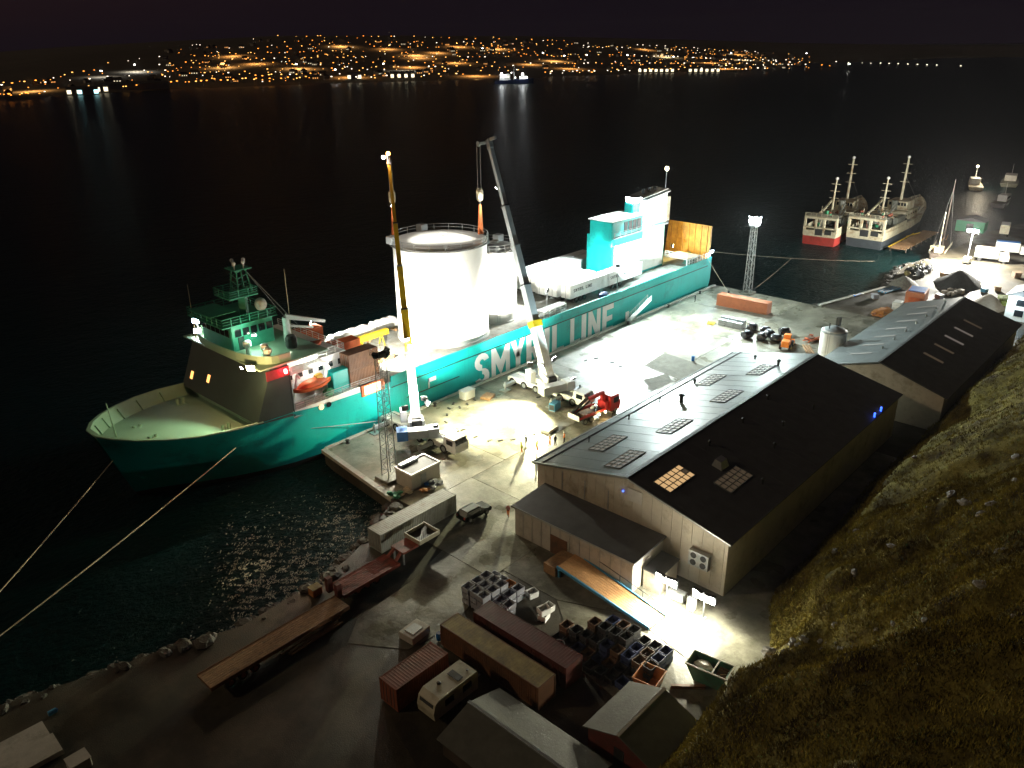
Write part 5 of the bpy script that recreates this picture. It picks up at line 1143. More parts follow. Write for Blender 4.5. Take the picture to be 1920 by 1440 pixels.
H = thing('utility_hut', 'small pale concrete hut with flat parapet roof at the quay end', 'hut', (-110.2, -18.9, 0))
wb(MB().bbox(-112.8, -20.6, 0, -107.6, -17.2, 2.3, .05), 'wall', M['plaster'], H)
for b in ((-112.9, -20.7, 2.2, -107.5, -20.45, 2.5), (-112.9, -17.35, 2.2, -107.5, -17.1, 2.5), (-112.9, -20.44, 2.2, -112.65, -17.36, 2.5), (-107.75, -20.44, 2.2, -107.5, -17.36, 2.5)): wb(MB().box(*b), 'parapet', M['white'], H)
wb(MB().box(-112.6, -20.4, 2.3, -107.8, -17.4, 2.34), 'roof', M['roofdark'], H); wb(MB().box(-112.4, -17.9, 2.36, -109.2, -17.2, 2.75), 'roof_board', M['boomgrey'], H)
wb(MB().box(-111.2, -20.66, 0, -110.2, -20.61, 1.9), 'door', M['steel'], H)

SI = thing('silo', 'white cylindrical silo beside the long shed', 'silo', (-33.5, -45.2, 0))
MB().lathe((0, 0, 0), [(2.25, 0), (2.25, 7.6), (2.1, 7.8), (.3, 8.5)], 32).build('shell', M['white'], SI, True); MB().lathe((0, 0, 0), [(2.28, 7.5), (2.3, 7.7), (.35, 8.55)], 32, False, True).build('roof', M['boomgrey'], SI, True)
MB().box(1.0, -.4, 7.9, 1.6, .3, 9.8).bar((-1.0, .6, 8.0), (-1.0, .6, 9.2), .1).build('top_filter', M['darksteel'], SI)
for s_ in (-.2, .2): MB().bar((-2.3, s_, .3), (-2.3, s_, 8.0), .03, None, 4).build('ladder_rail', M['steel'], SI)

# ================================================================ THINGS ON QUAY AND YARD
container('long orange container standing across the quay end below the lamp mast', -10.2, -15.9, 0.0, 12.1, 'contorange', rz=R(-88))
container('long grey white container standing along the shore bank beside the dark car', -118.6, -27.7, 0.0, 12.4, 'contgrey')
container('long container with weathered yellow roof among the tub stacks', -129.6, -52.3, 0.0, 13.0, 'contbrown', 'contyellow', rz=R(-90))
container('long maroon container beside the yellow roofed one', -126.0, -53.0, 0.0, 12.2, 'contmaroon', rz=R(-90))
container('short rust red ribbed container behind the caravan', -136.3, -48.2, 0.0, 6.4, 'contrust')

# people: one continuous skinned body each, clothes coloured by height, helmet as a child
def person_mesh(top, legs, arm_l, arm_r, step):
    bm_v = [(0, 0, .95), (0, 0, 1.12), (0, 0, 1.38), (0, 0, 1.52), (0, .02, 1.62), (0, .03, 1.74),
            (-.19, 0, 1.42), (-.25, arm_l[0] * .5, 1.42 - .27 * arm_l[1]), (-.24, arm_l[0], 1.42 - .52 * arm_l[1]), (.19, 0, 1.42), (.25, arm_r[0] * .5, 1.42 - .27 * arm_r[1]), (.24, arm_r[0], 1.42 - .52 * arm_r[1]),
            (-.1, 0, .9), (-.12, step * .5, .5), (-.13, step, .09), (-.13, step + .16, .04), (.1, 0, .9), (.12, -step * .5, .5), (.13, -step, .09), (.13, -step + .16, .04)]
    ed = [(0, 1), (1, 2), (2, 3), (3, 4), (4, 5), (2, 6), (6, 7), (7, 8), (2, 9), (9, 10), (10, 11), (0, 12), (12, 13), (13, 14), (14, 15), (0, 16), (16, 17), (17, 18), (18, 19)]
    rad = [.15, .15, .17, .07, .095, .085, .085, .065, .05, .085, .065, .05, .105, .08, .06, .05, .105, .08, .06, .05]
    me = bpy.data.meshes.new('person'); me.from_pydata(bm_v, ed, []); o = bpy.data.objects.new('tmp_person', me); COL.objects.link(o)
    sk = o.modifiers.new('skin', 'SKIN')
    for i, r_ in enumerate(rad): me.skin_vertices[0].data[i].radius = (r_, r_ * .85)
    me.skin_vertices[0].data[0].use_root = True
    ss = o.modifiers.new('sub', 'SUBSURF'); ss.levels = 1; ss.render_levels = 1
    dg = bpy.context.evaluated_depsgraph_get(); out = bpy.data.meshes.new_from_object(o.evaluated_get(dg)); bpy.data.objects.remove(o)
    out.name = 'person'; out.materials.clear()
    for m_ in (M[legs], M[top], M['skin'], M['rubber']): out.materials.append(m_)
    for p in out.polygons:
        z = p.center.z; x = abs(p.center.x); p.material_index = 3 if z < .12 else (2 if z > 1.55 or (x > .2 and z < 1.42 - .46 * min(arm_l[1], arm_r[1])) else (1 if z > .93 else 0)); p.use_smooth = True
    return out
PM = {}
def person(px, py, top, legs, helmet, face, label, pose=0):
    q = atz(px, py, 0); poses = [((.1, 1), (.05, 1), .06), ((.22, .75), (.1, 1), .16), ((-.05, 1), (.3, .6), .1)][pose]
    key = (top, legs, pose)
    if key not in PM: PM[key] = person_mesh(top, legs, *poses)
    T = link('person', PM[key], None, (q[0], q[1], 0.0), face); tag(T, label, 'person')
    if helmet:
        h = MB().lathe((0, .03, 1.72), [(.15, 0), (.125, .03), (.115, .09), (.07, .14), (.01, .155)], 12, True, True).build('helmet', M[helmet], T, True)
    for z in (1.12, 1.3): MB().lathe((0, 0, z), [(.192, 0), (.194, .02), (.192, .04)], 12, False, False).build('reflective_band', M['white'], T)
person(978, 850, 'hivisy', 'hivis', 'helmety', 1.0, 'worker in yellow jacket and orange trousers, outermost of the quay group', 1)
person(1007, 846, 'hivisy', 'hivis', 'helmety', .6, 'worker in yellow jacket standing between two pairs of colleagues', 0)
person(1031, 836, 'hivis', 'hivis', 'helmet', .3, 'worker in orange jacket and white helmet beside a darkly dressed one', 2)
person(1041, 836, 'navy', 'navy', 'helmet', -.3, 'darkly dressed worker with white helmet next to orange-jacketed one', 0)
person(1058, 830, 'hivis', 'navy', 'helmet', .5, 'worker in orange jacket standing alone near the warehouse eave', 0)
person(986, 836, 'navy', 'navy', 'helmety', 1.4, 'darkly dressed worker bending by the bollard on the quay', 2)
person(953, 968, 'redcloth', 'hivis', None, 2.0, 'person in dark red jacket walking between car and annex', 1)
person(1303, 566, 'navy', 'navy', 'helmet', 1.0, 'worker in dark clothes by the orange container at the quay end', 0)

# dark estate car
C_ = thing('estate_car', 'dark estate car with silver roof rails parked by the grey container', 'car', (-111.6, -31.3, 0), R(-3))
prof = [(-2.25, .35), (2.2, .35), (2.28, .62), (2.2, .88), (1.15, 1.0), (.45, 1.5), (-1.75, 1.54), (-2.2, 1.0), (-2.28, .6)]
def car_ring(y, sc): return [(x * (1 if z < 1.05 else .98), y * (1 if z < 1.05 else .84), z) for x, z in prof]
MB().loft([car_ring(-.86, 1), car_ring(-.9, 1), car_ring(.9, 1), car_ring(.86, 1)]).build('body', M['car'], C_)
MB().box(-1.7, -.66, 1.545, .4, .66, 1.575).build('roof', M['carsilver'], C_)
for s_ in (-1, 1):
    MB().bar((-1.6, s_ * .62, 1.62), (.3, s_ * .62, 1.6), .03).build('roof_rail', M['carsilver'], C_)
    MB().add([(-1.7, s_ * .875, 1.06), (.95, s_ * .885, 1.04), (.42, s_ * .775, 1.44), (-1.6, s_ * .77, 1.48)], [(0, 1, 2, 3)]).build('side_window', M['glass'], C_)
    MB().box(2.2, s_ * .6 - .2, .62, 2.29, s_ * .6 + .2, .82).build('headlight', M['white'], C_); MB().box(-2.28, s_ * .7 - .12, .72, -2.2, s_ * .7 + .12, 1.0).build('tail_light', M['red'], C_)
    for x in (-1.4, 1.4):
        w_ = MB().disc((x, s_ * .82, .34), (0, 1, 0), .34, .24, 16).build('wheel', M['rubber'], C_); MB().disc((x, s_ * .84, .34), (0, 1, 0), .2, .25, 12).build('rim', M['carsilver'], w_)
MB().add([(1.12, -.78, 1.02), (1.12, .78, 1.02), (.5, .68, 1.46), (.5, -.68, 1.46)], [(0, 1, 2, 3)]).build('windscreen', M['glass'], C_)

# red lorry with loader crane
K_ = thing('crane_lorry', 'red lorry with folded loader crane parked along the warehouse', 'lorry', (-77.6, -25.0, 0), R(-7))
MB().box(-4.4, -.5, .75, 4.4, .5, 1.05).build('chassis', M['darksteel'], K_)
cb = MB().loft([[(2.4, -1.22, .6), (4.6, -1.22, .6), (4.6, 1.22, .6), (2.4, 1.22, .6)], [(2.4, -1.22, 1.9), (4.65, -1.22, 1.9), (4.65, 1.22, 1.9), (2.4, 1.22, 1.9)], [(2.4, -1.15, 3.2), (4.3, -1.15, 3.2), (4.3, 1.15, 3.2), (2.4, 1.15, 3.2)]]).build('cab', M['red'], K_)
MB().add([(4.67, -1.1, 1.95), (4.67, 1.1, 1.95), (4.36, 1.02, 3.05), (4.36, -1.02, 3.05)], [(0, 1, 2, 3)]).build('windscreen', M['glass'], cb)
for s_ in (-1, 1): MB().box(3.0, s_ * 1.22 - .02, 1.9, 4.2, s_ * 1.22 + .02, 2.8).build('side_window', M['glass'], cb)
MB().box(-4.8, -1.25, 1.06, 1.2, 1.25, 1.24).build('load_bed', M['darksteel'], K_)
MB().box(-4.95, -1.25, 1.06, -4.82, 1.25, 1.9).build('tailboard', M['white'], K_)
for s_ in (-1, 1): MB().box(-4.8, s_ * 1.25 - .03, 1.25, 1.2, s_ * 1.25 + .03, 1.7).build('side_board', M['red'], K_)
MB().bbox(1.4, -.9, 1.06, 2.2, .9, 2.4, .08).build('crane_base', M['red'], K_); MB().bar((1.8, 0, 2.3), (1.8, 0, 3.9), .32, .28, 10).build('crane_column', M['red'], K_)
MB().beam((1.8, 0, 3.8), (-1.2, .3, 3.4), .42, .5).build('crane_arm', M['red'], K_); MB().beam((-1.2, .6, 3.5), (-4.6, .6, 1.9), .34, .4).beam((-1.0, .2, 3.1), (-4.3, .2, 1.7), .2, .22).build('crane_boom', M['darksteel'], K_)
for x in (-3.4, -2.0, 3.5):
    for s_ in (-1, 1):
        w_ = MB().disc((x, s_ * 1.0, .52), (0, 1, 0), .52, .4, 16).build('wheel', M['rubber'], K_); MB().disc((x, s_ * 1.03, .52), (0, 1, 0), .3, .4, 12).build('rim', M['carsilver'], w_)
for x, s_ in ((-.4, -1), (1.0, -1), (1.5, 1)): MB().blob((x, s_ * 1.36, 1.0), .17, .1, .17).build('marker_lamp', E_['warm'], K_)
light('POINT', 'marker_light', (.3, -1.9, .8), 60, (1, .6, .15), K_, .1)
for x in (1.6,):
    for s_ in (-1, 1): MB().box(x - .12, min(s_ * .9, s_ * 2.4), .9, x + .12, max(s_ * .9, s_ * 2.4), 1.1).bar((x, s_ * 2.3, .05), (x, s_ * 2.3, 1.3), .09).build('stabiliser', M['darksteel'], K_)
MB().box(-3.6, -.9, 1.26, -1.2, .5, 1.7).build('load_crate', M['wood'], K_); MB().blob((-.2, .2, 1.6), .5, .5, .4, 8, 5, .2).build('load_sack', M['white'], K_)

# pallets of crane mats, crates and small gear on the quay
def pallet(label, x, y, rz, L, W_, n_, m):
    T = thing('mat_stack', label, 'stack', (x, y, 0), rz)
    for j in range(n_):
        for k in range(4): MB().box(-L / 2 + RND.uniform(-.05, .05), -W_ / 2 + k * W_ / 4 + .02, j * .2, L / 2, -W_ / 2 + (k + 1) * W_ / 4 - .02, j * .2 + .18).build('plank', M[m], T)
    return T
pallet('low stack of timber crane mats at the ship side near the white crane cab', *atz(915, 745)[:2], .3, 2.4, 1.8, 2, 'wood')
pallet('pale stack of slabs and boards beside the red lorry tailboard', *atz(1030, 806)[:2], .1, 2.6, 1.6, 2, 'plaster')
pallet('timber mats leaning low behind the red lorry', *atz(1066, 745)[:2], .5, 2.2, 1.6, 3, 'wood')
T = thing('tool_box', 'white tool chest on the quay edge below the teal hull', 'chest', (*atz(876, 746)[:2], 0), 0)
MB().bbox(-1.2, -.8, .1, 1.2, .8, 1.5, .08).build('body', M['white'], T); MB().box(-1.25, -.85, 1.5, 1.25, .85, 1.6).build('lid', M['white'], T); MB().box(-1.0, -.7, 0, 1.0, .7, .1).build('skid', M['wood'], T)
T = thing('generator', 'pale blue generator with dark radiator between crane and lorry', 'generator', (*atz(1040, 768)[:2], 0), R(10))
MB().bbox(-1.0, -.6, .15, 1.0, .6, 1.4, .08).build('housing', M['skyblue'], T); MB().box(-1.06, -.45, .3, -1.005, .45, 1.2).build('radiator', M['darksteel'], T); MB().bar((.5, 0, 1.4), (.5, 0, 1.8), .06).build('exhaust', M['darksteel'], T); MB().box(-.9, -.55, 0, .9, .55, .14).build('skid', M['steel'], T)
# short dark strips laid in a ring on the quay
ring = [(836, 792), (838, 778), (842, 766), (850, 757), (862, 764), (876, 758), (890, 750), (918, 742), (918, 826), (938, 826), (962, 824), (1000, 815), (892, 819), (868, 806), (1098, 676), (1118, 672), (1148, 680), (1164, 688), (1010, 745), (1022, 740)]
mm = MB().bbox(-.42, -.16, 0, .42, .16, .11, .02).mesh('dark_strip'); mm.materials.append(M['rubber'])
for i, (px, py) in enumerate(ring):
    q = atz(px, py); o = link('dark_strip', mm, None, (q[0], q[1], 0.001), RND.uniform(0, .8) + (0.6 if i < 8 else -.7))
    tag(o, 'short flat black strip lying on the lit quay', 'chock', 'dark strips scattered round the lit patch')
# bollards along the coping
bm_ = MB().lathe((0, 0, 0), [(.32, 0), (.3, .08), (.2, .12), (.2, .4), (.33, .48), (.33, .58), (.15, .66)], 14).mesh('bollard'); bm_.materials.append(M['darksteel'])
for x in (-110, -92, -64, -36, -20, -6): tag(link('bollard', bm_, None, (x, -2.4, 0)), 'squat black iron mooring bollard beside the quay coping', 'bollard', 'bollards along the quay edge')
# slabs, wrapped bales and machines at the quay end
T = thing('slab_stack', 'stack of grey concrete slabs in stepped rows near the orange container', 'stack', (-22.6, -19.8, 0), R(-86))
for i in range(2):
    for k in range(3):
        for j in range(3 + i): MB().box(-2.7 + k * 1.8 + .03, -1.1 + i * 1.15, j * .42, -1.0 + k * 1.8, .0 + i * 1.15, j * .42 + .38).build('slab', M['boomgrey'], T)
T = thing('yellow_pallet', 'yellow painted pallet lying at the end of the slab stack', 'pallet', (-24.0, -15.6, 0), .3)
for k in range(6): MB().box(-.9 + k * .32, -.8, .12, -.9 + k * .32 + .22, .8, .16).build('slat', M['yellow'], T)
for k in (-.6, 0, .6): MB().box(-.95, k - .05, 0, .95, k + .05, .115).build('bearer', M['yellow'], T)
bale = None
for i, q in enumerate([(1400, 634), (1410, 620), (1428, 638), (1434, 626), (1455, 641), (1470, 628), (1442, 632)]):
    p = atz(*q); T = thing('wrapped_bale', 'fat round bale in shiny black wrap near the orange loader', 'bale', (p[0], p[1], 0), RND.uniform(0, 3), 'black wrapped bales')
    if bale is None:
        bale = []
        rings = [[(x, r_ * math.cos(2 * math.pi * k / 14) * (1 + .04 * math.sin(3 * k + x)), .8 + r_ * .8 * math.sin(2 * math.pi * k / 14)) for k in range(14)] for x, r_ in ((-1.05, .55), (-1.0, .85), (-.5, 1.0), (0, 1.02), (.5, 1.0), (1.0, .85), (1.05, .55))]
        me = MB().loft(rings).mesh('wrap'); me.materials.append(M['bale']); me.polygons.foreach_set('use_smooth', [True] * len(me.polygons)); bale.append(me)
        mb = MB().blob((.1, .1, 1.62), .55, .4, .08, 8, 4, .2); me = mb.mesh('loose_flap'); me.materials.append(M['tubgrey']); bale.append(me)
    link('wrap', bale[0], T); link('loose_flap', bale[1], T)
T = thing('wheel_loader', 'orange wheel loader parked beside the wrapped bales', 'loader', (-27.4, -34.2, 0), R(15))
MB().bbox(-2.2, -.75, .7, -.3, .75, 1.9, .12).build('engine_hood', M['hivis'], T); cb = MB().bbox(-.3, -.65, .8, .9, .65, 2.7, .1).build('cab', M['hivis'], T); MB().box(-.2, -.67, 1.6, .8, .67, 2.5).build('cab_glass', M['glass'], cb)
MB().beam((.8, 0, 1.3), (2.5, 0, .7), .9, .25).build('lift_arm', M['hivis'], T); MB().extr([(2.3, .15), (3.2, .1), (2.5, 1.1), (2.3, 1.0)], 'y', -1.1, 1.1).build('bucket', M['hivis'], T)
for x in (-1.5, 1.3):
    for s_ in (-1, 1): w_ = MB().disc((x, s_ * .9, .6), (0, 1, 0), .6, .42, 14).build('wheel', M['rubber'], T); MB().disc((x, s_ * .93, .6), (0, 1, 0), .3, .42, 10).build('rim', M['yellow'], w_)
T = thing('scrap_heap', 'heap of rust orange scrap beams beyond the orange loader', 'scrap', (-20.6, -36.3, 0))
for k in range(16): MB().beam((RND.uniform(-2, 2), RND.uniform(-1.4, 1.4), .1 + k * .04), (RND.uniform(-2, 2), RND.uniform(-1.4, 1.4), .2 + k * .05), .18, .18).build('beam', M['contrust'] if k % 3 else M['orange'], T)
T = thing('timber_pile', 'long pale timber lengths lying between loader and silo', 'timber', (*atz(1520, 662)[:2], 0), R(35))
for k in range(9): MB().box(-4 + RND.uniform(-.5, .5), -.7 + k * .17, 0, 4 + RND.uniform(-.5, .5), -.57 + k * .17, .14 + (k % 3) * .08).build('plank', M['wood'], T)
T = thing('rust_heap', 'bright rusty pile of orange scrap beside the long shed', 'scrap', (*atz(1655, 588)[:2], 0))
MB().blob((0, 0, .3), 3.2, 2.0, .8, 12, 5, .25).build('rust_mound', M['tuborange'], T)
for k in range(12): MB().beam((RND.uniform(-3.5, 2.5), RND.uniform(-1.6, 1.6), .5), (RND.uniform(-4.5, 3.5), RND.uniform(-2, 2), .75), .14, .14).build('plank', M['wood'] if k % 2 else M['contrust'], T)
T = thing('blue_drum', 'single blue drum standing on the bright quay near the warehouse eave', 'drum', (*atz(1299, 676)[:2], 0))
MB().lathe((0, 0, 0), [(.29, 0), (.3, .3), (.28, .32), (.3, .34), (.3, .6), (.28, .62), (.3, .64), (.29, .92)], 14).build('barrel', M['blue'], T); MB().lathe((0, 0, .9), [(.25, 0), (.25, .03)], 12).build('lid', M['blue'], T)

# ---- yard near the shore
def flat_trailer(name, label, x0, x1, y0, y1, z, m, deckm, neck):
    L = x1 - x0; T = thing(name, label, 'trailer', ((x0 + x1) / 2, (y0 + y1) / 2, 0)); a = L / 2; b = (y1 - y0) / 2
    n_ = 9
    for k in range(n_):
        yk = -b + 2 * b * k / n_; MB().box(-a, yk + .015, z - .07, a - (L * .28 if neck else 0), yk + 2 * b / n_ - .015, z).build('plank', M[deckm], T)
    for s_ in (-1, 1): MB().box(-a, s_ * b * .96 - .06, z - .38, a - (L * .28 if neck else 0), s_ * b * .96 + .06, z + .04).build('side_rail', M[m], T)
    for k in range(6): MB().box(-a + L * .12 * k, -b * .9, z - .3, -a + L * .12 * k + .1, b * .9, z - .08).build('cross_member', M[m], T)
    if neck:
        MB().beam((a - L * .29, -b * .5, z + .05), (a - L * .2, -b * .4, z + .75), .3, .3).beam((a - L * .29, b * .5, z + .05), (a - L * .2, b * .4, z + .75), .3, .3).box(a - L * .21, -b * .8, z + .6, a, b * .8, z + .85).build('gooseneck', M[m], T)
        MB().box(-a - .6, -b * .8, z - .3, -a, -b * .4, z + 1.5).build('ramp_flap', M['contmaroon'], T); MB().box(-a - .6, b * .4, z - .3, -a, b * .8, z + 1.5).build('ramp_flap', M['contmaroon'], T)
    for k in range(3):
        for s_ in (-1, 1): w_ = MB().disc((-a + 2.0 + k * 1.3, s_ * b * .78, .48), (0, 1, 0), .48, .36, 14).build('wheel', M['rubber'], T); MB().disc((-a + 2 + k * 1.3, s_ * b * .8, .48), (0, 1, 0), .26, .36, 10).build('rim', M['redrust'], w_)
    for s_ in (-1, 1): MB().box(a - 2.2, s_ * b * .6 - .08, 0, a - 2.0, s_ * b * .6 + .08, z - .1 + (.7 if neck else 0)).build('landing_leg', M['steel'], T)
    return T
flat_trailer('low_loader', 'rusty red low loader trailer parked behind the grey container', -133.4, -122.4, -33.2, -30.4, 1.0, 'redrust', 'redrust', True)
flat_trailer('flatbed_trailer', 'long brown timber-decked flatbed trailer on the shore bank', -150.0, -134.2, -35.3, -32.6, 1.25, 'contbrown', 'wood', False)
T = thing('yellow_box', 'small yellow orange box standing behind the flatbed trailer', 'box', (*atz(592, 1113)[:2], 0)); MB().bbox(-.6, -.5, 0, .6, .5, .9, .06).build('body', M['tuborange'], T); MB().box(-.64, -.54, .9, .64, .54, .97).build('lid', M['contyellow'], T)
T = thing('board_stack', 'pale weathered boards lying beside the flatbed trailer', 'timber', (*atz(590, 1190)[:2], 0), R(2))
for k in range(6): MB().box(-3.5 + RND.uniform(-.6, .6), -.8 + k * .27, 0, 3.2 + RND.uniform(-.6, .6), -.57 + k * .27, .12 + .06 * (k % 2)).build('plank', M['wood'], T)
T = thing('tipping_skip', 'open cream rimmed tipping skip on the low loader neck', 'skip', (-120.8, -31.8, 1.86))
for b in ((-1.6, -1.4, .0, 1.6, -1.3, .55), (-1.6, 1.3, .0, 1.6, 1.4, .55), (-1.6, -1.3, .0, -1.5, 1.3, .55), (1.5, -1.3, .0, 1.6, 1.3, .55)): MB().box(*b).build('side_wall', M['canvas'], T)
MB().box(-1.5, -1.3, .01, 1.5, 1.3, .06).build('floor', M['darksteel'], T)
for k in range(4): MB().beam((-1.2 + .3 * k, -1, .12), (.8 + .2 * k, .9, .25 + .05 * k), .1, .08).build('scrap_bar', M['steel'], T)
# heap of rope, nets and floats by the hut
for i, (px, py, m_, r_, lb) in enumerate([(760, 925, 'rope', .8, 'coil of pale mooring rope dropped below the small hut'), (797, 922, 'tuborange', .55, 'orange float bundle on the rubble by the hut'), (815, 912, 'tubgrey', .9, 'pale crumpled net heap beside the small hut'), (800, 908, 'blue', .5, 'little blue sack by the net heap'), (745, 930, 'netgreen', .8, 'mossy green net heap on the quay corner')]):
    p = atz(px, py); mb = MB(); rr = random.Random(i)
    for k in range(9): mb.blob((rr.uniform(-r_, r_), rr.uniform(-r_, r_), .2 + rr.random() * r_ * .4), r_ * .5, r_ * .45, r_ * .3, 7, 4, .25, rr)
    tag(mb.build('net_heap' if m_ != 'rope' else 'rope_coil', M[m_], None, True, (p[0], p[1], 0)), lb, 'heap')
T = thing('concrete_kiosk', 'low pale concrete block with a metal lid in the muddy yard', 'block', (*atz(778, 1190)[:2], 0), R(5)); MB().bbox(-1.3, -1.0, 0, 1.3, 1.0, .8, .06).build('block', M['plaster'], T); MB().box(-.8, -.6, .8, .6, .6, .86).build('lid', M['galv'], T); MB().box(1.31, -.5, .1, 1.36, .5, .6).build('hatch', M['steel'], T)
T = thing('blue_barrel', 'little dark blue barrel in the gap by the yellow roofed container', 'barrel', (*atz(824, 1199)[:2], 0)); MB().lathe((0, 0, 0), [(.28, 0), (.32, .4), (.28, .85)], 12).build('staves', M['blue'], T); MB().lathe((0, 0, .84), [(.26, 0), (.26, .03)], 12).build('lid', M['tubblue'], T)
# fish tubs
def tub_meshes(m):
    mb = MB(); L, W_, Hh, t = .6, .5, .74, .06
    o = [(-L, -W_), (L, -W_), (L, W_), (-L, W_)]; i_ = [(-L + t, -W_ + t), (L - t, -W_ + t), (L - t, W_ - t), (-L + t, W_ - t)]
    mb.loft([[(x * .95, y * .95, .12) for x, y in o], [(x, y, Hh) for x, y in o], [(x, y, Hh) for x, y in i_], [(x * .93, y * .93, .2) for x, y in i_]])
    a = mb.mesh('shell'); a.materials.append(M[m])
    f = MB()
    for k in (-.5, 0, .5): f.box(-L * .92, k * .8 - .06, 0, L * .92, k * .8 + .06, .12)
    b = f.mesh('runner'); b.materials.append(M[m]); return a, b
TM = {k: tub_meshes(k) for k in ('tubgrey', 'tubblue', 'tubblack', 'tubbrown', 'tuborange', 'white')}
TL = {'tubgrey': 'pale grey insulated fish tub in the stacks beside the maroon container', 'tubblue': 'dark blue insulated fish tub in the block near the ramp', 'tubblack': 'black insulated fish tub in the block near the ramp', 'tubbrown': 'brown insulated fish tub in the block near the ramp', 'tuborange': 'orange insulated fish tub on top of the grey stacks', 'white': 'white insulated fish tub standing apart from the grey stacks'}
def tub(x, y, z, k, rz):
    T = thing('fish_tub', TL[k], 'tub', (x, y, z), rz, TL[k].replace('insulated fish tub', 'tubs')); link('shell', TM[k][0], T); link('runner', TM[k][1], T)
b0_ = atz(945, 1120); base = Vector((-118.6, -43.4, 0))
for i in range(5):
    for j in range(4):
        hh = [3, 3, 3, 2, 2][i] if j < 3 else 2
        if i == 4 and j > 1: continue
        for k in range(hh):
            tub(-124.2 + j * 1.32 + RND.uniform(-.06, .06), -43.2 - i * 1.16 + RND.uniform(-.05, .05), k * .76, 'tuborange' if (i, j, k) == (2, 3, 1) else 'tubgrey', RND.uniform(-.05, .05))
for x, y, z in ((-118.9, -47.6, 0), (-119.6, -50.5, 0), (-120.9, -51.0, 0), (-120.9, -51.0, .76)): tub(x, y, z, 'white', RND.uniform(-.3, .3))
cyc = ['tubblue', 'tubblack', 'tubbrown', 'tubblack', 'tubblue', 'tubblack', 'tubbrown']
for i in range(9):
    for j in range(5):
        if (i < 2 and j > 2) or (j == 0 and i < 4) or (j == 4 and i < 3): continue
        hh = 1 if j < 2 else (3 if (2 <= i <= 5 and j >= 3) else 2)
        kk = cyc[(i * 2 + j * 3) % 7]
        for k in range(hh): tub(-124.0 + j * 1.34 + .1 * i, -54.4 - i * 1.2, k * .76, kk, R(-4) + RND.uniform(-.03, .03))
T = thing('open_drum', 'round pale open drum standing between the tub blocks', 'drum', (*atz(1048, 1218)[:2], 0)); MB().lathe((0, 0, 0), [(.55, 0), (.58, .8), (.5, .8), (.48, .1)], 18, True, True).build('drum_wall', M['plaster'], T); MB().lathe((0, 0, .8), [(.6, -.04), (.6, .03), (.5, .03)], 18, False, False).build('rim', M['galv'], T)
# caravan
V = thing('caravan', 'beige caravan with roof hatch parked beside the rust red container', 'caravan', (-135.4, -52.0, 0))
pr_ = [(-2.9, .5), (2.5, .5), (2.6, 2.3), (2.4, 2.62), (-2.2, 2.65), (-2.75, 2.2), (-3.0, 1.3)]
MB().extr(pr_, 'y', -1.12, 1.12).build('body', M['canvas'], V); MB().box(.3, -.8, 2.655, 1.0, .6, 2.72).build('roof_hatch', M['darksteel'], V); MB().lathe((-1.0, .3, 2.64), [(.2, 0), (.2, .15), (.1, .2)], 10).build('roof_vent', M['darksteel'], V); MB().lathe((1.9, -.4, 2.62), [(.12, 0), (.12, .12)], 8).build('roof_vent', M['steel'], V)
MB().add([(-2.97, -.9, 1.4), (-2.97, .9, 1.4), (-2.78, .9, 2.1), (-2.78, -.9, 2.1)], [(0, 1, 2, 3)]).build('front_window', M['glass'], V)
for x in (-1.6, .6): MB().box(x, -1.15, 1.3, x + 1.1, -1.125, 2.0).build('side_window', M['glass'], V)
MB().beam((2.6, 0, .5), (3.9, 0, .5), .2, .12).build('drawbar', M['steel'], V)
for s_ in (-1, 1): MB().disc((0, s_ * .98, .33), (0, 1, 0), .33, .22, 14).build('wheel', M['rubber'], V)
MB().box(-2.6, -.06, 0, -2.4, .06, .52).build('corner_steady', M['steel'], V)
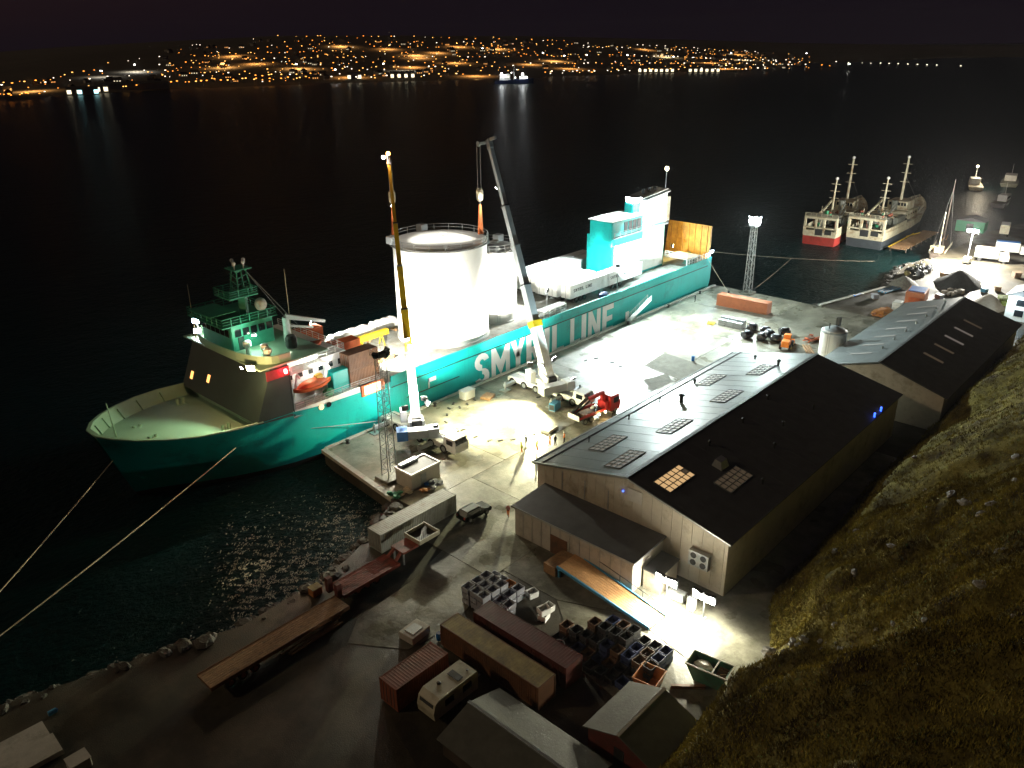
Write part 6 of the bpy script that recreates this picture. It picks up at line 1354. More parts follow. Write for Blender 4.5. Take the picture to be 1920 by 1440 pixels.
# low sheds of the dark yard
def gable_shed(name, label, x0, x1, y0, y1, ze, zr, axis, wm_, rm_, ridge):
    T = thing(name, label, 'shed', ((x0 + x1) / 2, (y0 + y1) / 2, 0)); a, b = (x1 - x0) / 2, (y1 - y0) / 2
    if axis == 'x':
        MB().extr([(-b, 0), (b, 0), (b, ze), (0, zr - .1), (-b, ze)], 'x', -a, a).build('wall', M[wm_], T)
        for s_ in (-1, 1): MB().beam((0, s_ * .02 if 0 else 0, 0), (1, 0, 0), .1, .1); MB().add([(-a - .3, 0, zr), (a + .3, 0, zr), (a + .3, s_ * (b + .4), ze - .12), (-a - .3, s_ * (b + .4), ze - .12), (-a - .3, 0, zr + .1), (a + .3, 0, zr + .1), (a + .3, s_ * (b + .4), ze - .02), (-a - .3, s_ * (b + .4), ze - .02)], [(0, 1, 2, 3), (7, 6, 5, 4), (0, 1, 5, 4), (2, 3, 7, 6), (1, 2, 6, 5), (3, 0, 4, 7)]).build('roof_slope', M[rm_], T)
        MB().box(-a - .32, -.15, zr + .08, a + .32, .15, zr + .18).build('ridge_cap', M[ridge], T); MB().box(-a - .04, -.5, 0, -a, .5, 2.0).build('door', M['darksteel'], T)
    else:
        MB().extr([(-a, 0), (a, 0), (a, ze), (0, zr - .1), (-a, ze)], 'y', -b, b).build('wall', M[wm_], T)
        for s_ in (-1, 1): MB().add([(0, -b - .3, zr), (0, b + .3, zr), (s_ * (a + .4), b + .3, ze - .12), (s_ * (a + .4), -b - .3, ze - .12), (0, -b - .3, zr + .1), (0, b + .3, zr + .1), (s_ * (a + .4), b + .3, ze - .02), (s_ * (a + .4), -b - .3, ze - .02)], [(0, 1, 2, 3), (7, 6, 5, 4), (0, 1, 5, 4), (2, 3, 7, 6), (1, 2, 6, 5), (3, 0, 4, 7)]).build('roof_slope', M[rm_], T)
        MB().box(-.15, -b - .32, zr + .08, .15, b + .32, zr + .18).build('ridge_cap', M[ridge], T); MB().box(-.5, b, 0, .5, b + .04, 2.0).build('door', M['darksteel'], T)
    return T
gable_shed('boat_shed', 'long low shed with one pale roof slope beside the caravan', -140.0, -133.0, -68.0, -56.0, 2.0, 3.1, 'y', 'darkwood', 'shedroof', 'steel')
gable_shed('tool_shed', 'small dark shed with pale ridge below the grassy slope', -131.0, -124.6, -71.0, -64.6, 2.3, 3.6, 'x', 'contmaroon', 'shedroof', 'coping')
T = thing('scrap_bin', 'orange open-topped scrap bin behind the small dark shed', 'bin', (-121.6, -64.6, 0), R(8))
mb = MB(); mb.loft([[(-.9, -.9, .1), (.9, -.9, .1), (.9, .9, .1), (-.9, .9, .1)], [(-1.3, -1.2, 1.5), (1.3, -1.2, 1.5), (1.3, 1.2, 1.5), (-1.3, 1.2, 1.5)], [(-1.2, -1.1, 1.5), (1.2, -1.1, 1.5), (1.2, 1.1, 1.5), (-1.2, 1.1, 1.5)], [(-.8, -.8, .4), (.8, -.8, .4), (.8, .8, .4), (-.8, .8, .4)]]).build('shell', M['tuborange'], T); MB().box(-.9, -.9, 0, .9, -.7, .1).box(-.9, .7, 0, .9, .9, .1).build('skid', M['darksteel'], T)
# green skip with rubbish
T = thing('green_skip', 'dark green skip full of white rubbish at the foot of the slope', 'skip', (-117.2, -68.4, 0), R(-82))
MB().loft([[(-1.2, -.9, .15), (1.2, -.9, .15), (1.2, .9, .15), (-1.2, .9, .15)], [(-2.0, -1.05, 1.9), (2.0, -1.05, 1.9), (2.0, 1.05, 1.9), (-2.0, 1.05, 1.9)], [(-1.9, -.95, 1.9), (1.9, -.95, 1.9), (1.9, .95, 1.9), (-1.9, .95, 1.9)], [(-1.1, -.8, .6), (1.1, -.8, .6), (1.1, .8, .6), (-1.1, .8, .6)]]).build('shell', M['green'], T)
MB().box(-2.08, -1.13, 1.86, 2.08, -1.0, 1.98).box(-2.08, 1.0, 1.86, 2.08, 1.13, 1.98).box(-2.08, -1.0, 1.86, -1.95, 1.0, 1.98).box(1.95, -1.0, 1.86, 2.08, 1.0, 1.98).box(.5, -1.0, 1.87, .62, 1.0, 1.96).build('rim', M['coping'], T)
MB().blob((-.7, 0, 1.5), .9, .6, .35, 10, 5, .3).build('rubbish', M['white'], T)
for k in range(5): MB().box(.8, -.8 + k * .33, 1.4, 1.8, -.65 + k * .33, 1.6).build('scrap_board', M['tubbrown'], T)
for s_ in (-1, 1): MB().box(-1.2, s_ * .6 - .1, 0, 1.2, s_ * .6 + .1, .15).build('skid', M['darksteel'], T)
T = thing('steel_beam', 'short dark beam lying on the concrete near the green skip', 'beam', (*atz(1290, 1290)[:2], 0), R(-50)); MB().box(-1.6, -.15, .3, 1.6, .15, .34).box(-1.6, -.15, 0, 1.6, .15, .04).build('flange', M['contbrown'], T); MB().box(-1.6, -.02, .04, 1.6, .02, .3).build('web', M['contbrown'], T)
# timber loading ramp with blue rails, high at the warehouse door end
Q = thing('loading_ramp', 'timber loading ramp with blue side rails before the annex', 'ramp', (-112.6, -54, 0))
ra = [Vector((-114.4, -47.4, 1.35)), Vector((-110.9, -47.4, 1.35)), Vector((-112.1, -60.4, .12)), Vector((-114.9, -60.2, .12))]
for k in range(9):
    t0, t1 = k / 9 + .004, (k + 1) / 9 - .004
    a, b, c, d = ra[0].lerp(ra[1], t0), ra[0].lerp(ra[1], t1), ra[3].lerp(ra[2], t1), ra[3].lerp(ra[2], t0); dz = Vector((0, 0, -.07))
    wb(MB().loft([[a, b, c, d], [a + dz, b + dz, c + dz, d + dz]]), 'plank', M['woodramp'], Q)
for a, b in ((ra[0], ra[3]), (ra[1], ra[2])): wb(MB().beam(a + Vector((0, 0, .0)), b, .16, .34), 'side_rail', M['skyblue'], Q)
rr_ = wb(MB(), 'x', M['steel'], Q) if 0 else None
mb = MB()
for k in range(5): p = ra[1].lerp(ra[2], k / 4); mb.bar(p + Vector((.15, 0, 0)), p + Vector((.15, 0, .95)), .04)
mb.bar(ra[1] + Vector((.15, 0, .95)), ra[2] + Vector((.15, 0, .95)), .045); wb(mb, 'handrail', M['darksteel'], Q)
for p in (ra[0], ra[1]): wb(MB().box(p.x - .15 + (.2 if p is ra[0] else -.2), p.y - .3, 0, p.x + .15 + (.2 if p is ra[0] else -.2), p.y - .05, 1.2), 'ramp_leg', M['skyblue'], Q)
wb(MB().box(-114.6, -47.3, 0, -110.8, -45.6, 1.2), 'head_block', M['wood'], Q)
# white boxes by the floodlights
for px, py, sx, sy, h, lb in ((1266, 1125, .9, 1.9, .95, 'long pale chest freezer standing under the gable floodlights'), (1293, 1146, .8, .8, 1.5, 'tall white box standing between the two gable floodlights')):
    q = atz(px, py); T = thing('insulated_box', lb, 'box', (q[0] + .3, q[1], 0), R(4)); MB().bbox(-sx / 2, -sy / 2, .08, sx / 2, sy / 2, h, .05).build('body', M['white'], T); MB().box(-sx / 2 - .02, -sy / 2 - .02, h, sx / 2 + .02, sy / 2 + .02, h + .07).build('lid', M['galv'], T); MB().box(-sx / 2 + .05, -sy / 2 + .05, 0, sx / 2 - .05, sy / 2 - .05, .075).build('plinth', M['darksteel'], T)
T = thing('shore_platform', 'pale concrete slab platform at the water edge with a cut corner', 'platform', (-165, -28.6, 0), R(-2)); MB().box(-6, -2.8, 0, 3.3, -.2, .5).build('slab', M['plaster'], T); MB().box(-6, -.15, 0, 3.1, 2.0, .45).build('slab', M['plaster'], T)
T = thing('white_crate', 'small pale crate beside the slab platform at the bank', 'crate', (*atz(150, 1437)[:2], 0)); MB().bbox(-.8, -.7, 0, .8, .7, .9, .05).build('body', M['plaster'], T); MB().box(-.85, -.75, .9, .85, .75, .98).build('lid', M['plaster'], T)
T = thing('blue_can', 'tiny bright blue can lying on the dark shore bank', 'can', (*atz(99, 1338)[:2], -.05)); MB().bar((-.35, 0, .25), (.35, 0, .25), .24, None, 10).build('can_body', M['skyblue'], T); MB().bar((.35, 0, .25), (.45, 0, .25), .1, None, 8).build('spout', M['blue'], T)

# ================================================================ TRAWLERS AND THE FAR END OF THE HARBOUR
def trawler(label, x, y, rz, L, B, hullm, z_rail, hasgantry=True, upper='trawlwhite', mast_dx=0.0):
    # local x forward from the stern, y to port, z from the water
    T = thing('trawler', label, 'fishing boat', (x, y, ZW), rz); b = B / 2
    st = [(0, .97, .9, 0), (2, 1, .97, 0), (L * .5, 1, 1, 0), (L * .7, .97, .85, .4), (L * .82, .8, .5, 1.2), (L * .92, .5, .2, 2.1), (L * .985, .16, .03, 3.0), (L, .03, .01, 3.2)]
    def ring(s, z0, z1):
        xx, f1, f0, up = s; out = []
        for z in (z0, (z0 + z1) / 2, z1):
            t = max(0, min(1, z / z_rail)); hb = b * (f0 + (f1 - f0) * t ** .7); out.append((xx + (t * 1.2 if xx > L * .8 else 0), -hb, z + up * max(0, t)))
        return out + [(q[0], -q[1], q[2]) for q in reversed(out)]
    MB().loft([ring(s, -1.0, 2.6) for s in st]).build('hull', M[hullm], T, True)
    MB().loft([ring(s, 2.6, 2.75) for s in st]).build('rubbing_strake', M['trawlwhite'], T)
    MB().loft([ring((a, f1 * 1.0, f0, u), 2.76, z_rail) for a, f1, f0, u in st]).build('upper_hull', M[upper], T, True)
    MB().box(1.0, -b * .9, z_rail - .02, L * .62, b * .9, z_rail + .05).build('working_deck', M['trawlgrey'], T)
    for s_ in (-1, 1):
        MB().box(0, s_ * b * .96 - .12, z_rail, L * .4, s_ * b * .96 + .12, z_rail + 1.0).build('bulwark', M[upper], T)
    # stern gantry with transom openings
    g = MB(); zt = z_rail + 4.0
    for yy in (-b * .92, -b * .2, b * .28, b * .92): g.box(.1, yy - .3, z_rail - 1.6, 1.0, yy + .3, zt)
    g.box(0, -b * .97, zt - .5, 1.2, b * .97, zt + .15).box(.1, -b * .92, z_rail + .6, .7, b * .92, z_rail + 1.0)
    g.build('stern_gantry', M[upper], T)
    MB().box(-.02, -b * .18, z_rail - 1.4, .06, b * .26, z_rail + .5).build('stern_ramp', M['darksteel'], T)
    MB().box(-.03, -b * .7, z_rail - 1.0, .04, -b * .3, z_rail + .3).build('transom_opening', M['darksteel'], T)
    MB().box(.9, -b * .9, zt + .1, L * .16, b * .9, zt + .25).build('gantry_deck', M['trawlgrey'], T)
    rails(MB(), [(.3, -b * .95, zt + .15), (.3, b * .95, zt + .15)], 1.0, .06, 1.5).build('railing', M['trawlwhite'], T)
    # net drums, winches, derricks
    for k in range(3): MB().disc((L * .2 + k * 3.2, (-1) ** k * b * .3, z_rail + 1.2), (0, 1, 0), 1.1, b * .5, 14).build('net_drum', M['trawlgrey'], T)
    MB().beam((L * .12, b * .4, zt), (L * .34, b * .3, zt + 3.2), .5, .5).build('derrick', M['trawlwhite'], T); MB().beam((L * .16, -b * .6, zt), (L * .3, -b * .55, zt + 2.4), .4, .4).build('derrick', M['trawlgrey'], T)
    for s_ in (-1, 1): MB().box(L * .26, s_ * b * .75 - .7, z_rail, L * .4, s_ * b * .75 + .7, z_rail + 2.6).build('deck_casing', M['trawlgrey' if s_ < 0 else upper], T)
    rr = random.Random(int(L * 7 + B)); 
    for k in range(34):
        xx, yy = rr.uniform(1, L * .5), rr.uniform(-b * .8, b * .8); sz = rr.uniform(.35, 1.0); zz = zt + .2 if xx < L * .15 else z_rail + (2.6 if k % 4 == 0 and L * .26 < xx < L * .4 else 0)
        MB().blob((xx, yy, zz + sz * .5), sz, sz * .8, sz * .6, 7, 5, .3, rr).build('gear_bundle', M[rr.choice(['trawlgrey', 'contrust', 'netgreen', 'trawlwhite', 'darksteel'])], T)
    for k in range(12):
        xx, yy = rr.uniform(1, L * .42), rr.uniform(-b * .85, b * .85); h_ = rr.uniform(1.5, 4.5); MB().beam((xx, yy, z_rail), (xx + rr.uniform(-1.5, 1.5), yy + rr.uniform(-1, 1), z_rail + 1.5 + h_), .22, .22).build('gear_post', M[rr.choice(['trawlwhite', 'trawlgrey', 'contrust'])], T)
    for k in range(5):
        xx = L * (.2 + .07 * k); MB().bar((xx, -b * .8, z_rail + 3.2), (xx, b * .8, z_rail + 3.4), .14, None, 5).build('gear_beam', M['trawlwhite'], T)
    # deckhouse, wheelhouse
    dh = MB().bbox(L * .44, -b * .72, z_rail, L * .7, b * .72, z_rail + 2.7, .1).build('deckhouse', M[upper], T)
    for k in range(5):
        for s_ in (-1, 1): MB().disc((L * .47 + k * L * .045, s_ * b * .73, z_rail + 1.6), (0, 1, 0), .28, .08, 10).build('porthole', M['glass'], dh)
    wh_ = MB().bbox(L * .52, -b * .55, z_rail + 2.7, L * .66, b * .55, z_rail + 5.4, .15).build('wheelhouse', M[upper], T)
    for k in range(6): MB().box(L * .52 - .05, -b * .48 + k * b * .165, z_rail + 4.0, L * .52 - .005, -b * .48 + k * b * .165 + b * .12, z_rail + 5.0).build('window', M['glass'], wh_)
    MB().lathe((L * .46, 0, z_rail + 2.6), [(1.0, 0), (1.0, 3.4), (.8, 3.6)], 14).build('funnel', M['trawlgrey'], T)
    MB().box(L * .7, -b * .66, z_rail + 1.1, L * .86, b * .66, z_rail + 1.3).build('whaleback', M['trawlgrey'], T)
    rails(MB(), [(L * .7, -b * .8, z_rail + 1.0), (L * .86, -b * .62, z_rail + 1.9), (L * .97, 0, z_rail + 3.2), (L * .86, b * .62, z_rail + 1.9), (L * .7, b * .8, z_rail + 1.0)], 1.1, .07, 1.5).build('bow_railing', M['trawlwhite'], T)
    # masts
    for fx, h_, w_ in ((.22 + mast_dx, 14.0, .4), (.57, 18.5, .5)):
        ms = MB().bar((L * fx, 0, z_rail), (L * fx + 1.2, 0, z_rail + h_), w_, w_ * .6, 8).build('mast', M['trawlwhite'], T)
        for k in (.6, .75, .9): MB().bar((L * fx + 1.2 * k, -1.4, z_rail + h_ * k), (L * fx + 1.2 * k, 1.4, z_rail + h_ * k), .1, None, 5).build('crosstree', M['trawlwhite'], ms)
        MB().blob((L * fx + 1.2, 0, z_rail + h_ + .3), .5, .5, .5).build('radar', M['white'], ms)
    for s_ in (-1, 1): MB().bar((L * .58 + .6, 0, z_rail + 13), (L * .8, s_ * b * .6, z_rail + 1.2), .04, None, 4).build('stay', M['wire'], T)
    return T
trawler('trawler with red hull and cream gantry lying outermost of the pair', 70.0, .9, R(6), 46, 10.2, 'hullred', 4.4)
trawler('trawler with slate hull and cream topsides lying inside the red one', 75.4, -10.8, R(1), 52, 11.2, 'hullnavy', 4.8, mast_dx=.02)
# floating fenders and the narrow landing stage beside the inner trawler
T = thing('landing_stage', 'narrow tan timber landing stage between inner trawler and dark ketch', 'jetty', (88, -20.6, ZW))
for k in range(26): MB().box(-12 + k * 1.2, -2.4, 1.0, -12 + k * 1.2 + 1.14, 2.4, 1.12).build('plank', M['wood'], T)
for k in range(7):
    for s_ in (-2.2, 2.2): MB().bar((-11 + k * 4.6, s_, -3), (-11 + k * 4.6, s_, 1.3), .22, None, 8).build('pile', M['darkwood'], T)
MB().beam((-12, 2.5, 1.3), (10, 2.5, 1.6), .25, .25).beam((6, 3.4, 1.2), (11, 1.0, 1.9), .25, .25).build('fender_beam', M['yellow'], T)
K2 = thing('ketch', 'dark wooden ketch with tall bare mast moored by the lit yard', 'sailing boat', (79, -31.5, ZW), R(8))
rings = []
for k in range(11):
    t = k / 10; hb = 2.5 * math.sin(math.pi * min(1, .12 + t * .9)) ** .6 + .05; x = -9 + 18 * t; up = 1.2 * abs(t - .4) ** 2 * 2
    rings.append([(x, -hb, 2.0 + up), (x, -hb * .9, .8), (x, -hb * .3, -.6), (x, hb * .3, -.6), (x, hb * .9, .8), (x, hb, 2.0 + up)])
MB().loft(rings).build('hull', M['darkwood'], K2, True); MB().box(-7, -1.7, 1.9, 6, 1.7, 2.06).build('deck', M['wood'], K2)
MB().bbox(-5, -1.1, 2.06, -1.5, 1.1, 3.5, .1).build('deckhouse', M['trawlwhite'], K2); MB().bar((2.2, 0, 2), (2.8, 0, 21.5), .28, .14, 8).build('mast', M['darkwood'], K2); MB().bar((-4.5, 0, 3.2), (-4.2, 0, 13.5), .2, .1, 8).build('mizzen_mast', M['trawlwhite'], K2)
MB().bar((2.4, 0, 5), (-3.5, 0, 5.2), .14).build('boom', M['wood'], K2); MB().bar((8.6, 0, 3.2), (12.2, 0, 4.0), .16, .08).build('bowsprit', M['wood'], K2)
for s_ in (-1, 1): MB().bar((2.7, 0, 19), (1.5, s_ * 2.3, 2.4), .035, None, 4).build('shroud', M['wire'], K2)
for s_ in (-1, 1): rails(MB(), [(-7, s_ * 2.0, 2.3), (6, s_ * 2.1, 2.5)], .9, .04).build('railing', M['trawlwhite'], K2)
def small_boat(label, p, rz, L, m, lit):
    T = thing('motor_boat', label, 'boat', (p[0], p[1], ZW), rz); rings = []
    for k in range(8):
        t = k / 7; hb = L * .15 * (1 - t ** 3) + .05; rings.append([(-L / 2 + L * t, -hb, 1.6 + t), (-L / 2 + L * t, -hb * .8, .2), (-L / 2 + L * t, hb * .8, .2), (-L / 2 + L * t, hb, 1.6 + t)])
    MB().loft(rings).build('hull', M[m], T); MB().bbox(-L * .2, -L * .1, 1.7, L * .15, L * .1, 4.2, .1).build('cabin', M['white'], T)
    for k in range(3): MB().box(-L * .18 + k * L * .1, -L * .1 - .06, 2.8, -L * .12 + k * L * .1, -L * .1 - .01, 3.7).build('window', E_['winw'] if lit else M['glass'], T)
    MB().bar((0, 0, 4.2), (.2, 0, 8.5), .1, .05).build('mast', M['white'], T)
    if lit: MB().blob((.2, 0, 8.8), .4, .4, .4).build('mast_lamp', E_['warm'], T); light('POINT', 'boat_light', (-1, -3, 6.5), 2600, (1, .85, .6), T, .3)
    return T
small_boat('cream motor boat with lit mast lamp lying off beyond the ketch', atz(1825, 352, ZW), R(20), 18, 'trawlwhite', True)
small_boat('grey unlit motor boat moored beyond the lit cream one', atz(1893, 345, ZW), R(10), 22, 'trawlgrey', False)
small_boat('low dark motor boat moored behind the yard trucks', atz(1880, 385, ZW), R(0), 16, 'darkwood', False)
# lit vessel under the far shore
p = atz(964, 157, ZW); FV = thing('far_vessel', 'floodlit blue hulled vessel lying under the far shore', 'ship', (p[0], p[1], ZW), vang(964))
rings = []
for k in range(9):
    t = k / 8; hb = 6 * (1 - abs(2 * t - 1) ** 4) + .3; rings.append([(-30 + 60 * t, -hb, 5 + 3 * t * t), (-30 + 60 * t, -hb * .8, -1), (-30 + 60 * t, hb * .8, -1), (-30 + 60 * t, hb, 5 + 3 * t * t)])
MB().loft(rings).build('hull', M['tubblue'], FV); MB().box(-22, -4, 5, -6, 4, 14).build('superstructure', M['white'], FV); MB().box(8, -4, 5.5, 20, 4, 11).build('forward_house', M['white'], FV); MB().bar((0, 0, 6), (0, 0, 24), .8, .4).build('mast', M['white'], FV)
for k in range(4): MB().box(-20 + k * 3.4, -4.15, 9, -18 + k * 3.4, -4.05, 11.5).build('window', E_['winw'], FV)
for q, w_ in (((-19, -6, 15), 1.5), ((13, -6, 14), 1.8), ((2, -5, 9), .8), ((20, -5, 9), .8), ((-4, -5, 16), .7)): MB().blob(q, w_, w_, w_).build('deck_lamp', E_['flood'], FV)
for q in ((-19, -10, 17), (13, -10, 16)): light('POINT', 'deck_lamp_light', q, 5000, (.9, .97, 1), FV, .8)

# ---- the lit yard at the inner end
YT = thing('yard_light_tower', 'dazzling white light tower standing in the far yard', 'light tower', (*atz(1812, 494)[:2], 0))
MB().box(-1.2, -.8, .4, 1.2, .8, 1.6).build('generator_body', M['white'], YT)
for s_ in (-1, 1): MB().disc((0, s_ * .9, .4), (0, 1, 0), .4, .25).build('wheel', M['rubber'], YT)
MB().bar((0, 0, 1.6), (0, 0, 8.6), .14, .09).build('telescopic_mast', M['steel'], YT); MB().box(-.15, -1.4, 8.4, .15, 1.4, 8.6).build('crossbar', M['steel'], YT)
for k in range(4):
    hd = MB().box(-.5, -1.35 + k * .72, 8.65, -.1, -.75 + k * .72, 9.25).build('floodlight', M['darksteel'], YT); MB().box(-.58, -1.32 + k * .72, 8.68, -.505, -.78 + k * .72, 9.22).build('lens', emat('yard_tower_lamp', (.95, .98, 1), 300), hd)
light('POINT', 'yard_tower_light', (-1.1, 0, 9.1), 130000, (1, .97, .86), YT, .6)
def heap(name, label, px, py, rx, ry, h, m, jit=.12, rz=0):
    p = atz(px, py); rr = random.Random(int(px)); n_ = 22; rings = []
    for t, s_ in ((0, 1.0), (.25, .82), (.5, .58), (.75, .34), (.93, .14), (1.0, .03)):
        rings.append([(rx * s_ * math.cos(2 * math.pi * k / n_) * (1 + rr.uniform(-jit, jit)), ry * s_ * math.sin(2 * math.pi * k / n_) * (1 + rr.uniform(-jit, jit)), h * t - .05) for k in range(n_)])
    return tag(MB().loft(rings).build(name, M[m], None, True, (p[0], p[1], 0), rz), label, 'heap')
heap('gravel_heap', 'cone of pale grey gravel at the corner of the basin', 1694, 535, 4.2, 3.4, 2.4, 'gravel', .06)
heap('soil_heap', 'big dark grey heap of soil in front of the light tower', 1796, 532, 8.0, 5.0, 3.6, 'soil', .1)
heap('sand_heap', 'pale sand heap behind the long shed', 1850, 575, 6.5, 3.6, 3.0, 'sand', .08)
heap('sand_heap', 'small pale sand heap at the shed gable', 1800, 566, 2.6, 2.0, 1.3, 'sand', .1)
p = atz(1722, 512); mb = MB(); rr = random.Random(4)
T = thing('gear_pile', 'tangled pile of black nets and pale floats on the basin bank', 'pile', (p[0], p[1], 0))
for k in range(34): MB().blob((rr.uniform(-4.5, 4.5), rr.uniform(-2.2, 2.2), .4 + rr.random() * 1.1), rr.uniform(.4, 1.1), rr.uniform(.4, .9), rr.uniform(.3, .7), 7, 5, .3, rr).build('net_bundle', M['black' if k % 3 else ('tubgrey' if k % 2 else 'trawlwhite')], T)
MB().blob((-4.4, 1.4, .7), .9, .8, .7, 10, 6).build('buoy', M['contyellow'], T); MB().blob((-3.2, -.8, .6), .55, .55, .55, 10, 6).build('buoy', M['white'], T)
p = atz(1840, 545); T = thing('boulder_pile', 'pile of cream boulders beside the sand heap', 'pile', (*atz(1782, 552)[:2], 0))
for k in range(26): MB().blob((rr.uniform(-2.6, 2.6), rr.uniform(-1.6, 1.6), .35 + rr.random() * .6), rr.uniform(.3, .6), rr.uniform(.3, .6), rr.uniform(.25, .5), 7, 5, .25, rr).build('boulder', M['sand'], T)
T = thing('tipper_body', 'salmon orange open container with blue cover behind the long shed', 'container', (*atz(1717, 566)[:2], 0), R(8))
MB().bbox(-3.0, -2.0, .2, 3.0, 2.0, 2.9, .08).build('box_wall', M['contorange'], T); MB().box(-1.9, -1.7, 2.91, 2.6, 1.7, 3.02).build('cover', M['blue'], T); MB().box(-3.3, -1.2, .2, -3.0, 1.2, 1.8).build('tail_frame', M['orange'], T)
for s_ in (-1, 1): MB().box(-2.8, s_ * 1.4 - .15, 0, 2.8, s_ * 1.4 + .15, .2).build('skid', M['darksteel'], T)
T = thing('intermediate_tank', 'white caged liquid tank beside the salmon orange container', 'tank', (*atz(1681, 584)[:2], 0), R(5)); MB().bbox(-1.2, -.9, .25, 1.2, .9, 2.4, .15).build('bottle', M['white'], T)
mb = MB()
for z in (.5, 1.1, 1.7, 2.3): mb.box(-1.26, -.96, z, 1.26, -.92, z + .05).box(-1.26, .92, z, 1.26, .96, z + .05).box(-1.26, -.92, z, -1.22, .92, z + .05).box(1.22, -.92, z, 1.26, .92, z + .05)
mb.build('cage', M['galv'], T); MB().box(-1.2, -.9, 0, 1.2, .9, .24).build('pallet', M['wood'], T)
T = thing('pipe_bundle', 'bundle of pale blue pipes lying on the jetty edge', 'pipes', (*atz(1668, 545)[:2], 0), R(-12))
for k in range(5): MB().bar((-3.2, -.8 + k * .42, .2 + .05 * (k % 2)), (3.2, -.8 + k * .42, .2 + .05 * (k % 2)), .2, None, 8).build('pipe', M['tubgrey' if k % 2 else 'skyblue'], T)
T = thing('blue_tarpaulin', 'small bright blue tarpaulin roll on the jetty', 'tarpaulin', (*atz(1607, 555)[:2], 0), R(-10)); MB().bar((-1.3, 0, .25), (1.3, 0, .25), .25, .2, 10).build('roll', M['blue'], T); MB().blob((1.9, 0, .2), .6, .4, .2, 8, 4).build('loose_end', M['white'], T)
struct(MB().beam((3.2, -27.9, .0), (31, -35.0, .0), .9, .5), 'jetty_edge', M['coping'])
def truck(label, px, py, rz, cabm, boxm, roofm):
    T = thing('box_truck', label, 'truck', (*atz(px, py)[:2], 0), rz); MB().box(-4, -.5, .7, 4, .5, 1.0).build('chassis', M['darksteel'], T)
    MB().bbox(-4.2, -1.25, 1.02, 1.6, 1.25, 3.6, .06).build('cargo_box', M[boxm], T); MB().box(-4.1, -1.15, 3.61, 1.5, 1.15, 3.68).build('box_roof', M[roofm], T)
    c = MB().loft([[(1.8, -1.2, .6), (4.1, -1.2, .6), (4.1, 1.2, .6), (1.8, 1.2, .6)], [(1.8, -1.2, 1.8), (4.1, -1.2, 1.8), (4.1, 1.2, 1.8), (1.8, 1.2, 1.8)], [(1.8, -1.1, 2.9), (3.7, -1.1, 2.9), (3.7, 1.1, 2.9), (1.8, 1.1, 2.9)]]).build('cab', M[cabm], T)
    MB().add([(4.11, -1.05, 1.85), (4.11, 1.05, 1.85), (3.76, 1, 2.8), (3.76, -1, 2.8)], [(0, 1, 2, 3)]).build('windscreen', M['glass'], c)
    for x in (-2.8, 3.0):
        for s_ in (-1, 1): MB().disc((x, s_ * 1.0, .5), (0, 1, 0), .5, .35, 14).build('wheel', M['rubber'], T)
    return T
truck('white box truck with blue roof behind the far light tower', 1896, 478, R(-75), 'white', 'white', 'blue')
truck('khaki box truck parked beside the far light tower', 1858, 490, R(-80), 'sand', 'trawlgrey', 'sand')
truck('cream box truck at the back of the far lit yard', 1882, 440, R(10), 'trawlwhite', 'trawlwhite', 'white')
T = thing('green_hall', 'green clad hall standing behind the far light tower', 'building', (*atz(1820, 432)[:2], 0), R(4)); MB().box(-3, -4, 0, 3, 4, 3.4).build('wall', M['netgreen'], T); MB().extr([(-4.3, 3.4), (4.3, 3.4), (0, 4.4)], 'x', -3.3, 3.3).build('roof', M['roofdark'], T)
for k in range(6): MB().box(-3.05, -3.9 + k * 1.3, .2, -3.005, -3.9 + k * 1.3 + 1.24, 3.3).build('cladding_panel', M['netgreen'], T)
MB().box(-3.1, -1.0, 0, -3.06, 1.0, 2.6).build('door', M['darksteel'], T)
T = thing('site_dumper', 'lime green site dumper behind the long shed', 'dumper', (*atz(1880, 574)[:2], 0), R(20)); MB().extr([(-.2, .8), (2.0, .9), (2.3, 2.0), (-.4, 1.9)], 'y', -1, 1).build('skip', M['lime'], T); MB().bbox(-2.0, -.8, .6, -.4, .8, 1.6, .08).build('engine_cover', M['lime'], T); rails(MB(), [(-1.6, -.6, 1.6), (-1.6, .6, 1.6)], 1.1, .05, 1.2).build('roll_bar', M['darksteel'], T)
for x in (-1.3, 1.3):
    for s_ in (-1, 1): MB().disc((x, s_ * 1.0, .5), (0, 1, 0), .5, .35, 14).build('wheel', M['rubber'], T)
T = thing('white_house', 'pale cyan house with barred windows at the shed corner', 'house', (23.5, -66.5, 0)); MB().box(-4, -5, 0, 4, 5, 5.4).build('wall', M['white'], T); MB().extr([(-5.5, 5.4), (5.5, 5.4), (0, 8)], 'x', -4.4, 4.4).build('roof', M['roofdark'], T)
for k in range(3):
    for z in (1.0, 3.3): w_ = MB().box(-4.06, -4 + k * 2.8, z, -4.005, -2.3 + k * 2.8, z + 1.4).build('window', M['glass'], T); MB().box(-4.1, -4.1 + k * 2.8, z - .1, -4.0, -2.2 + k * 2.8, z - .01).build('sill', M['coping'], w_)
light('POINT', 'house_wall_light', (-6.5, 3.5, 4.8), 900, (.75, .95, 1.0), T, .2); MB().blob((-4.25, 3.5, 4.9), .2, .2, .2).build('wall_lamp', E_['cool'], T)
T = thing('boundary_wall', 'long low pale boundary wall at the foot of the far slope', 'wall', (45, -64, 0)); 
for k in range(12): MB().box(-22 + k * 3.7, -.25, 0, -22 + k * 3.7 + 3.62, .25, 1.6).build('wall_panel', M['plaster'], T)
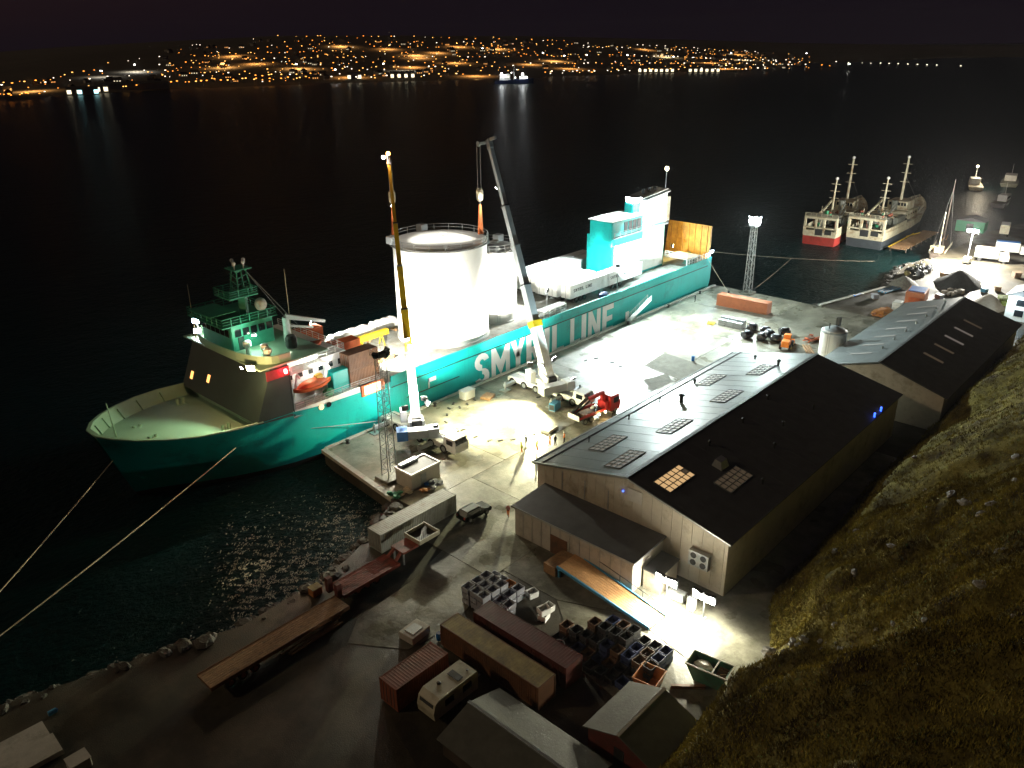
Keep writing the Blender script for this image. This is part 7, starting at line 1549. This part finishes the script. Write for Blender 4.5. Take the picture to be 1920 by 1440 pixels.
for i, (px, py, m_, s_) in enumerate([(1845, 548, 'skyblue', .7), (1640, 560, 'tubgrey', .8), (1750, 468, 'trawlwhite', .8), (1770, 520, 'wood', .9), (1905, 520, 'tubbrown', 1.0), (1870, 545, 'wood', .8), (1760, 560, 'tubgrey', .8), (1800, 550, 'sand', .7)]):
    p = atz(px, py); T = thing('crate', ['small sky blue crate by the sand heap', 'grey crate standing on the jetty', 'cream crate at the bow of the dark ketch', 'timber crate before the dark soil heap', 'brown crate by the boundary wall', 'timber crate behind the sand heap', 'grey crate between boulders and small sand heap', 'sand coloured crate beside the boulders'][i], 'crate', (p[0], p[1], 0), RND.uniform(0, 1.5))
    MB().bbox(-s_, -s_ * .8, .1, s_, s_ * .8, 1.3 * s_, .05).build('body', M[m_], T); MB().box(-s_ * 1.03, -s_ * .83, 1.3 * s_, s_ * 1.03, s_ * .83, 1.3 * s_ + .08).build('lid', M[m_], T); MB().box(-s_ * .9, -s_ * .7, 0, s_ * .9, s_ * .7, .1).build('skid', M['wood'], T)

# ================================================================ MOORING ROPES
def rope(label, a, b, sag, r=.06, m='rope', n_=24):
    a, b = Vector(a), Vector(b); pts = [a.lerp(b, k / n_) - Vector((0, 0, 4 * sag * (k / n_) * (1 - k / n_))) for k in range(n_ + 1)]
    return tag(MB().path(pts, r, 5).build('mooring_rope', M[m], None), label, 'rope')
e1 = atz(216, 858, 4.5); e2 = atz(472, 814, 4.4)
rope('mooring rope from the tip of the bow down to the dark shore', e1, atz(-330, 1468, 0), .5, .07)
rope('mooring rope from the ship shoulder down to the dark shore', e2, atz(-300, 1418, 0), .6, .07)
rope('thin mooring rope from the bow to the yellow crane outrigger', aty(440, 815, 2.0), atz(735, 786, .5), .2, .05, 'wire')
rope('stern rope from the ship quarter to the orange container', aty(1325, 482, .2), atz(1366, 548, .2), .15, .04)
rope('long stern rope from the ship across the basin to the landing stage', aty(1336, 472, .5), atz(1640, 490, .5), .5, .035)
rope('rope from the quay end to the red trawler stern', atz(1414, 542, .4), atz(1484, 484, 2.0), .3, .035)
for px, py in ((1414, 545), (1366, 550)): tag(link('bollard', bm_, None, (*atz(px, py)[:2], 0)), 'squat black iron bollard at the quay end', 'bollard', 'bollards at the quay end')

# ================================================================ THIN HAZE ADDED FOR GLOW ROUND THE LAMPS
hm = bpy.data.materials.new('glow_haze'); hm.use_nodes = True; hn = hm.node_tree; hn.nodes.clear()
ho = hn.nodes.new('ShaderNodeOutputMaterial'); hp = hn.nodes.new('ShaderNodeVolumePrincipled')
hp.inputs['Density'].default_value = 0.000035; hp.inputs['Color'].default_value = (.92, .92, .94, 1); hp.inputs['Anisotropy'].default_value = .8
hn.links.new(hp.outputs[0], ho.inputs['Volume'])
tag(MB().box(-310, -270, -7.5, 4200, 4200, 170).build('haze', hm), 'thin haze added over the whole harbour for glow round the lamps', 'haze', kind='stuff')
cy.volume_bounces = 0
